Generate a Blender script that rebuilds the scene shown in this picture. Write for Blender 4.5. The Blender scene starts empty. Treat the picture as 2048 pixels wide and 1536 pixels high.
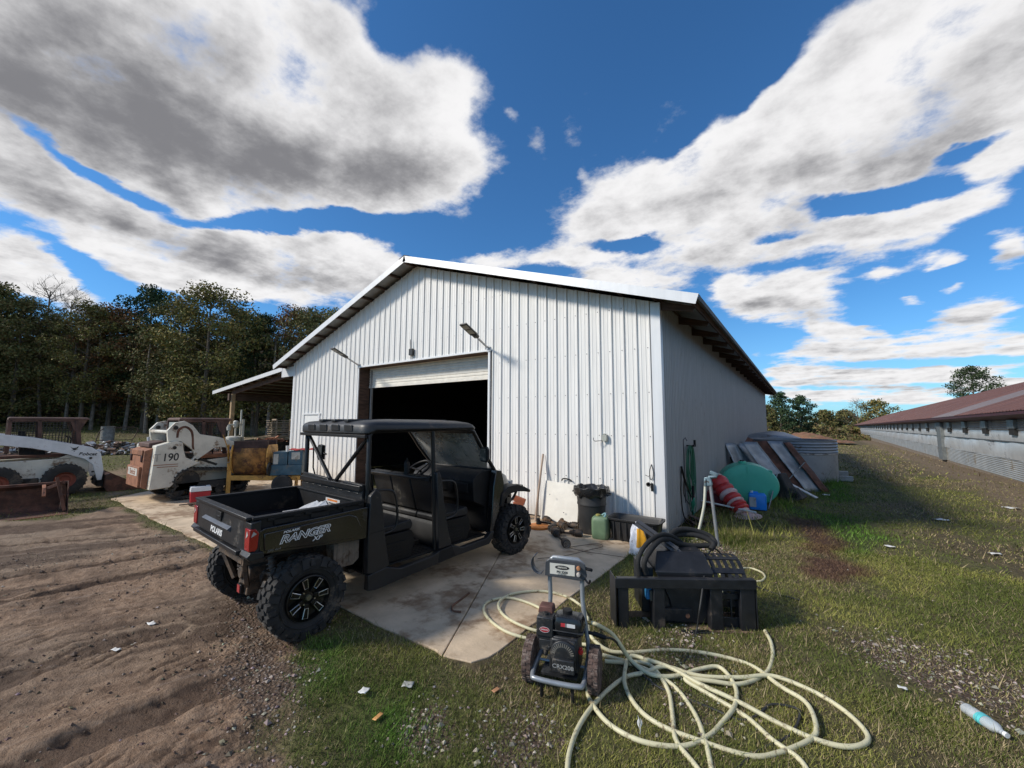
import bpy, math, random
import numpy as np
from mathutils import Vector, Matrix, Euler
R=math.radians; PI=math.pi
S=bpy.context.scene; COL=S.collection
random.seed(7); RNG=np.random.default_rng(7)
# ---------------- camera ----------------
cam=bpy.data.cameras.new('camera'); cam.sensor_width=36; cam.lens=805.31/2048*36; cam.clip_end=3000; cam.clip_start=.05
co=bpy.data.objects.new('camera',cam); COL.objects.link(co); S.camera=co
_r=Vector((0.81314399,0.5820484,0.00406275)); _u=Vector((0.05184349,-0.07937601,0.99549571)); _w=Vector((-0.57974917,0.80927073,0.09471954))
co.matrix_world=Matrix(((_r.x,_u.x,-_w.x,1.884),(_r.y,_u.y,-_w.y,-6.932),(_r.z,_u.z,-_w.z,1.84),(0,0,0,1)))
S.view_settings.view_transform='Standard'; S.view_settings.look='None'; S.view_settings.exposure=.12; S.view_settings.gamma=1
S.cycles.max_bounces=6; S.cycles.transparent_max_bounces=12; S.cycles.caustics_reflective=False; S.cycles.caustics_refractive=False
# ---------------- sun ----------------
SUNV=Vector((.56,.60,-.57)).normalized()       # direction the light travels
sl=bpy.data.lights.new('sun','SUN'); sl.energy=3.9; sl.angle=R(8); sl.color=(1,.93,.82)
so=bpy.data.objects.new('sun',sl); COL.objects.link(so); so.rotation_euler=SUNV.to_track_quat('-Z','Y').to_euler(); so.location=(-8,-10,12)
SUN_EL=math.asin(-SUNV.z); SUN_AZ=math.atan2(-SUNV.x,-SUNV.y)   # clockwise from +Y
# ---------------- world: sky with clouds ----------------
W=bpy.data.worlds.new('World'); S.world=W; W.use_nodes=True
class NT:
    def __init__(s,nt): s.n=nt.nodes; s.l=nt.links
    def a(s,t,**k):
        x=s.n.new(t)
        for kk,v in k.items():
            if kk=='i':
                for q,w in v.items(): s.set(x,q,w)
            else: setattr(x,kk,v)
        return x
    def set(s,x,q,w):
        sock=x.inputs[q]
        if isinstance(w,bpy.types.NodeSocket): s.l.new(w,sock)
        elif isinstance(w,bpy.types.Node): s.l.new(w.outputs[0],sock)
        else: sock.default_value=w
    def m(s,op,a,b=None,c=None,clamp=False):
        x=s.a('ShaderNodeMath',operation=op,use_clamp=clamp); s.set(x,0,a)
        if b is not None: s.set(x,1,b)
        if c is not None: s.set(x,2,c)
        return x.outputs[0]
    def mix(s,f,a,b,bt='MIX'):
        x=s.a('ShaderNodeMix',data_type='RGBA',blend_type=bt); s.set(x,0,f); s.set(x,6,a); s.set(x,7,b); return x.outputs[2]
    def ss(s,v,a,b,c=0.,d=1.):
        x=s.a('ShaderNodeMapRange',interpolation_type='SMOOTHSTEP'); s.set(x,0,v)
        for i,q in enumerate((a,b,c,d)): x.inputs[i+1].default_value=q
        return x.outputs[0]
    def noise(s,v,sc,det=4,ro=.55,dist=0,out=0):
        x=s.a('ShaderNodeTexNoise'); 
        if v is not None: s.set(x,'Vector',v)
        x.inputs['Scale'].default_value=sc; x.inputs['Detail'].default_value=det; x.inputs['Roughness'].default_value=ro; x.inputs['Distortion'].default_value=dist
        return x.outputs[out]
g=NT(W.node_tree); bg=W.node_tree.nodes['Background']
sky=g.a('ShaderNodeTexSky',sky_type='NISHITA',sun_disc=False,sun_elevation=SUN_EL,sun_rotation=SUN_AZ,altitude=100,air_density=1.0,dust_density=.3,ozone_density=3.0)
tc=g.a('ShaderNodeTexCoord'); D=tc.outputs['Generated']
sp=g.a('ShaderNodeSeparateXYZ',i={0:D}); X,Y,Z=sp.outputs
zc=g.m('ADD',g.m('MAXIMUM',Z,0.),.13)
P=g.a('ShaderNodeCombineXYZ',i={0:g.m('DIVIDE',X,zc),1:g.m('DIVIDE',Y,zc)}).outputs[0]
wn=g.noise(P,1.6,6,.6,0,1)
az=g.m('MULTIPLY',g.m('ARCTAN2',X,Y),180/PI); el=g.m('MULTIPLY',g.m('ARCSINE',Z),180/PI)
w0=g.a('ShaderNodeVectorMath',operation='SUBTRACT',i={0:wn,1:(.5,.5,.5)})
ae=g.a('ShaderNodeCombineXYZ',i={0:az,1:el}).outputs[0]
wsc=g.m('MULTIPLY',g.ss(el,0.,30.,.12,1.),1.)
w1=g.a('ShaderNodeVectorMath',operation='MULTIPLY',i={0:w0,1:(12,8,0)}); w1b=g.a('ShaderNodeVectorMath',operation='SCALE',i={0:w1}); g.set(w1b,'Scale',wsc)
ae=g.a('ShaderNodeVectorMath',operation='ADD',i={0:ae,1:w1b}).outputs[0]
CL=[(8.,23.2,8.,1.1,172,-1.7),(-1.5,22.6,5.,.9,172,-1.3),(15,25.2,3.5,.9,175,-1.4),(-19.5,24.2,4.5,.9,175,-1.3),(2.5,29.6,5,.8,170,-1.),(12.5,30.6,4,1.,168,-1.2),(-12,34.5,4,1.6,-155,-1.1),(-3,37.2,4,1.6,-160,-1.),(10.5,6.,7,.45,178,-.9),(5,4.1,8,.35,178,-.8),(-28,21.3,5,.8,178,-.8),(-88.4,32.6,11.0,6.5,-144,1),(-79.0,36.4,12.1,6.1,-149,1),(-68.0,41.4,11.1,5.0,-171,1),(-60.1,41.5,7.3,4.4,177,1),(-86.1,28.9,8.2,4.7,-161,1),(-75.4,31.0,15.4,5.9,-169,1.1),(-62.6,32.5,16.1,6.1,-169,1.1),(-48.7,35.4,10.2,6.3,-171,1),(-54.8,30.8,13.0,3.8,-171,1),(-45.2,41.1,4.5,2.8,7,0.7),(-66.9,27.2,11.2,3.2,-170,0.8),(-90.6,21.0,5.1,2.4,-174,1),(-84.4,20.2,7.5,3.0,177,1),(-75.4,19.9,10.0,3.2,174,1),(-64.3,19.9,12.6,3.6,-178,1),(-55.7,21.2,6.5,2.5,179,0.8),(-77.3,16.0,6.6,2.1,175,0.7),(-87.3,14.3,3.5,1.8,165,0.9),(-84.1,12.4,3.9,1.4,164,0.8),(-66.2,15.4,14.3,3.0,-177,0.6),(-33.0,22.9,8.1,1.9,175,0.75),(-23.0,20.8,9.1,2.6,176,0.8),(-40.4,21.8,4.4,1.3,-178,0.4),(-21.4,27.5,7.5,3.7,-172,0.95),(-13.9,29.9,10.9,4.6,-155,1),(-4.7,31.6,10.0,5.0,-166,1),(3.8,33.7,7.6,5.0,-167,1),(10.6,34.1,7.6,5.1,174,1),(16.8,33.5,6.1,4.1,151,1),(-3.9,25.2,12.2,3.8,175,1),(6.0,26.9,9.5,4.3,173,1.05),(13.0,27.6,7.4,4.3,173,1.05),(18.2,27.0,4.8,2.9,135,0.9),(-8.6,22.2,8.8,2.3,174,0.8),(1.9,20.0,8.4,2.7,171,0.8),(9.5,20.4,5.5,1.9,173,0.7),(14.1,21.1,4.0,1.6,177,0.5),(16.2,24.0,2.9,1.2,-145,0.45),(-2.1,14.6,6.2,2.4,164,0.95),(-5.4,16.9,3.3,1.5,169,0.6),(16.3,15.8,1.6,1.3,153,0.8),(13.5,10.6,2.8,1.5,174,0.85),(11.0,15.6,2.1,0.8,-175,0.5),(3.1,8.7,4.0,1.4,173,0.7),(7.9,6.9,6.0,1.6,-179,0.8),(13.1,7.5,3.5,1.2,-173,0.6),(14.5,5.4,3.5,0.9,-178,0.6),(2.0,5.2,5.4,1.0,176,0.8),(10.3,4.1,5.8,0.8,176,0.8),(15.0,3.5,3.4,0.6,176,0.7),(4.5,3.1,7.8,0.8,178,0.8),(-1.7,7.5,2.0,1.2,174,0.5),(16.4,7.0,1.4,0.8,-170,0.6),(-25.3,32.5,1.6,0.8,130,0.35),(-33.0,36.1,1.8,1.5,92,0.35),(-52.9,47.0,4.1,1.2,-179,0.5),(-29.9,47.4,3.6,2.0,-166,0.25),(-40.8,46.6,3.1,1.6,-177,0.2),(-36.8,38.2,1.2,0.7,7,0.5),(1.7,16.2,2.8,1.1,167,0.5),(7.2,15.0,2.0,0.6,180,0.5),(11.7,14.9,1.7,0.5,-167,0.6),(13.2,13.1,1.3,0.4,-164,0.5),(16.3,6.6,1.1,0.5,171,0.7),(10.1,12.6,1.1,0.4,167,0.3),(4.5,10.2,2.6,0.8,171,0.7),(-0.3,5.9,3.3,0.7,176,0.8),(5.4,4.4,3.7,0.5,176,0.8),(11.3,5.0,3.7,0.5,175,0.8),(1.0,3.2,4.1,0.5,178,0.8),(8.4,2.4,4.4,0.4,178,0.7),(13.7,2.2,2.7,0.4,178,0.6),(-1.4,4.5,2.9,0.5,177,0.8),(-30.1,17.8,4.3,0.8,179,0.4),(-18.9,19.2,6.1,1.4,175,0.6),(-86.5,25.8,4.4,0.7,163,-1.3),(-81.1,23.5,4.3,0.8,165,-1.2),(-73.3,22.3,7.1,0.7,-173,-1.1),(-62.1,24.4,9.1,1.1,-172,-1.3),(-48.4,25.1,8.5,1.6,-175,-1.0),(-84.6,15.3,2.0,0.7,152,-1.0),(-78.3,13.2,4.8,1.1,176,-1.1),(-70.3,13.0,4.5,0.8,-171,-0.8),(-52.8,45.4,3.8,2.3,-161,-0.6),(-48.1,39.4,2.2,1.0,-173,-0.4),(12.4,24.4,3.5,1.2,-163,-0.6),(0.2,38.8,3.3,2.3,146,-0.6),(-16.1,24.5,4.0,1.0,172,-0.5),
(60,30,30,16,0,1),(120,25,30,14,10,1),(180,35,30,14,0,1),(-130,22,22,12,0,1),(-10,65,25,10,0,.8),(100,60,30,12,0,.8)]
DK=[(-86.4,31.9,11.3,5.3,-155,1),(-74.9,36.5,7.0,4.0,-176,0.6),(-77.4,28.0,14.3,4.2,-171,1),(-62.5,30.1,14.6,3.7,-174,0.85),(-50.7,31.9,7.8,2.7,-172,0.6),(-85.3,20.3,7.3,1.8,-179,0.6),(-73.1,19.2,12.1,1.8,177,0.75),(-63.0,17.7,11.6,1.2,-180,0.6),(-88.5,22.0,3.8,1.3,177,0.5),(-5.0,26.5,10.6,2.8,-174,0.45),(8.0,26.1,9.3,2.3,175,0.55),(13.8,29.3,6.0,2.6,-171,0.6),(3.4,21.2,6.8,1.5,170,0.55),(-6.9,20.7,7.4,1.3,170,0.5),(-1.9,13.5,4.6,0.9,166,0.8),(13.6,9.7,2.5,0.6,169,0.7),(16.3,15.1,1.5,0.5,161,0.6),(8.6,6.1,6.2,0.7,-179,0.7),(3.9,7.9,3.0,0.5,174,0.6),(10.2,3.6,5.8,0.3,177,0.7),(1.9,4.6,4.5,0.4,177,0.6),(-30.1,20.8,9.4,0.8,178,0.6),(-17.3,27.0,6.9,1.6,-161,0.4)]
def blobs(L,kx,ky,a,b):
    F=None; A=ae
    for k,(a0,e0,rx,ry,th,wt) in enumerate(L):
        if k%8==7: A=g.a('ShaderNodeVectorMath',operation='ADD',i={0:ae,1:g.m('MULTIPLY',F,1e-7)}).outputs[0]   # keeps the node chain sequential
        mp=g.a('ShaderNodeMapping',vector_type='TEXTURE',i={0:A}); mp.inputs['Location'].default_value=(a0,e0,0); mp.inputs['Rotation'].default_value=(0,0,R(th)); mp.inputs['Scale'].default_value=(rx*kx,ry*ky,1)
        ln=g.a('ShaderNodeVectorMath',operation='LENGTH',i={0:mp}).outputs['Value']
        v=g.ss(ln,a,b,wt,0.)
        F=v if F is None else g.m('ADD',F,v)
    return F
CL=[(a,e,rx,ry,t,w+((.4 if e>8.5 else .12) if rx<7 and 0<w<1 and e<30 else 0)) for a,e,rx,ry,t,w in CL]
F=g.m('MINIMUM',blobs(CL,1.05,1.18,.0,1.6),1.12); K=blobs(DK,1.,1.1,.1,1.6)
n1=g.noise(P,2.6,8,.60); n2=g.noise(P,5.5,10,.66); n4=g.noise(P,17.,6,.6); n3=g.noise(P,.9,4,.5)
Pn=g.a('ShaderNodeVectorMath',operation='ADD',i={0:P,1:(-.05,-.06,.0)}).outputs[0]
n1s=g.noise(Pn,2.6,8,.60)
dn=g.m('ADD',g.m('ADD',g.m('MULTIPLY',g.m('SUBTRACT',n1,.5),2.1),g.m('MULTIPLY',g.m('SUBTRACT',n4,.5),.28)),g.m('MULTIPLY',g.m('SUBTRACT',n2,.5),.9))
dens=g.m('ADD',g.m('MULTIPLY',F,.80),dn)
alpha=g.ss(dens,.24,.78)
relief=g.m('MULTIPLY',g.m('SUBTRACT',n1,n1s),2.6)
thick=g.m('ADD',g.m('ADD',g.m('MULTIPLY',K,.95),g.m('MULTIPLY',g.m('SUBTRACT',n3,.5),1.3)),g.m('ADD',relief,g.m('MULTIPLY',g.m('SUBTRACT',n1,.5),.55)))
thick=g.m('ADD',thick,g.m('ADD',g.m('MULTIPLY',g.ss(dens,.5,1.4),.25),g.m('MULTIPLY',g.m('SUBTRACT',n2,.5),.4)))
sh=g.ss(thick,-.25,1.75)
ccol=g.mix(sh,(.66,.655,.66,1),(.16,.16,.172,1))
SKYS=.078
base=g.mix(1.,sky.outputs[0],(SKYS*.50,SKYS*.98,SKYS*1.33,1),'MULTIPLY')
hz=g.ss(el,0.,16.,1.,0.)
base=g.mix(g.m('MULTIPLY',hz,.22),base,(.34,.52,.78,1))
fin=g.mix(alpha,base,ccol)
g.l.new(fin,bg.inputs['Color']); bg.inputs['Strength'].default_value=1.3
# ---------------- helpers ----------------
_MC={}
def mt(name,col,rough=.6,metal=0,var=.2,vs=6,bump=0,bs=40,dirt=None,d=.5,ds=3,coat=0,stretch=None,alpha=1,trans=0,sheen=0,spec=.5):
    if name in _MC: return _MC[name]
    m=bpy.data.materials.new(name); m.use_nodes=True; n=NT(m.node_tree); b=m.node_tree.nodes['Principled BSDF']
    tc=n.a('ShaderNodeTexCoord').outputs['Object']
    if stretch:
        mp=n.a('ShaderNodeMapping',i={0:tc}); mp.inputs['Scale'].default_value=stretch; tc=mp.outputs[0]
    nz=n.noise(tc,vs,6,.6); c=[*col,1]
    lo=[x*(1-var) for x in col]+[1]; hi=[min(1,x*(1+var)) for x in col]+[1]
    cc=n.mix(n.ss(nz,.3,.7),lo,hi)
    ro=n.m('ADD',rough-.08,n.m('MULTIPLY',n.noise(tc,vs*4,4),.16))
    if dirt:
        dm=n.ss(n.m('ADD',n.noise(tc,ds,8,.68),n.m('MULTIPLY',n.m('SUBTRACT',n.noise(tc,ds*9,3),.5),.25)),.72-d*.45,.86-d*.45)
        cc=n.mix(dm,cc,[*dirt,1]); ro=n.m('ADD',ro,n.m('MULTIPLY',dm,.85-rough if rough<.85 else 0.))
    n.set(b,'Base Color',cc); n.set(b,'Roughness',ro); b.inputs['Metallic'].default_value=metal
    if coat: b.inputs['Coat Weight'].default_value=coat; b.inputs['Coat Roughness'].default_value=.15
    b.inputs['Alpha'].default_value=alpha; b.inputs['Transmission Weight'].default_value=trans; b.inputs['Specular IOR Level'].default_value=spec
    if bump:
        bp=n.a('ShaderNodeBump'); bp.inputs['Strength'].default_value=bump; bp.inputs['Distance'].default_value=.01
        n.set(bp,'Height',n.noise(tc,bs,5,.6)); n.set(b,'Normal',bp.outputs[0])
    _MC[name]=m; return m
def I4(): return Matrix.Identity(4)
def TR(x=0,y=0,z=0,rx=0,ry=0,rz=0): return Matrix.Translation((x,y,z))@Euler((R(rx),R(ry),R(rz))).to_matrix().to_4x4()
def frame(p,zdir,xhint=(1,0,0)):
    z=Vector(zdir).normalized(); x=Vector(xhint)
    if abs(x.normalized().dot(z))>.99: x=Vector((0,1,0))
    y=z.cross(x).normalized(); x=y.cross(z)
    return Matrix(((x.x,y.x,z.x,p[0]),(x.y,y.y,z.y,p[1]),(x.z,y.z,z.z,p[2]),(0,0,0,1)))
class M:
    def __init__(s,T=None): s.v=[]; s.f=[]; s.mi=[]; s.k=0; s.T=T
    def add(s,vs,fs):
        o=len(s.v)
        for v in vs:
            v=Vector(v)
            if s.T is not None: v=s.T@v
            s.v.append(tuple(v))
        for q in fs: s.f.append(tuple(i+o for i in q)); s.mi.append(s.k)
        return s
    def box(s,x0,x1,y0,y1,z0,z1,T=None):
        vs=[(x,y,z) for z in (z0,z1) for y in (y0,y1) for x in (x0,x1)]
        if T is not None: vs=[T@Vector(v) for v in vs]
        return s.add(vs,[(0,2,3,1),(4,5,7,6),(0,1,5,4),(2,6,7,3),(0,4,6,2),(1,3,7,5)])
    def cbox(s,c,d,rx=0,ry=0,rz=0,tp=1,tpy=None):
        T=TR(*c,rx,ry,rz); x,y,z=[q/2 for q in d]; ty=tp if tpy is None else tpy
        vs=[(-x,-y,-z),(x,-y,-z),(-x,y,-z),(x,y,-z),(-x*tp,-y*ty,z),(x*tp,-y*ty,z),(-x*tp,y*ty,z),(x*tp,y*ty,z)]
        return s.add([T@Vector(v) for v in vs],[(0,2,3,1),(4,5,7,6),(0,1,5,4),(2,6,7,3),(0,4,6,2),(1,3,7,5)])
    def beam(s,a,b,w,h,up=(0,0,1)):
        a=Vector(a);b=Vector(b);z=(b-a);L=z.length;z.normalize();u=Vector(up)
        x=u.cross(z)
        if x.length<1e-4: x=Vector((1,0,0)).cross(z)
        x.normalize(); y=z.cross(x)
        vs=[]
        for t in (0,L):
            for q in (-h/2,h/2):
                for r in (-w/2,w/2): vs.append(a+z*t+x*r+y*q)
        return s.add(vs,[(0,2,3,1),(4,5,7,6),(0,1,5,4),(2,6,7,3),(0,4,6,2),(1,3,7,5)])
    def tube(s,pts,r,n=8,closed=False,cap=True):
        pts=[Vector(p) for p in pts]; N=len(pts); rr=r if isinstance(r,(list,tuple)) else [r]*N
        vs=[];fs=[]; pu=None
        for i,p in enumerate(pts):
            if closed: t=pts[(i+1)%N]-pts[i-1]
            else: t=pts[min(i+1,N-1)]-pts[max(i-1,0)]
            if t.length<1e-9: t=Vector((0,0,1))
            t.normalize()
            if pu is None:
                u=Vector((0,0,1)) if abs(t.z)<.9 else Vector((1,0,0))
            else: u=pu
            u=(u-t*u.dot(t)); 
            if u.length<1e-6: u=Vector((1,0,0))-t*t.x
            u.normalize(); pu=u; w=t.cross(u)
            for k in range(n):
                a=2*PI*k/n; vs.append(p+(u*math.cos(a)+w*math.sin(a))*rr[i])
        for i in range(N if closed else N-1):
            j=(i+1)%N
            for k in range(n): fs.append((i*n+k,i*n+(k+1)%n,j*n+(k+1)%n,j*n+k))
        if cap and not closed: fs.append(tuple(range(n-1,-1,-1))); fs.append(tuple((N-1)*n+k for k in range(n)))
        return s.add(vs,fs)
    def cyl(s,a,b,r,r2=None,n=16): return s.tube([a,b],[r,r if r2 is None else r2],n)
    def lathe(s,prof,T=None,n=24,a0=0,a1=360,cap=True):
        full=abs(a1-a0)>=360; K=n if full else n+1; vs=[];fs=[]
        for r,z in prof:
            for k in range(K):
                a=R(a0+(a1-a0)*k/n); v=Vector((r*math.cos(a),r*math.sin(a),z)); vs.append(T@v if T is not None else v)
        for i in range(len(prof)-1):
            for k in range(n):
                k2=(k+1)%K; fs.append((i*K+k,i*K+k2,(i+1)*K+k2,(i+1)*K+k))
        if full and cap:
            if prof[0][0]>1e-5: fs.append(tuple(range(K-1,-1,-1)))
            if prof[-1][0]>1e-5: fs.append(tuple((len(prof)-1)*K+k for k in range(K)))
        return s.add(vs,fs)
    def prism(s,poly,d0,d1,T=None):
        n=len(poly); vs=[(x,y,d0) for x,y in poly]+[(x,y,d1) for x,y in poly]
        if T is not None: vs=[T@Vector(v) for v in vs]
        A=sum(poly[i][0]*poly[(i+1)%n][1]-poly[(i+1)%n][0]*poly[i][1] for i in range(n))
        fs=[tuple(range(n-1,-1,-1)),tuple(range(n,2*n))]+[(i,(i+1)%n,(i+1)%n+n,i+n) for i in range(n)]
        if A<0: fs=[tuple(reversed(q)) for q in fs]
        return s.add(vs,fs)
    def xz(s,poly,y0,y1): # polygon in x-z extruded along y
        return s.prism(poly,-y1,-y0,Matrix(((1,0,0,0),(0,0,-1,0),(0,1,0,0),(0,0,0,1))))
    def yz(s,poly,x0,x1): # polygon in y-z extruded along x
        return s.prism(poly,x0,x1,Matrix(((0,0,1,0),(1,0,0,0),(0,1,0,0),(0,0,0,1))))
    def loft(s,rings,close=True,cap=True):
        n=len(rings[0]); vs=[v for r in rings for v in r]; fs=[]
        for i in range(len(rings)-1):
            for k in range(n if close else n-1): fs.append((i*n+k,i*n+(k+1)%n,(i+1)*n+(k+1)%n,(i+1)*n+k))
        if cap: fs.append(tuple(range(n-1,-1,-1))); fs.append(tuple((len(rings)-1)*n+k for k in range(n)))
        return s.add(vs,fs)
    def grid(s,fn,nu,nv):
        vs=[fn(i/nu,j/nv) for j in range(nv+1) for i in range(nu+1)]; K=nu+1
        return s.add(vs,[(j*K+i,j*K+i+1,(j+1)*K+i+1,(j+1)*K+i) for j in range(nv) for i in range(nu)])
    def obj(s,name,mats,parent=None,bev=0,ang=38,sub=0,loc=None,solid=0,recalc=False):
        me=bpy.data.meshes.new(name); me.from_pydata(s.v,[],s.f)
        if not isinstance(mats,(list,tuple)): mats=[mats]
        for m in mats: me.materials.append(m)
        if len(mats)>1: me.polygons.foreach_set('material_index',s.mi)
        me.polygons.foreach_set('use_smooth',[True]*len(me.polygons))
        if recalc:
            import bmesh
            bm=bmesh.new(); bm.from_mesh(me); bmesh.ops.recalc_face_normals(bm,faces=bm.faces); bm.to_mesh(me); bm.free()
        me.update(); me.set_sharp_from_angle(angle=R(ang))
        o=bpy.data.objects.new(name,me); COL.objects.link(o)
        if parent is not None: o.parent=parent
        if loc: o.location=loc
        if solid:
            q=o.modifiers.new('t','SOLIDIFY'); q.thickness=solid; q.offset=0
        if bev:
            q=o.modifiers.new('b','BEVEL'); q.width=bev; q.segments=2; q.limit_method='ANGLE'; q.angle_limit=R(40); q.harden_normals=False
        if sub:
            q=o.modifiers.new('s','SUBSURF'); q.levels=sub; q.render_levels=sub
        return o
def tag(o,label=None,cat=None,group=None,kind=None):
    if label: o['label']=label
    if cat: o['category']=cat
    if group: o['group']=group
    if kind: o['kind']=kind
    return o
def thing(name,label,cat,loc=(0,0,0),rz=0,group=None):
    o=bpy.data.objects.new(name,None); COL.objects.link(o); o.location=loc; o.rotation_euler=(0,0,R(rz)); o.empty_display_size=.1
    return tag(o,label,cat,group)
def dup(o,parent=None,loc=None,rot=None,scale=None,label=None,group=None):
    c=o.copy(); COL.objects.link(c); c.parent=parent
    if loc is not None: c.location=loc
    if rot is not None: c.rotation_euler=rot
    if scale is not None: c.scale=scale
    if label: c['label']=label
    if group: c['group']=group
    for ch in list(o.children): dup(ch,c)
    return c
def text(name,body,size,mat,parent,T,ext=.0008,shear=0,off=0,bold=0,sx=1,align='CENTER',ls=1):
    cu=bpy.data.curves.new(name,'FONT'); cu.body=body; cu.size=size; cu.extrude=ext; cu.shear=shear; cu.offset=off; cu.align_x=align; cu.align_y='CENTER'; cu.space_character=ls
    o=bpy.data.objects.new(name,cu); COL.objects.link(o)
    dg=bpy.context.evaluated_depsgraph_get(); me=bpy.data.meshes.new_from_object(o.evaluated_get(dg)); bpy.data.objects.remove(o); bpy.data.curves.remove(cu)
    me.name=name; me.transform(Matrix.Diagonal((sx,1,1,1))); me.transform(T); me.materials.clear(); me.materials.append(mat)
    q=bpy.data.objects.new(name,me); COL.objects.link(q); q.parent=parent; return q
def crv(pts,n=8,closed=False):
    # Catmull-Rom
    P=[Vector(p) for p in pts]; N=len(P); out=[]
    for i in range(N if closed else N-1):
        p1=P[i];p2=P[(i+1)%N]; p0=P[i-1] if (closed or i>0) else p1*2-p2; p3=P[(i+2)%N] if (closed or i+2<N) else p2*2-p1
        for k in range(n):
            t=k/n; out.append(.5*((2*p1)+(p2-p0)*t+(2*p0-5*p1+4*p2-p3)*t*t+(3*p1-p0-3*p2+p3)*t**3))
    if not closed: out.append(P[-1])
    return out
def FACE(nx,ny,p,up=(0,0,1)):
    # matrix for text lying on a vertical face whose outward normal is (nx,ny,0); text x runs to the right as seen from outside
    z=Vector((nx,ny,0)).normalized(); y=Vector(up); x=y.cross(z).normalized(); y=z.cross(x)
    return Matrix(((x.x,y.x,z.x,p[0]),(x.y,y.y,z.y,p[1]),(x.z,y.z,z.z,p[2]),(0,0,0,1)))
# ---------------- photo point -> place on level ground (surveying aid) ----------------
C0=Vector((1.884,-6.932,1.84)); FP=805.31
def ray(px,py): return _w+_r*((px-1024)/FP)-_u*((py-768)/FP)
def G(px,py,z=0.):
    d=ray(px,py); return C0+d*((z-C0.z)/d.z)
def GV(px,py,ax,val):
    d=ray(px,py); return C0+d*((val-C0[ax])/d[ax])
# ---------------- value noise ----------------
def _h(ix,iy,s):
    n=(ix.astype(np.int64)*374761393+iy.astype(np.int64)*668265263+s*1442695041)&0x7fffffff
    n=((n^(n>>13))*1274126177)&0x7fffffff; n=n^(n>>16); return (n&0xffff)/65535.
def vn(x,y,s=0):
    ix=np.floor(x);iy=np.floor(y);fx=x-ix;fy=y-iy;fx=fx*fx*(3-2*fx);fy=fy*fy*(3-2*fy)
    return (_h(ix,iy,s)*(1-fx)+_h(ix+1,iy,s)*fx)*(1-fy)+(_h(ix,iy+1,s)*(1-fx)+_h(ix+1,iy+1,s)*fx)*fy
def fbm(x,y,s=0,o=4):
    r=0;a=.5;t=0
    for i in range(o): r=r+a*vn(x,y,s+i*7);t+=a;x=x*2.03+5.1;y=y*2.03+1.7;a*=.5
    return r/t
def sst(x,a,b): t=np.clip((x-a)/(b-a),0,1); return t*t*(3-2*t)
def inpoly(x,y,P):
    c=np.zeros(x.shape,bool);n=len(P)
    for i in range(n):
        x1,y1=P[i];x2,y2=P[(i+1)%n]
        if y1==y2: continue
        c^=((y1>y)!=(y2>y))&(x<(x2-x1)*(y-y1)/(y2-y1)+x1)
    return c
def sd(x,y,P): # signed distance to polygon, negative inside
    d=np.full(x.shape,1e9);n=len(P)
    for i in range(n):
        x1,y1=P[i];x2,y2=P[(i+1)%n];dx,dy=x2-x1,y2-y1
        t=np.clip(((x-x1)*dx+(y-y1)*dy)/(dx*dx+dy*dy+1e-9),0,1); d=np.minimum(d,np.hypot(x-x1-t*dx,y-y1-t*dy))
    return np.where(inpoly(x,y,P),-d,d)
def GP(L): return [tuple(G(*q)[:2]) for q in L]
PAD=[(-11.55,-4.5),(-.19,-4.5),(-.19,0),(-12.43,0),(-12.5,-3.6)]
DIRT=GP([(235,1014),(300,1045),(400,1090),(440,1105),(545,1180),(600,1290),(560,1330),(520,1536)])+[(1.2,-6.2),(-.2,-9),(-14,-12),(-60,-18),(-60,-7)]+GP([(0,1043),(120,1040)])
YARD=GP([(0,985),(150,960),(260,935),(240,985),(200,1000)])+[(-13,-4.2),(-16,-7),(-60,-14),(-60,-8)]
GRAV=[(GP([(540,1185),(600,1300),(640,1340),(590,1400),(560,1536),(440,1536),(420,1300),(470,1200)]),.55),
 (GP([(1680,1262),(1830,1275),(1960,1330),(2100,1400),(2150,1500),(1900,1420),(1790,1350),(1690,1300)]),.62),
 (GP([(985,1440),(1060,1425),(1125,1450),(1130,1490),(1090,1560),(990,1560),(970,1480)]),.9),
 (GP([(1300,1245),(1400,1240),(1400,1290),(1440,1340),(1370,1390),(1330,1330),(1290,1275)]),.8),
 (GP([(1345,1075),(1440,1082),(1480,1110),(1450,1125),(1380,1100)]),.9),
 (GP([(1380,1330),(1480,1440),(1520,1500),(1440,1500),(1330,1350)]),.5),
 (GP([(830,1410),(880,1400),(880,1480),(830,1470)]),.8)]
RED=[GP([(1575,1030),(1650,1040),(1700,1085),(1690,1120),(1600,1100)]),GP([(1610,1110),(1700,1115),(1760,1150),(1690,1180),(1620,1150)])]
LUSH=[GP([(620,1275),(700,1270),(690,1370),(600,1370)]),GP([(1560,1010),(1700,1030),(1800,1080),(1700,1120),(1590,1030)]),GP([(1640,930),(1670,930),(1720,1000),(1650,1010)]),GP([(720,1380),(830,1390),(800,1480),(700,1450)])]
LONG=[[(.02,-1.2),(.9,.2),(1.6,1.5),(1.5,4),(2.5,8.5),(3.2,9.5),(.05,9.6),(.05,0)]]
def height(x,y):
    dr=sst(y,10,60)*0; right=sst(x,-2,6)
    h=-.0125*np.clip(y-11,0,125)*right
    h=h+.045*np.clip(-x-18,0,34)*sst(-x,16,24)
    far=np.hypot(x-2,y+7)
    h=h+(fbm(x*.08,y*.08,3,3)-.5)*.5*sst(far,25,90)+(fbm(x*.35,y*.35,9,3)-.5)*.12*sst(far,7,16)
    return h-.012
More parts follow.
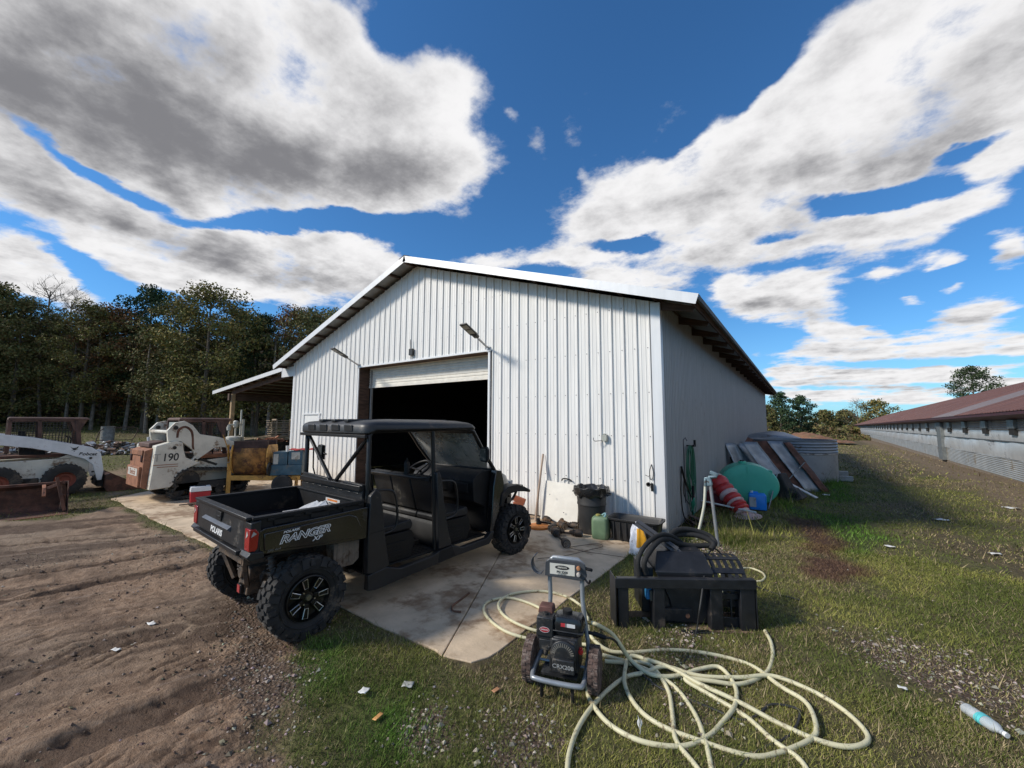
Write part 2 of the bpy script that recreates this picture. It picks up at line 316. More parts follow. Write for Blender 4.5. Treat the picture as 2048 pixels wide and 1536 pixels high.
def zones(x,y):
    wob=(fbm(x*1.7,y*1.7,21,4)-.5)*.9; wf=(fbm(x*7,y*7,22,3)-.5)*.5
    dirt=1-sst(sd(x,y,DIRT)+wob*.5+wf*.35,-.12,.16)
    yard=(1-sst(sd(x,y,YARD)+wob,-.2,.4))*.8
    dirt=np.maximum(dirt,yard)
    gr=np.zeros_like(x)
    for P,k in GRAV: gr=np.maximum(gr,k*(1-sst(sd(x,y,P)+wob*.5+wf*.7,-.25,.25)))
    red=np.zeros_like(x)
    for P in RED: red=np.maximum(red,1-sst(sd(x,y,P)+wob*.6+wf*.5,-.2,.15))
    lush=np.zeros_like(x)
    for P in LUSH: lush=np.maximum(lush,1-sst(sd(x,y,P)+wob*.7+wf*.3,-.3,.25))
    dry=sst(fbm(x*.55,y*.55,31,4)+sst(x,2.2,4.5)*.22+sst(y,8,18)*.1+.0,.52,.72)
    # bare strip along the long poultry house
    ch=x-(7.37+.053*(y-12.56)); strip=(1-sst(np.abs(ch+.9)+wob*.9,.2,1.1))*sst(y,-2,4)
    berm=1-sst(np.abs(ch+.1)+wob*.2,.2,.9)
    gr=np.maximum(gr,.0); dry=np.maximum(dry,strip)
    return dirt,gr,red,lush,dry,np.maximum(strip,berm)
xs=np.concatenate([-14-np.geomspace(.12,480,60)[::-1],np.arange(-14,-6.5,.06),np.arange(-6.5,.0,.03),np.arange(0,6.6,.06),6.6+np.geomspace(.12,480,56)])
ys=np.concatenate([-9-np.geomspace(.12,300,34)[::-1],np.arange(-9,-4.3,.03),np.arange(-4.3,7.5,.06),7.5+np.geomspace(.12,700,64)])
XX,YY=np.meshgrid(xs,ys); XX=XX.ravel();YY=YY.ravel()
zn=zones(XX,YY); H=height(XX,YY)
dirt,gr,red,lush,dry,strip=zn
near=1-sst(np.hypot(XX+3,YY+4),9,16)
# wheel ruts running across the yard, deeper cleat prints nearest the camera
ca,sa=math.cos(R(66)),math.sin(R(66)); U=(XX*ca+YY*sa); V=(-XX*sa+YY*ca)
rut=(fbm(U*.30,V*3.6,41,5)-.5)*.07
cx,cy=G(120,1400)[:2]; cleat=np.exp(-(((XX-cx)/1.5)**2+((YY-cy)/.8)**2)); a=R(112); U2=XX*math.cos(a)+YY*math.sin(a); V2=-XX*math.sin(a)+YY*math.cos(a)
cx2,cy2=G(200,1500)[:2]; cleat=np.maximum(cleat,np.exp(-(((XX-cx2)/1.3)**2+((YY-cy2)/.7)**2)))
rut=rut*(1-cleat*.8)+cleat*.015*np.tanh(2*np.sin(V2*60+11*fbm(U2*1.4,V2*1.4,5,4)))*sst(fbm(XX*3,YY*3,77,5),.44,.56)
def track(pts,w,cle,dep):
    # tyre track pressed along a path: hollow with lug bars and raised shoulders
    out=np.zeros_like(XX); best=np.full(XX.shape,1e9); arc=np.zeros_like(XX); side=np.zeros_like(XX); L=0
    for (x1,y1),(x2,y2) in zip(pts[:-1],pts[1:]):
        dx,dy=x2-x1,y2-y1; l=math.hypot(dx,dy); t=np.clip(((XX-x1)*dx+(YY-y1)*dy)/l/l,0,1); d=np.hypot(XX-x1-t*dx,YY-y1-t*dy); k=d<best
        best=np.where(k,d,best); arc=np.where(k,L+t*l,arc); side=np.where(k,np.sign((XX-x1)*dy-(YY-y1)*dx)*d,side); L+=l
    inn=1-sst(best,w*.42,w*.56); wear=sst(fbm(XX*2.1,YY*2.1,83,4),.30,.52)
    bars=np.tanh(2.2*np.sin((arc+np.abs(side)*.7)*2*PI/.105))*.5
    return (-dep*inn+cle*bars*inn*wear+dep*.9*np.exp(-((best-w*.62)/.05)**2)*wear)*(.5+.8*fbm(XX*1.2,YY*1.2,85,3))
def cp(L): return [tuple(q)[:2] for q in crv([G(*a) for a in L],5)]
TKS=track(cp([(-420,1440),(-150,1400),(60,1340),(200,1290),(330,1262)]),.30,.022,.02)+track(cp([(-200,1640),(60,1530),(260,1440),(430,1372),(520,1335)]),.30,.022,.022)+track(cp([(-60,1760),(200,1620),(400,1510),(540,1440)]),.28,.018,.016)
TKS=TKS+track(cp([(-500,1215),(-100,1170),(200,1128),(430,1092)]),.26,.010,.034)+track(cp([(-500,1290),(-100,1225),(220,1160),(450,1118)]),.26,.010,.034)+track(cp([(-400,1120),(0,1092),(300,1066)]),.24,.006,.03)
rut=rut+TKS
H=H+dirt*near*(rut+(fbm(XX*5,YY*5,51,5)-.5)*.06+(fbm(XX*15,YY*15,53,3)-.5)*.022)+(1-dirt)*near*(fbm(XX*2.2,YY*2.2,61,4)-.5)*.05
H=H+strip*(fbm(XX*3,YY*3,71,3))*.10*sst(np.hypot(XX-8,YY-20),-1,1)
pdist=sd(XX,YY,PAD); H=np.where(pdist<.12,np.minimum(H,-.014),H)
H=np.where(pdist<-.1,-.12,H)
K=len(xs); Jn=len(ys); idx=np.arange(K*Jn).reshape(Jn,K)
fa=np.stack([idx[:-1,:-1],idx[:-1,1:],idx[1:,1:],idx[1:,:-1]],-1).reshape(-1,4)
def npmesh(name,V,Fc,mat,attrs=None,smooth=True):
    me=bpy.data.meshes.new(name); nv=len(V); nf=len(Fc); k=Fc.shape[1]
    me.vertices.add(nv); me.vertices.foreach_set('co',V.astype(np.float32).ravel())
    me.loops.add(nf*k); me.loops.foreach_set('vertex_index',Fc.astype(np.int32).ravel())
    me.polygons.add(nf); me.polygons.foreach_set('loop_start',np.arange(0,nf*k,k,dtype=np.int32))
    me.polygons.foreach_set('use_smooth',np.full(nf,smooth))
    for nm,a in (attrs or {}).items():
        at=me.color_attributes.new(nm,'FLOAT_COLOR','POINT'); at.data.foreach_set('color',a.astype(np.float32).ravel())
    me.update(calc_edges=True); me.validate(); me.materials.append(mat)
    o=bpy.data.objects.new(name,me); COL.objects.link(o); return o
one=np.ones_like(XX)
# --- ground material
gm=bpy.data.materials.new('ground_mat'); gm.use_nodes=True; n=NT(gm.node_tree); b=gm.node_tree.nodes['Principled BSDF']
oc=n.a('ShaderNodeTexCoord').outputs['Object']
a1=n.a('ShaderNodeAttribute',attribute_name='za'); a2=n.a('ShaderNodeAttribute',attribute_name='zb')
s1=n.a('ShaderNodeSeparateColor',i={0:a1.outputs['Color']}); s2=n.a('ShaderNodeSeparateColor',i={0:a2.outputs['Color']})
nf1=n.noise(oc,14,8,.7); nf2=n.noise(oc,3,6,.6); nf3=n.noise(oc,55,5,.7); nf0=n.noise(oc,.4,5,.6)
grass=n.mix(n.ss(nf1,.35,.68),(.06,.06,.022,1),(.17,.165,.06,1)); grass=n.mix(n.ss(nf2,.45,.7),grass,(.12,.095,.052,1))
grass=n.mix(n.m('MULTIPLY',s2.outputs[0],.75),grass,n.mix(nf1,(.022,.042,.006,1),(.06,.10,.02,1)))
grass=n.mix(n.m('MULTIPLY',s2.outputs[1],.8),grass,n.mix(n.ss(nf1,.3,.7),(.055,.042,.025,1),(.155,.115,.066,1)))
grass=n.mix(n.m('MULTIPLY',s1.outputs[2],.85),grass,n.mix(nf1,(.05,.022,.018,1),(.10,.045,.036,1)))
dirtc=n.mix(n.ss(nf1,.3,.7),(.19,.118,.074,1),(.37,.255,.172,1)); dirtc=n.mix(n.ss(nf0,.4,.7),dirtc,n.mix(nf3,(.17,.125,.088,1),(.34,.262,.19,1)))
dirtc=n.mix(n.m('MULTIPLY',n.ss(n.noise(oc,1.1,5,.6),.52,.72),.7),dirtc,(.09,.058,.041,1)); st=n.noise(n.a('ShaderNodeMapping',vector_type='TEXTURE',i={0:oc,2:(0,0,R(66)),3:(1.1,.11,1)}).outputs[0],1.0,6,.6)
dirtc=n.mix(n.m('MULTIPLY',n.ss(n.m('ADD',a1.outputs['Alpha'],n.m('MULTIPLY',n.m('SUBTRACT',st,.5),.9)),.15,.5,1.,0.),.75),dirtc,(.075,.047,.033,1)); dirtc=n.mix(n.m('MULTIPLY',n.ss(st,.55,.75),.5),dirtc,(.30,.235,.185,1))
vo=n.a('ShaderNodeTexVoronoi'); n.set(vo,'Vector',oc); vo.inputs['Scale'].default_value=38; vo.inputs['Randomness'].default_value=1
gv=n.mix(n.ss(vo.outputs['Distance'],.1,.55),n.mix(n.m('MULTIPLY',n.a('ShaderNodeSeparateColor',i={0:vo.outputs['Color']}).outputs[0],1.),(.17,.125,.095,1),(.36,.30,.25,1)),(.11,.075,.053,1))
col=n.mix(s1.outputs[0],grass,dirtc); col=n.mix(n.ss(n.m('ADD',s1.outputs[1],n.m('MULTIPLY',n.m('SUBTRACT',nf1,.5),1.2)),.35,.6),col,gv)
col=n.mix(s2.outputs[2],col,n.mix(n.ss(nf1,.3,.7),(.11,.075,.048,1),(.24,.185,.12,1)))
n.set(b,'Base Color',col); b.inputs['Roughness'].default_value=.93; b.inputs['Specular IOR Level'].default_value=.25
hh=n.m('ADD',n.m('MULTIPLY',nf1,.6),n.m('MULTIPLY',nf3,.35)); hh=n.m('ADD',hh,n.m('MULTIPLY',s1.outputs[1],n.m('MULTIPLY',vo.outputs['Distance'],-1.)))
st=n.noise(n.a('ShaderNodeMapping',vector_type='TEXTURE',i={0:oc,2:(0,0,R(66)),3:(1.1,.11,1)}).outputs[0],1.0,6,.6); hh=n.m('ADD',hh,n.m('MULTIPLY',n.m('MULTIPLY',st,s1.outputs[0]),.5))
bp=n.a('ShaderNodeBump'); bp.inputs['Strength'].default_value=1.; bp.inputs['Distance'].default_value=.05; n.set(bp,'Height',hh); n.set(b,'Normal',bp.outputs[0])
ground=npmesh('ground',np.stack([XX,YY,H],1),fa,gm,{'za':np.stack([dirt,gr,red,np.clip(rut*26+.5,0,1)],1),'zb':np.stack([lush,dry,strip,one],1)})
tag(ground,kind='structure')
def gz(x,y):
    # ground height near a point, from the sheet itself
    i=np.clip(np.searchsorted(xs,x)-1,0,K-2); j=np.clip(np.searchsorted(ys,y)-1,0,Jn-2)
    HH=H.reshape(Jn,K); fx=(x-xs[i])/(xs[i+1]-xs[i]); fy=(y-ys[j])/(ys[j+1]-ys[j])
    return (HH[j,i]*(1-fx)+HH[j,i+1]*fx)*(1-fy)+(HH[j+1,i]*(1-fx)+HH[j+1,i+1]*fx)*fy
def gzf(x,y): return float(gz(np.array([x]),np.array([y]))[0])
# --- concrete apron with ragged far edge and a sawn joint
cm=mt('apron_concrete',(.54,.42,.29),.85,var=.20,vs=2.2,bump=.4,bs=30,dirt=(.26,.17,.10),d=.55,ds=.9)
m=M()
e=[]
def edge(a,b,n,amp,s):
    a=np.array(a);b=np.array(b);t=(b-a)/np.linalg.norm(b-a);nn=np.array([-t[1],t[0]]); out=[]
    for i in range(n):
        u=i/n; p=a+(b-a)*u; out.append(tuple(p+nn*(amp*(float(vn(np.array([p[0]*3+s]),np.array([p[1]*3]))[0])-.5)*2 if 0<i else 0)))
    return out
jx0,jy0=G(893,1305)[:2]; 
L1=edge((-11.55,-4.52),(-2.4,-4.5),60,.04,0)+edge((-2.4,-4.5),(jx0-.006,-4.5),20,.03,3)
jt=(-1.9,-1.8); jt2=(-2.9,-.02)
left=L1+[(jx0-.006,-4.5),(jt[0]-.006,jt[1]),(jt2[0]-.006,-.0)]+[(-12.43,0),(-12.6,-1.8),(-12.3,-3.6)]
right=[(jx0+.006,-4.5)]+edge((jx0+.02,-4.49),(-.24,-4.42),6,.02,5)+edge((-.22,-4.3),(-.17,-.02),40,.02,8)+[(-.17,0),(jt2[0]+.006,0),(jt[0]+.006,jt[1])]
m.prism(left,-.16,0); m.prism(right,-.16,-.003)
tag(m.obj('concrete_apron',cm,bev=.006),kind='structure')
# --- grass blades
def frus(x,y,mx=800):
    d=np.stack([x-C0.x,y-C0.y,np.full_like(x,-C0.z)],1); w=d@np.array(_w); px=1024+FP*(d@np.array(_r))/np.maximum(w,.01); py=768-FP*(d@np.array(_u))/np.maximum(w,.01)
    return (w>.3)&(px>-mx)&(px<2048+mx)&(py<1536+mx)
def blades(N,rmin,rmax,wd,hs,seed):
    r=np.random.default_rng(seed); ang=r.uniform(-PI,PI,N*3); rr=np.sqrt(r.uniform(rmin**2,rmax**2,N*3)); x=C0.x+rr*np.sin(ang); y=C0.y+rr*np.cos(ang)
    k=frus(x,y); x=x[k];y=y[k]
    dirt,gr,red,lush,dry,strip=zones(x,y); lg=np.zeros_like(x)
    for P in LONG: lg=np.maximum(lg,1-sst(sd(x,y,P),-.1,.35))
    pr=(1-dirt)**2*(1-gr*.85)*(1-strip*.8)*(sd(x,y,PAD)>.0)*(~((x<0)&(y>-.02)&(x>-12.4)&(y<25)))*(.35+.65*sst(fbm(x*2.5,y*2.5,91,4),.25,.5))
    pr=np.maximum(pr,.02*(1-gr)*(sd(x,y,PAD)>.0)*(dirt<.98))
    k=r.uniform(0,1,len(x))<pr; x=x[k];y=y[k];lush=lush[k];dry=dry[k];red=red[k];lg=lg[k]; n=len(x)
    tall=lg*sst(fbm(x*1.3,y*1.3,93,3),.3,.7); 
    h=.70*hs*r.uniform(.4,1.25,n)*(1+lush*.5)*(1+tall*3.2)*(1+2.2*(r.uniform(0,1,n)<.02))
    a=r.uniform(0,2*PI,n); lean=r.uniform(.25,1.3,n)*h*np.where(tall>.3,.55,1); b2=a+r.uniform(-1.2,1.2,n); z=gz(x,y)-.004
    w=wd*r.uniform(.6,1.3,n)
    ex,ey=np.cos(a+PI/2)*w,np.sin(a+PI/2)*w
    V=np.stack([np.stack([x-ex,y-ey,z],1),np.stack([x+ex,y+ey,z],1),np.stack([x+np.cos(b2)*lean,y+np.sin(b2)*lean,z+h],1)],1)
    c1=np.array([.105,.13,.026]);c2=np.array([.35,.33,.085]);c3=np.array([.38,.30,.17]);cl=np.array([.085,.21,.022]);cr=np.array([.12,.055,.045])
    t=r.uniform(0,1,n)[:,None]; pt=sst(fbm(x*1.1,y*1.1,97,3),.35,.65)[:,None]; c=c1*(1-t*pt)+c2*(t*pt); st=(r.uniform(0,1,n)<(.10+.45*dry))[:,None]
    c=np.where(st,c3*(.5+.6*t),c); c=c*(1-.75*lush[:,None])+cl*.75*lush[:,None]*(.6+.8*t); c=c*(1-.8*red[:,None])+cr*.8*red[:,None]
    c=np.concatenate([c,np.ones((n,1))],1); C=np.repeat(c[:,None],3,1)
    return V.reshape(-1,3),C.reshape(-1,4)
vm=bpy.data.materials.new('blade_mat'); vm.use_nodes=True; n=NT(vm.node_tree); b=vm.node_tree.nodes['Principled BSDF']
n.set(b,'Base Color',n.a('ShaderNodeAttribute',attribute_name='col').outputs['Color']); b.inputs['Roughness'].default_value=.75; b.inputs['Specular IOR Level'].default_value=.2
BL=[blades(400000,.5,4.,.0024,.034,1),blades(400000,3.6,8,.0034,.042,2),blades(240000,7.5,20,.007,.055,3),blades(130000,18,60,.02,.09,4)]
V=np.concatenate([q[0] for q in BL]);Cc=np.concatenate([q[1] for q in BL]); 
tag(npmesh('grass',V,np.arange(len(V)).reshape(-1,3),vm,{'col':Cc},False),kind='stuff',label='short weedy olive grass growing over the yard beside the concrete')
print('blades',len(V)//3)
# --- loose stones
def stones(N,seed):
    r=np.random.default_rng(seed); xs_=[];sz=[]
    a=r.uniform(-PI,PI,N); rr=np.sqrt(r.uniform(.8**2,9**2,N)); x=C0.x+rr*np.sin(a);y=C0.y+rr*np.cos(a); k=frus(x,y,500)&(sd(x,y,PAD)>.03); x=x[k];y=y[k]
    dirt,gr,*_=zones(x,y); k=r.uniform(0,1,len(x))<np.clip(gr*.9+dirt*.22*sst(fbm(x*1.6,y*1.6,5),.35,.7)+.006,0,1); x=x[k];y=y[k];gr=gr[k];dirt=dirt[k];n=len(x)
    s=.0045+.011*r.uniform(0,1,n)**2.2+.012*(r.uniform(0,1,n)<.03)
    base=np.array([(1,0,0),(-1,0,0),(0,1,0),(0,-1,0),(0,0,1),(0,0,-1)],float); tri=np.array([(0,2,4),(2,1,4),(1,3,4),(3,0,4),(2,0,5),(1,2,5),(3,1,5),(0,3,5)])
    Vv=base[None]*r.uniform(.55,1.35,(n,6,1))+r.uniform(-.25,.25,(n,6,3)); th=r.uniform(0,2*PI,n); c_,s_=np.cos(th)[:,None],np.sin(th)[:,None]
    Vv=np.stack([Vv[...,0]*c_-Vv[...,1]*s_,Vv[...,0]*s_+Vv[...,1]*c_,Vv[...,2]*.7],-1)*s[:,None,None]; Vv+=np.stack([x,y,gz(x,y)+s*.3],1)[:,None]
    isd=(r.uniform(0,1,n)<dirt*(1-gr*.7)*.9)[:,None]; c=np.where(isd,r.uniform(.5,1.1,(n,1))*np.array([[.20,.145,.105]]),r.uniform(.35,1,(n,1))*np.array([[.50,.43,.36]]))*r.uniform(.85,1.1,(n,3)); c=np.concatenate([c,np.ones((n,1))],1)
    return Vv.reshape(-1,3),(tri[None]+np.arange(n)[:,None,None]*6).reshape(-1,3),np.repeat(c[:,None],6,1).reshape(-1,4)
v_,f_,c_=stones(280000,5); print('stones',len(v_)//6)
tag(npmesh('gravel',v_,f_,vm,{'col':c_},False),kind='stuff',label='pale loose gravel scattered over the dirt and grass')
# ---------------- barn ----------------
def steel(name,col,rough,metal,streak=.12,dirtc=(.3,.28,.25),d=.15,rust=False):
    m=bpy.data.materials.new(name); m.use_nodes=True; n=NT(m.node_tree); b=m.node_tree.nodes['Principled BSDF']; oc=n.a('ShaderNodeTexCoord').outputs['Object']
    st=n.noise(n.a('ShaderNodeMapping',i={0:oc,3:(5,5,.35)}).outputs[0],2,6,.65); mo=n.noise(oc,9,5,.6)
    c=n.mix(n.ss(st,.3,.72),[x*(1-streak) for x in col]+[1],[min(1,x*(1+streak*.4)) for x in col]+[1])
    c=n.mix(n.ss(n.m('ADD',n.noise(oc,1.3,7,.7),n.m('MULTIPLY',n.m('SUBTRACT',st,.5),.5)),.72-d,.9-d),c,[*dirtc,1])
    sz=n.a('ShaderNodeSeparateXYZ',i={0:oc}).outputs[2]
    c=n.mix(n.m('MULTIPLY',n.ss(n.m('ADD',sz,n.m('MULTIPLY',mo,.3)),.15,.6,1.,0.),.35),c,(.22,.19,.15,1))
    n.set(b,'Base Color',c); b.inputs['Metallic'].default_value=metal; n.set(b,'Roughness',n.m('ADD',rough,n.m('MULTIPLY',n.m('SUBTRACT',mo,.5),.2)))
    bp=n.a('ShaderNodeBump'); bp.inputs['Strength'].default_value=.3; bp.inputs['Distance'].default_value=.02; n.set(bp,'Height',n.noise(oc,1.7,4,.55)); n.set(b,'Normal',bp.outputs[0])
    return m
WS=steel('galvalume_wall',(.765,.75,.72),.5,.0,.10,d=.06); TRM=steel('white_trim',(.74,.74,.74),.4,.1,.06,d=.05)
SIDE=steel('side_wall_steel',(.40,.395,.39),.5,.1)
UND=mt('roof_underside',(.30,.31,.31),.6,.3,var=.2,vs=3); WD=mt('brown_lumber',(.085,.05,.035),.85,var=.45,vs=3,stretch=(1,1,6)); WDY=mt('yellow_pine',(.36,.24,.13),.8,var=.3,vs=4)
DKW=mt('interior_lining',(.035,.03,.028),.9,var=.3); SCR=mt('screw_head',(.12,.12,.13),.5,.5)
Wd=12.43; RID=-6.215; SL=.331; ZT=4.01
def roofz(x): return ZT-SL*abs(x-RID)+SL*6.215   # top of roof sheet
barn=thing('barn','large white metal barn with an open roll up door and wooden eaves','barn',(0,0,0))
def ribs(L,pitch,majw=.024,h=.026,minh=.005,minor=True):
    p=[]; k=0; x=.17
    p.append((0,0))
    while x<L-.05:
        p+=[(x-majw,0),(x-majw*.45,h),(x+majw*.45,h),(x+majw,0)]
        if minor:
            for q in (pitch/3,2*pitch/3):
                if x+q+.02<L: p+=[(x+q-.012,0),(x+q-.005,minh),(x+q+.005,minh),(x+q+.012,0)]
        x+=pitch
    p.append((L,0)); return [q for q in p if q[0]<=L]
DX0,DX1,DZ=-8.58,-3.72,3.415
sx0,sx1,sz1=-11.66,-10.62,2.06
m=M(); pr=ribs(Wd,.2286)
pts=[(-u,-h) for u,h in pr]
for cut in (DX0,DX1,sx0,sx1): pts.append((cut,0.))
pts.sort(key=lambda q:q[0])
def prof_y(x,default): return default
# re-sample height at the cuts
P2=[]; px_=[-q[0] for q in pr][::-1]; py_=[-q[1] for q in pr][::-1]
for x,_ in pts: P2.append((x,float(np.interp(x,px_,py_))))
for (xa,ya),(xb,yb) in zip(P2[:-1],P2[1:]):
    if xb-xa<1e-6: continue
    mid=(xa+xb)/2; z0=.02
    if DX0<mid<DX1: z0=DZ
    if sx0<mid<sx1: z0=sz1
    lv=[z0]; 
    m.add([(xa,ya,z0),(xb,yb,z0),(xb,yb,roofz(xb)-.12),(xa,ya,roofz(xa)-.12)],[(0,1,2,3)])
# screws on the front wall
m.k=1
for r_,z in enumerate([.84,1.61,2.36,3.13,3.9,4.65,5.4]):
    x=-.17
    while x>-Wd:
        if z<roofz(x)-.3 and not (DX0-.05<x<DX1+.05 and z<DZ+.05) and not (sx0-.05<x<sx1+.05 and z<sz1+.1):
            xx=x-.035; m.cyl((xx,-.001,z),(xx,-.010,z),.0085,.007,6)
        x-=.2286
m.obj('front_wall',[WS,SCR],barn,ang=20)
def sidewall(name,x,y0,y1,z1,sgn,mat):
    m=M(); p=ribs(y1-y0,.2286*.5,.030,.030,.003,False)
    for (ua,ha),(ub,hb) in zip(p[:-1],p[1:]):
        v=[(x+sgn*ha,y0+ua,.02),(x+sgn*hb,y0+ub,.02),(x+sgn*hb,y0+ub,z1),(x+sgn*ha,y0+ua,z1)]
        m.add(v if sgn>0 else v[::-1],[(0,1,2,3)])
    return m.obj(name,mat,barn,ang=20)
LB=24.4
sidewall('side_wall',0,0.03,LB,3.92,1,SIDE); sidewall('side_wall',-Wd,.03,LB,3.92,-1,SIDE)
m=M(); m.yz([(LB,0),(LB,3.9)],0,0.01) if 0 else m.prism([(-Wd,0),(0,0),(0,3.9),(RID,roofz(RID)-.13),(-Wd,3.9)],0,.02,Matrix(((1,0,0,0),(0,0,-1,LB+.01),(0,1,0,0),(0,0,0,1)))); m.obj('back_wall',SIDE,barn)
# inner lining and slab
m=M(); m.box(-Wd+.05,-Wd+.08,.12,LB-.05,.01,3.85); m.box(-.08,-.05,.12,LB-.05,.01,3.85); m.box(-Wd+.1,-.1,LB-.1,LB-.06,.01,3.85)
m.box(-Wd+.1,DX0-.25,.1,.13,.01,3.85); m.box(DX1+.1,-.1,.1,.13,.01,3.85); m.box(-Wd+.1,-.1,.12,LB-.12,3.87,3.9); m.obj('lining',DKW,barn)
m=M(); m.box(-Wd+.09,-.09,.01,LB-.12,-.1,-.004); m.obj('floor_slab',mt('slab',(.16,.14,.12),.85),barn)
# corner and jamb trims
m=M(); m.box(-.14,.02,-.024,-.021,.02,roofz(-.06)-.14); m.box(.019,.023,-.022,.1,.02,3.88); m.obj('corner_trim',TRM,barn,bev=.002)
m=M(); m.box(-Wd-.022,-Wd+.1,-.024,-.021,.02,roofz(-Wd)-.14); m.box(-Wd-.024,-Wd-.02,-.022,.1,.02,3.88); m.obj('corner_trim',TRM,barn,bev=.002)
# roof
EX=.69; OV=.41; NS=(1/math.hypot(1,SL))
rm=steel('roof_steel',(.66,.67,.68),.35,.5)
for sgn in (1,-1):
    m=M(); L=6.215+EX; n_=int((LB+2*OV)/.2286); pr2=ribs(LB+2*OV,.2286,.022,.019,0,False)
    def rp(y,h,t,dz=0):
        x=RID+sgn*t; return (x+sgn*SL*NS*h,y,ZT+SL*6.215-SL*t+NS*h+dz)
    for (ua,ha),(ub,hb) in zip(pr2[:-1],pr2[1:]):
        v=[rp(-OV+ua,ha,0),rp(-OV+ua,ha,L),rp(-OV+ub,hb,L),rp(-OV+ub,hb,0)]
        m.add(v if sgn>0 else v[::-1],[(0,1,2,3)])
    m.obj('roof_panel',rm,barn,ang=20)
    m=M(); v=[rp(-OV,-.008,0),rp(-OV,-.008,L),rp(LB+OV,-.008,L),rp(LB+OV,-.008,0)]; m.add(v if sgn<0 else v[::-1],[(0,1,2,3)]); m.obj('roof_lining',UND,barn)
    # rake trim: L shaped white metal
    m=M(); 
    for (yy0,yy1) in ((-OV-.012,-OV-.004),):
        a=[rp(yy0,.03,-.02),rp(yy0,.03,L+.01),rp(yy0,-.13,L+.01),rp(yy0,-.13,-.02 if sgn>0 else -.02)]; b_=[rp(yy1,.03,-.02),rp(yy1,.03,L+.01),rp(yy1,-.13,L+.01),rp(yy1,-.13,-.02)]
        m.add(a+b_,[(0,1,2,3),(7,6,5,4),(0,4,5,1),(1,5,6,2),(2,6,7,3)])
    a=[rp(-OV-.012,.03,-.02),rp(-OV-.012,.03,L+.01),rp(-OV+.16,.03,L+.01),rp(-OV+.16,.03,-.02)]; m.add(a,[(0,1,2,3)] if sgn>0 else [(3,2,1,0)])
    m.obj('rake_trim',TRM,barn,recalc=False)
    m=M(); a=[rp(-OV+.03,.024,L+.012),rp(LB+OV,.024,L+.012),rp(LB+OV,-.03,L+.012),rp(-OV+.03,-.03,L+.012)]; m.add(a,[(0,1,2,3)]); m.obj('eave_flashing',mt('flash',(.10,.10,.10),.6),barn)
    # purlins running the length, tails across the eaves
    t=.1; first=None
    while t<L:
        if first is None:
            m=M(); m.box(-.02,.02,-OV+.01,LB+OV,-.095,-.012); first=m.obj('purlin',WD,barn); q=first
        else: q=dup(first,barn)
        p=rp(0,0,t); q.location=(p[0],0,p[2]); q.rotation_euler=(0,math.atan(SL)*sgn,0); t+=.61
    y=.03; first=None; 
    while y<LB+.1:
        if first is None:
            m=M(); m.xz([(0,-.10),(EX-.06,-.10),(EX-.06,-.19),(0,-.26)],-.019,.019); first=m.obj('rafter_tail',WD,barn); q=first
        else: q=dup(first,barn)
        q.rotation_euler=(0,math.atan(SL),0) if sgn>0 else (0,math.atan(SL),PI)
        q.location=(RID+sgn*6.215,y,ZT+.02); y+=1.22
m=M(); 
for sgn in (1,-1):
    m.add([(RID,-OV-.02,ZT+SL*6.215+.05),(RID+sgn*.2,-OV-.02,ZT+SL*6.215-.02),(RID+sgn*.2,LB+OV,ZT+SL*6.215-.02),(RID,LB+OV,ZT+SL*6.215+.05)],[(0,1,2,3)] if sgn>0 else [(3,2,1,0)])
m.obj('ridge_cap',mt('dark_cap',(.08,.085,.09),.5,.3),barn,solid=.004)
# door opening: jambs, header, curtain, tracks
m=M(); m.box(DX0-.12,DX0-.003,.0,.36,0,DZ+.02); m.obj('door_jamb',WD,barn,bev=.004)
m=M(); m.box(DX1+.003,DX1+.12,.0,.30,0,DZ+.02); m.obj('door_jamb',WD,barn,bev=.004)
m=M(); m.box(DX0-.12,DX1+.12,.004,.33,DZ+.003,DZ+.1); m.obj('door_header',WD,barn)
m=M(); m.box(DX0-.06,DX0-.0,-.03,-.002,0,DZ); m.box(DX0-.06,DX1+.06,-.034,-.003,DZ,DZ+.045); m.box(DX1+.0,DX1+.05,-.03,-.002,0,DZ); m.obj('door_trim',TRM,barn,bev=.002)
m=M(); m.box(DX0+.12,DX0+.16,.30,.36,0,3.35); m.box(DX1-.06,DX1-.02,.26,.34,0,3.35); m.obj('door_track',mt('track_grey',(.35,.35,.34),.5,.4),barn)
m=M(); pf=[]; z=2.87; 
while z<3.42: pf+=[(0,z),(.012,z+.01),(.012,z+.05),(0,z+.06)]; z+=.075
for (ya,za),(yb,zb) in zip(pf[:-1],pf[1:]): m.add([(DX0+.02,.34-ya,za),(DX1-.02,.34-ya,za),(DX1-.02,.34-yb,zb),(DX0+.02,.34-yb,zb)],[(0,1,2,3)])
m.box(DX0+.02,DX1-.02,.315,.35,2.835,2.875); cur=m.obj('door_curtain',mt('cream_door',(.70,.67,.60),.55,var=.08,dirt=(.35,.30,.24),d=.25,ds=1.5),barn,ang=15); cur['label']='cream roll up door curtain, mostly raised'
m=M(); m.lathe([(.16,0),(.16,4.7)],TR(DX0+.08,.52,3.35,ry=90),16); m.obj('door_drum',mt('cream_door',(0,0,0)),barn)
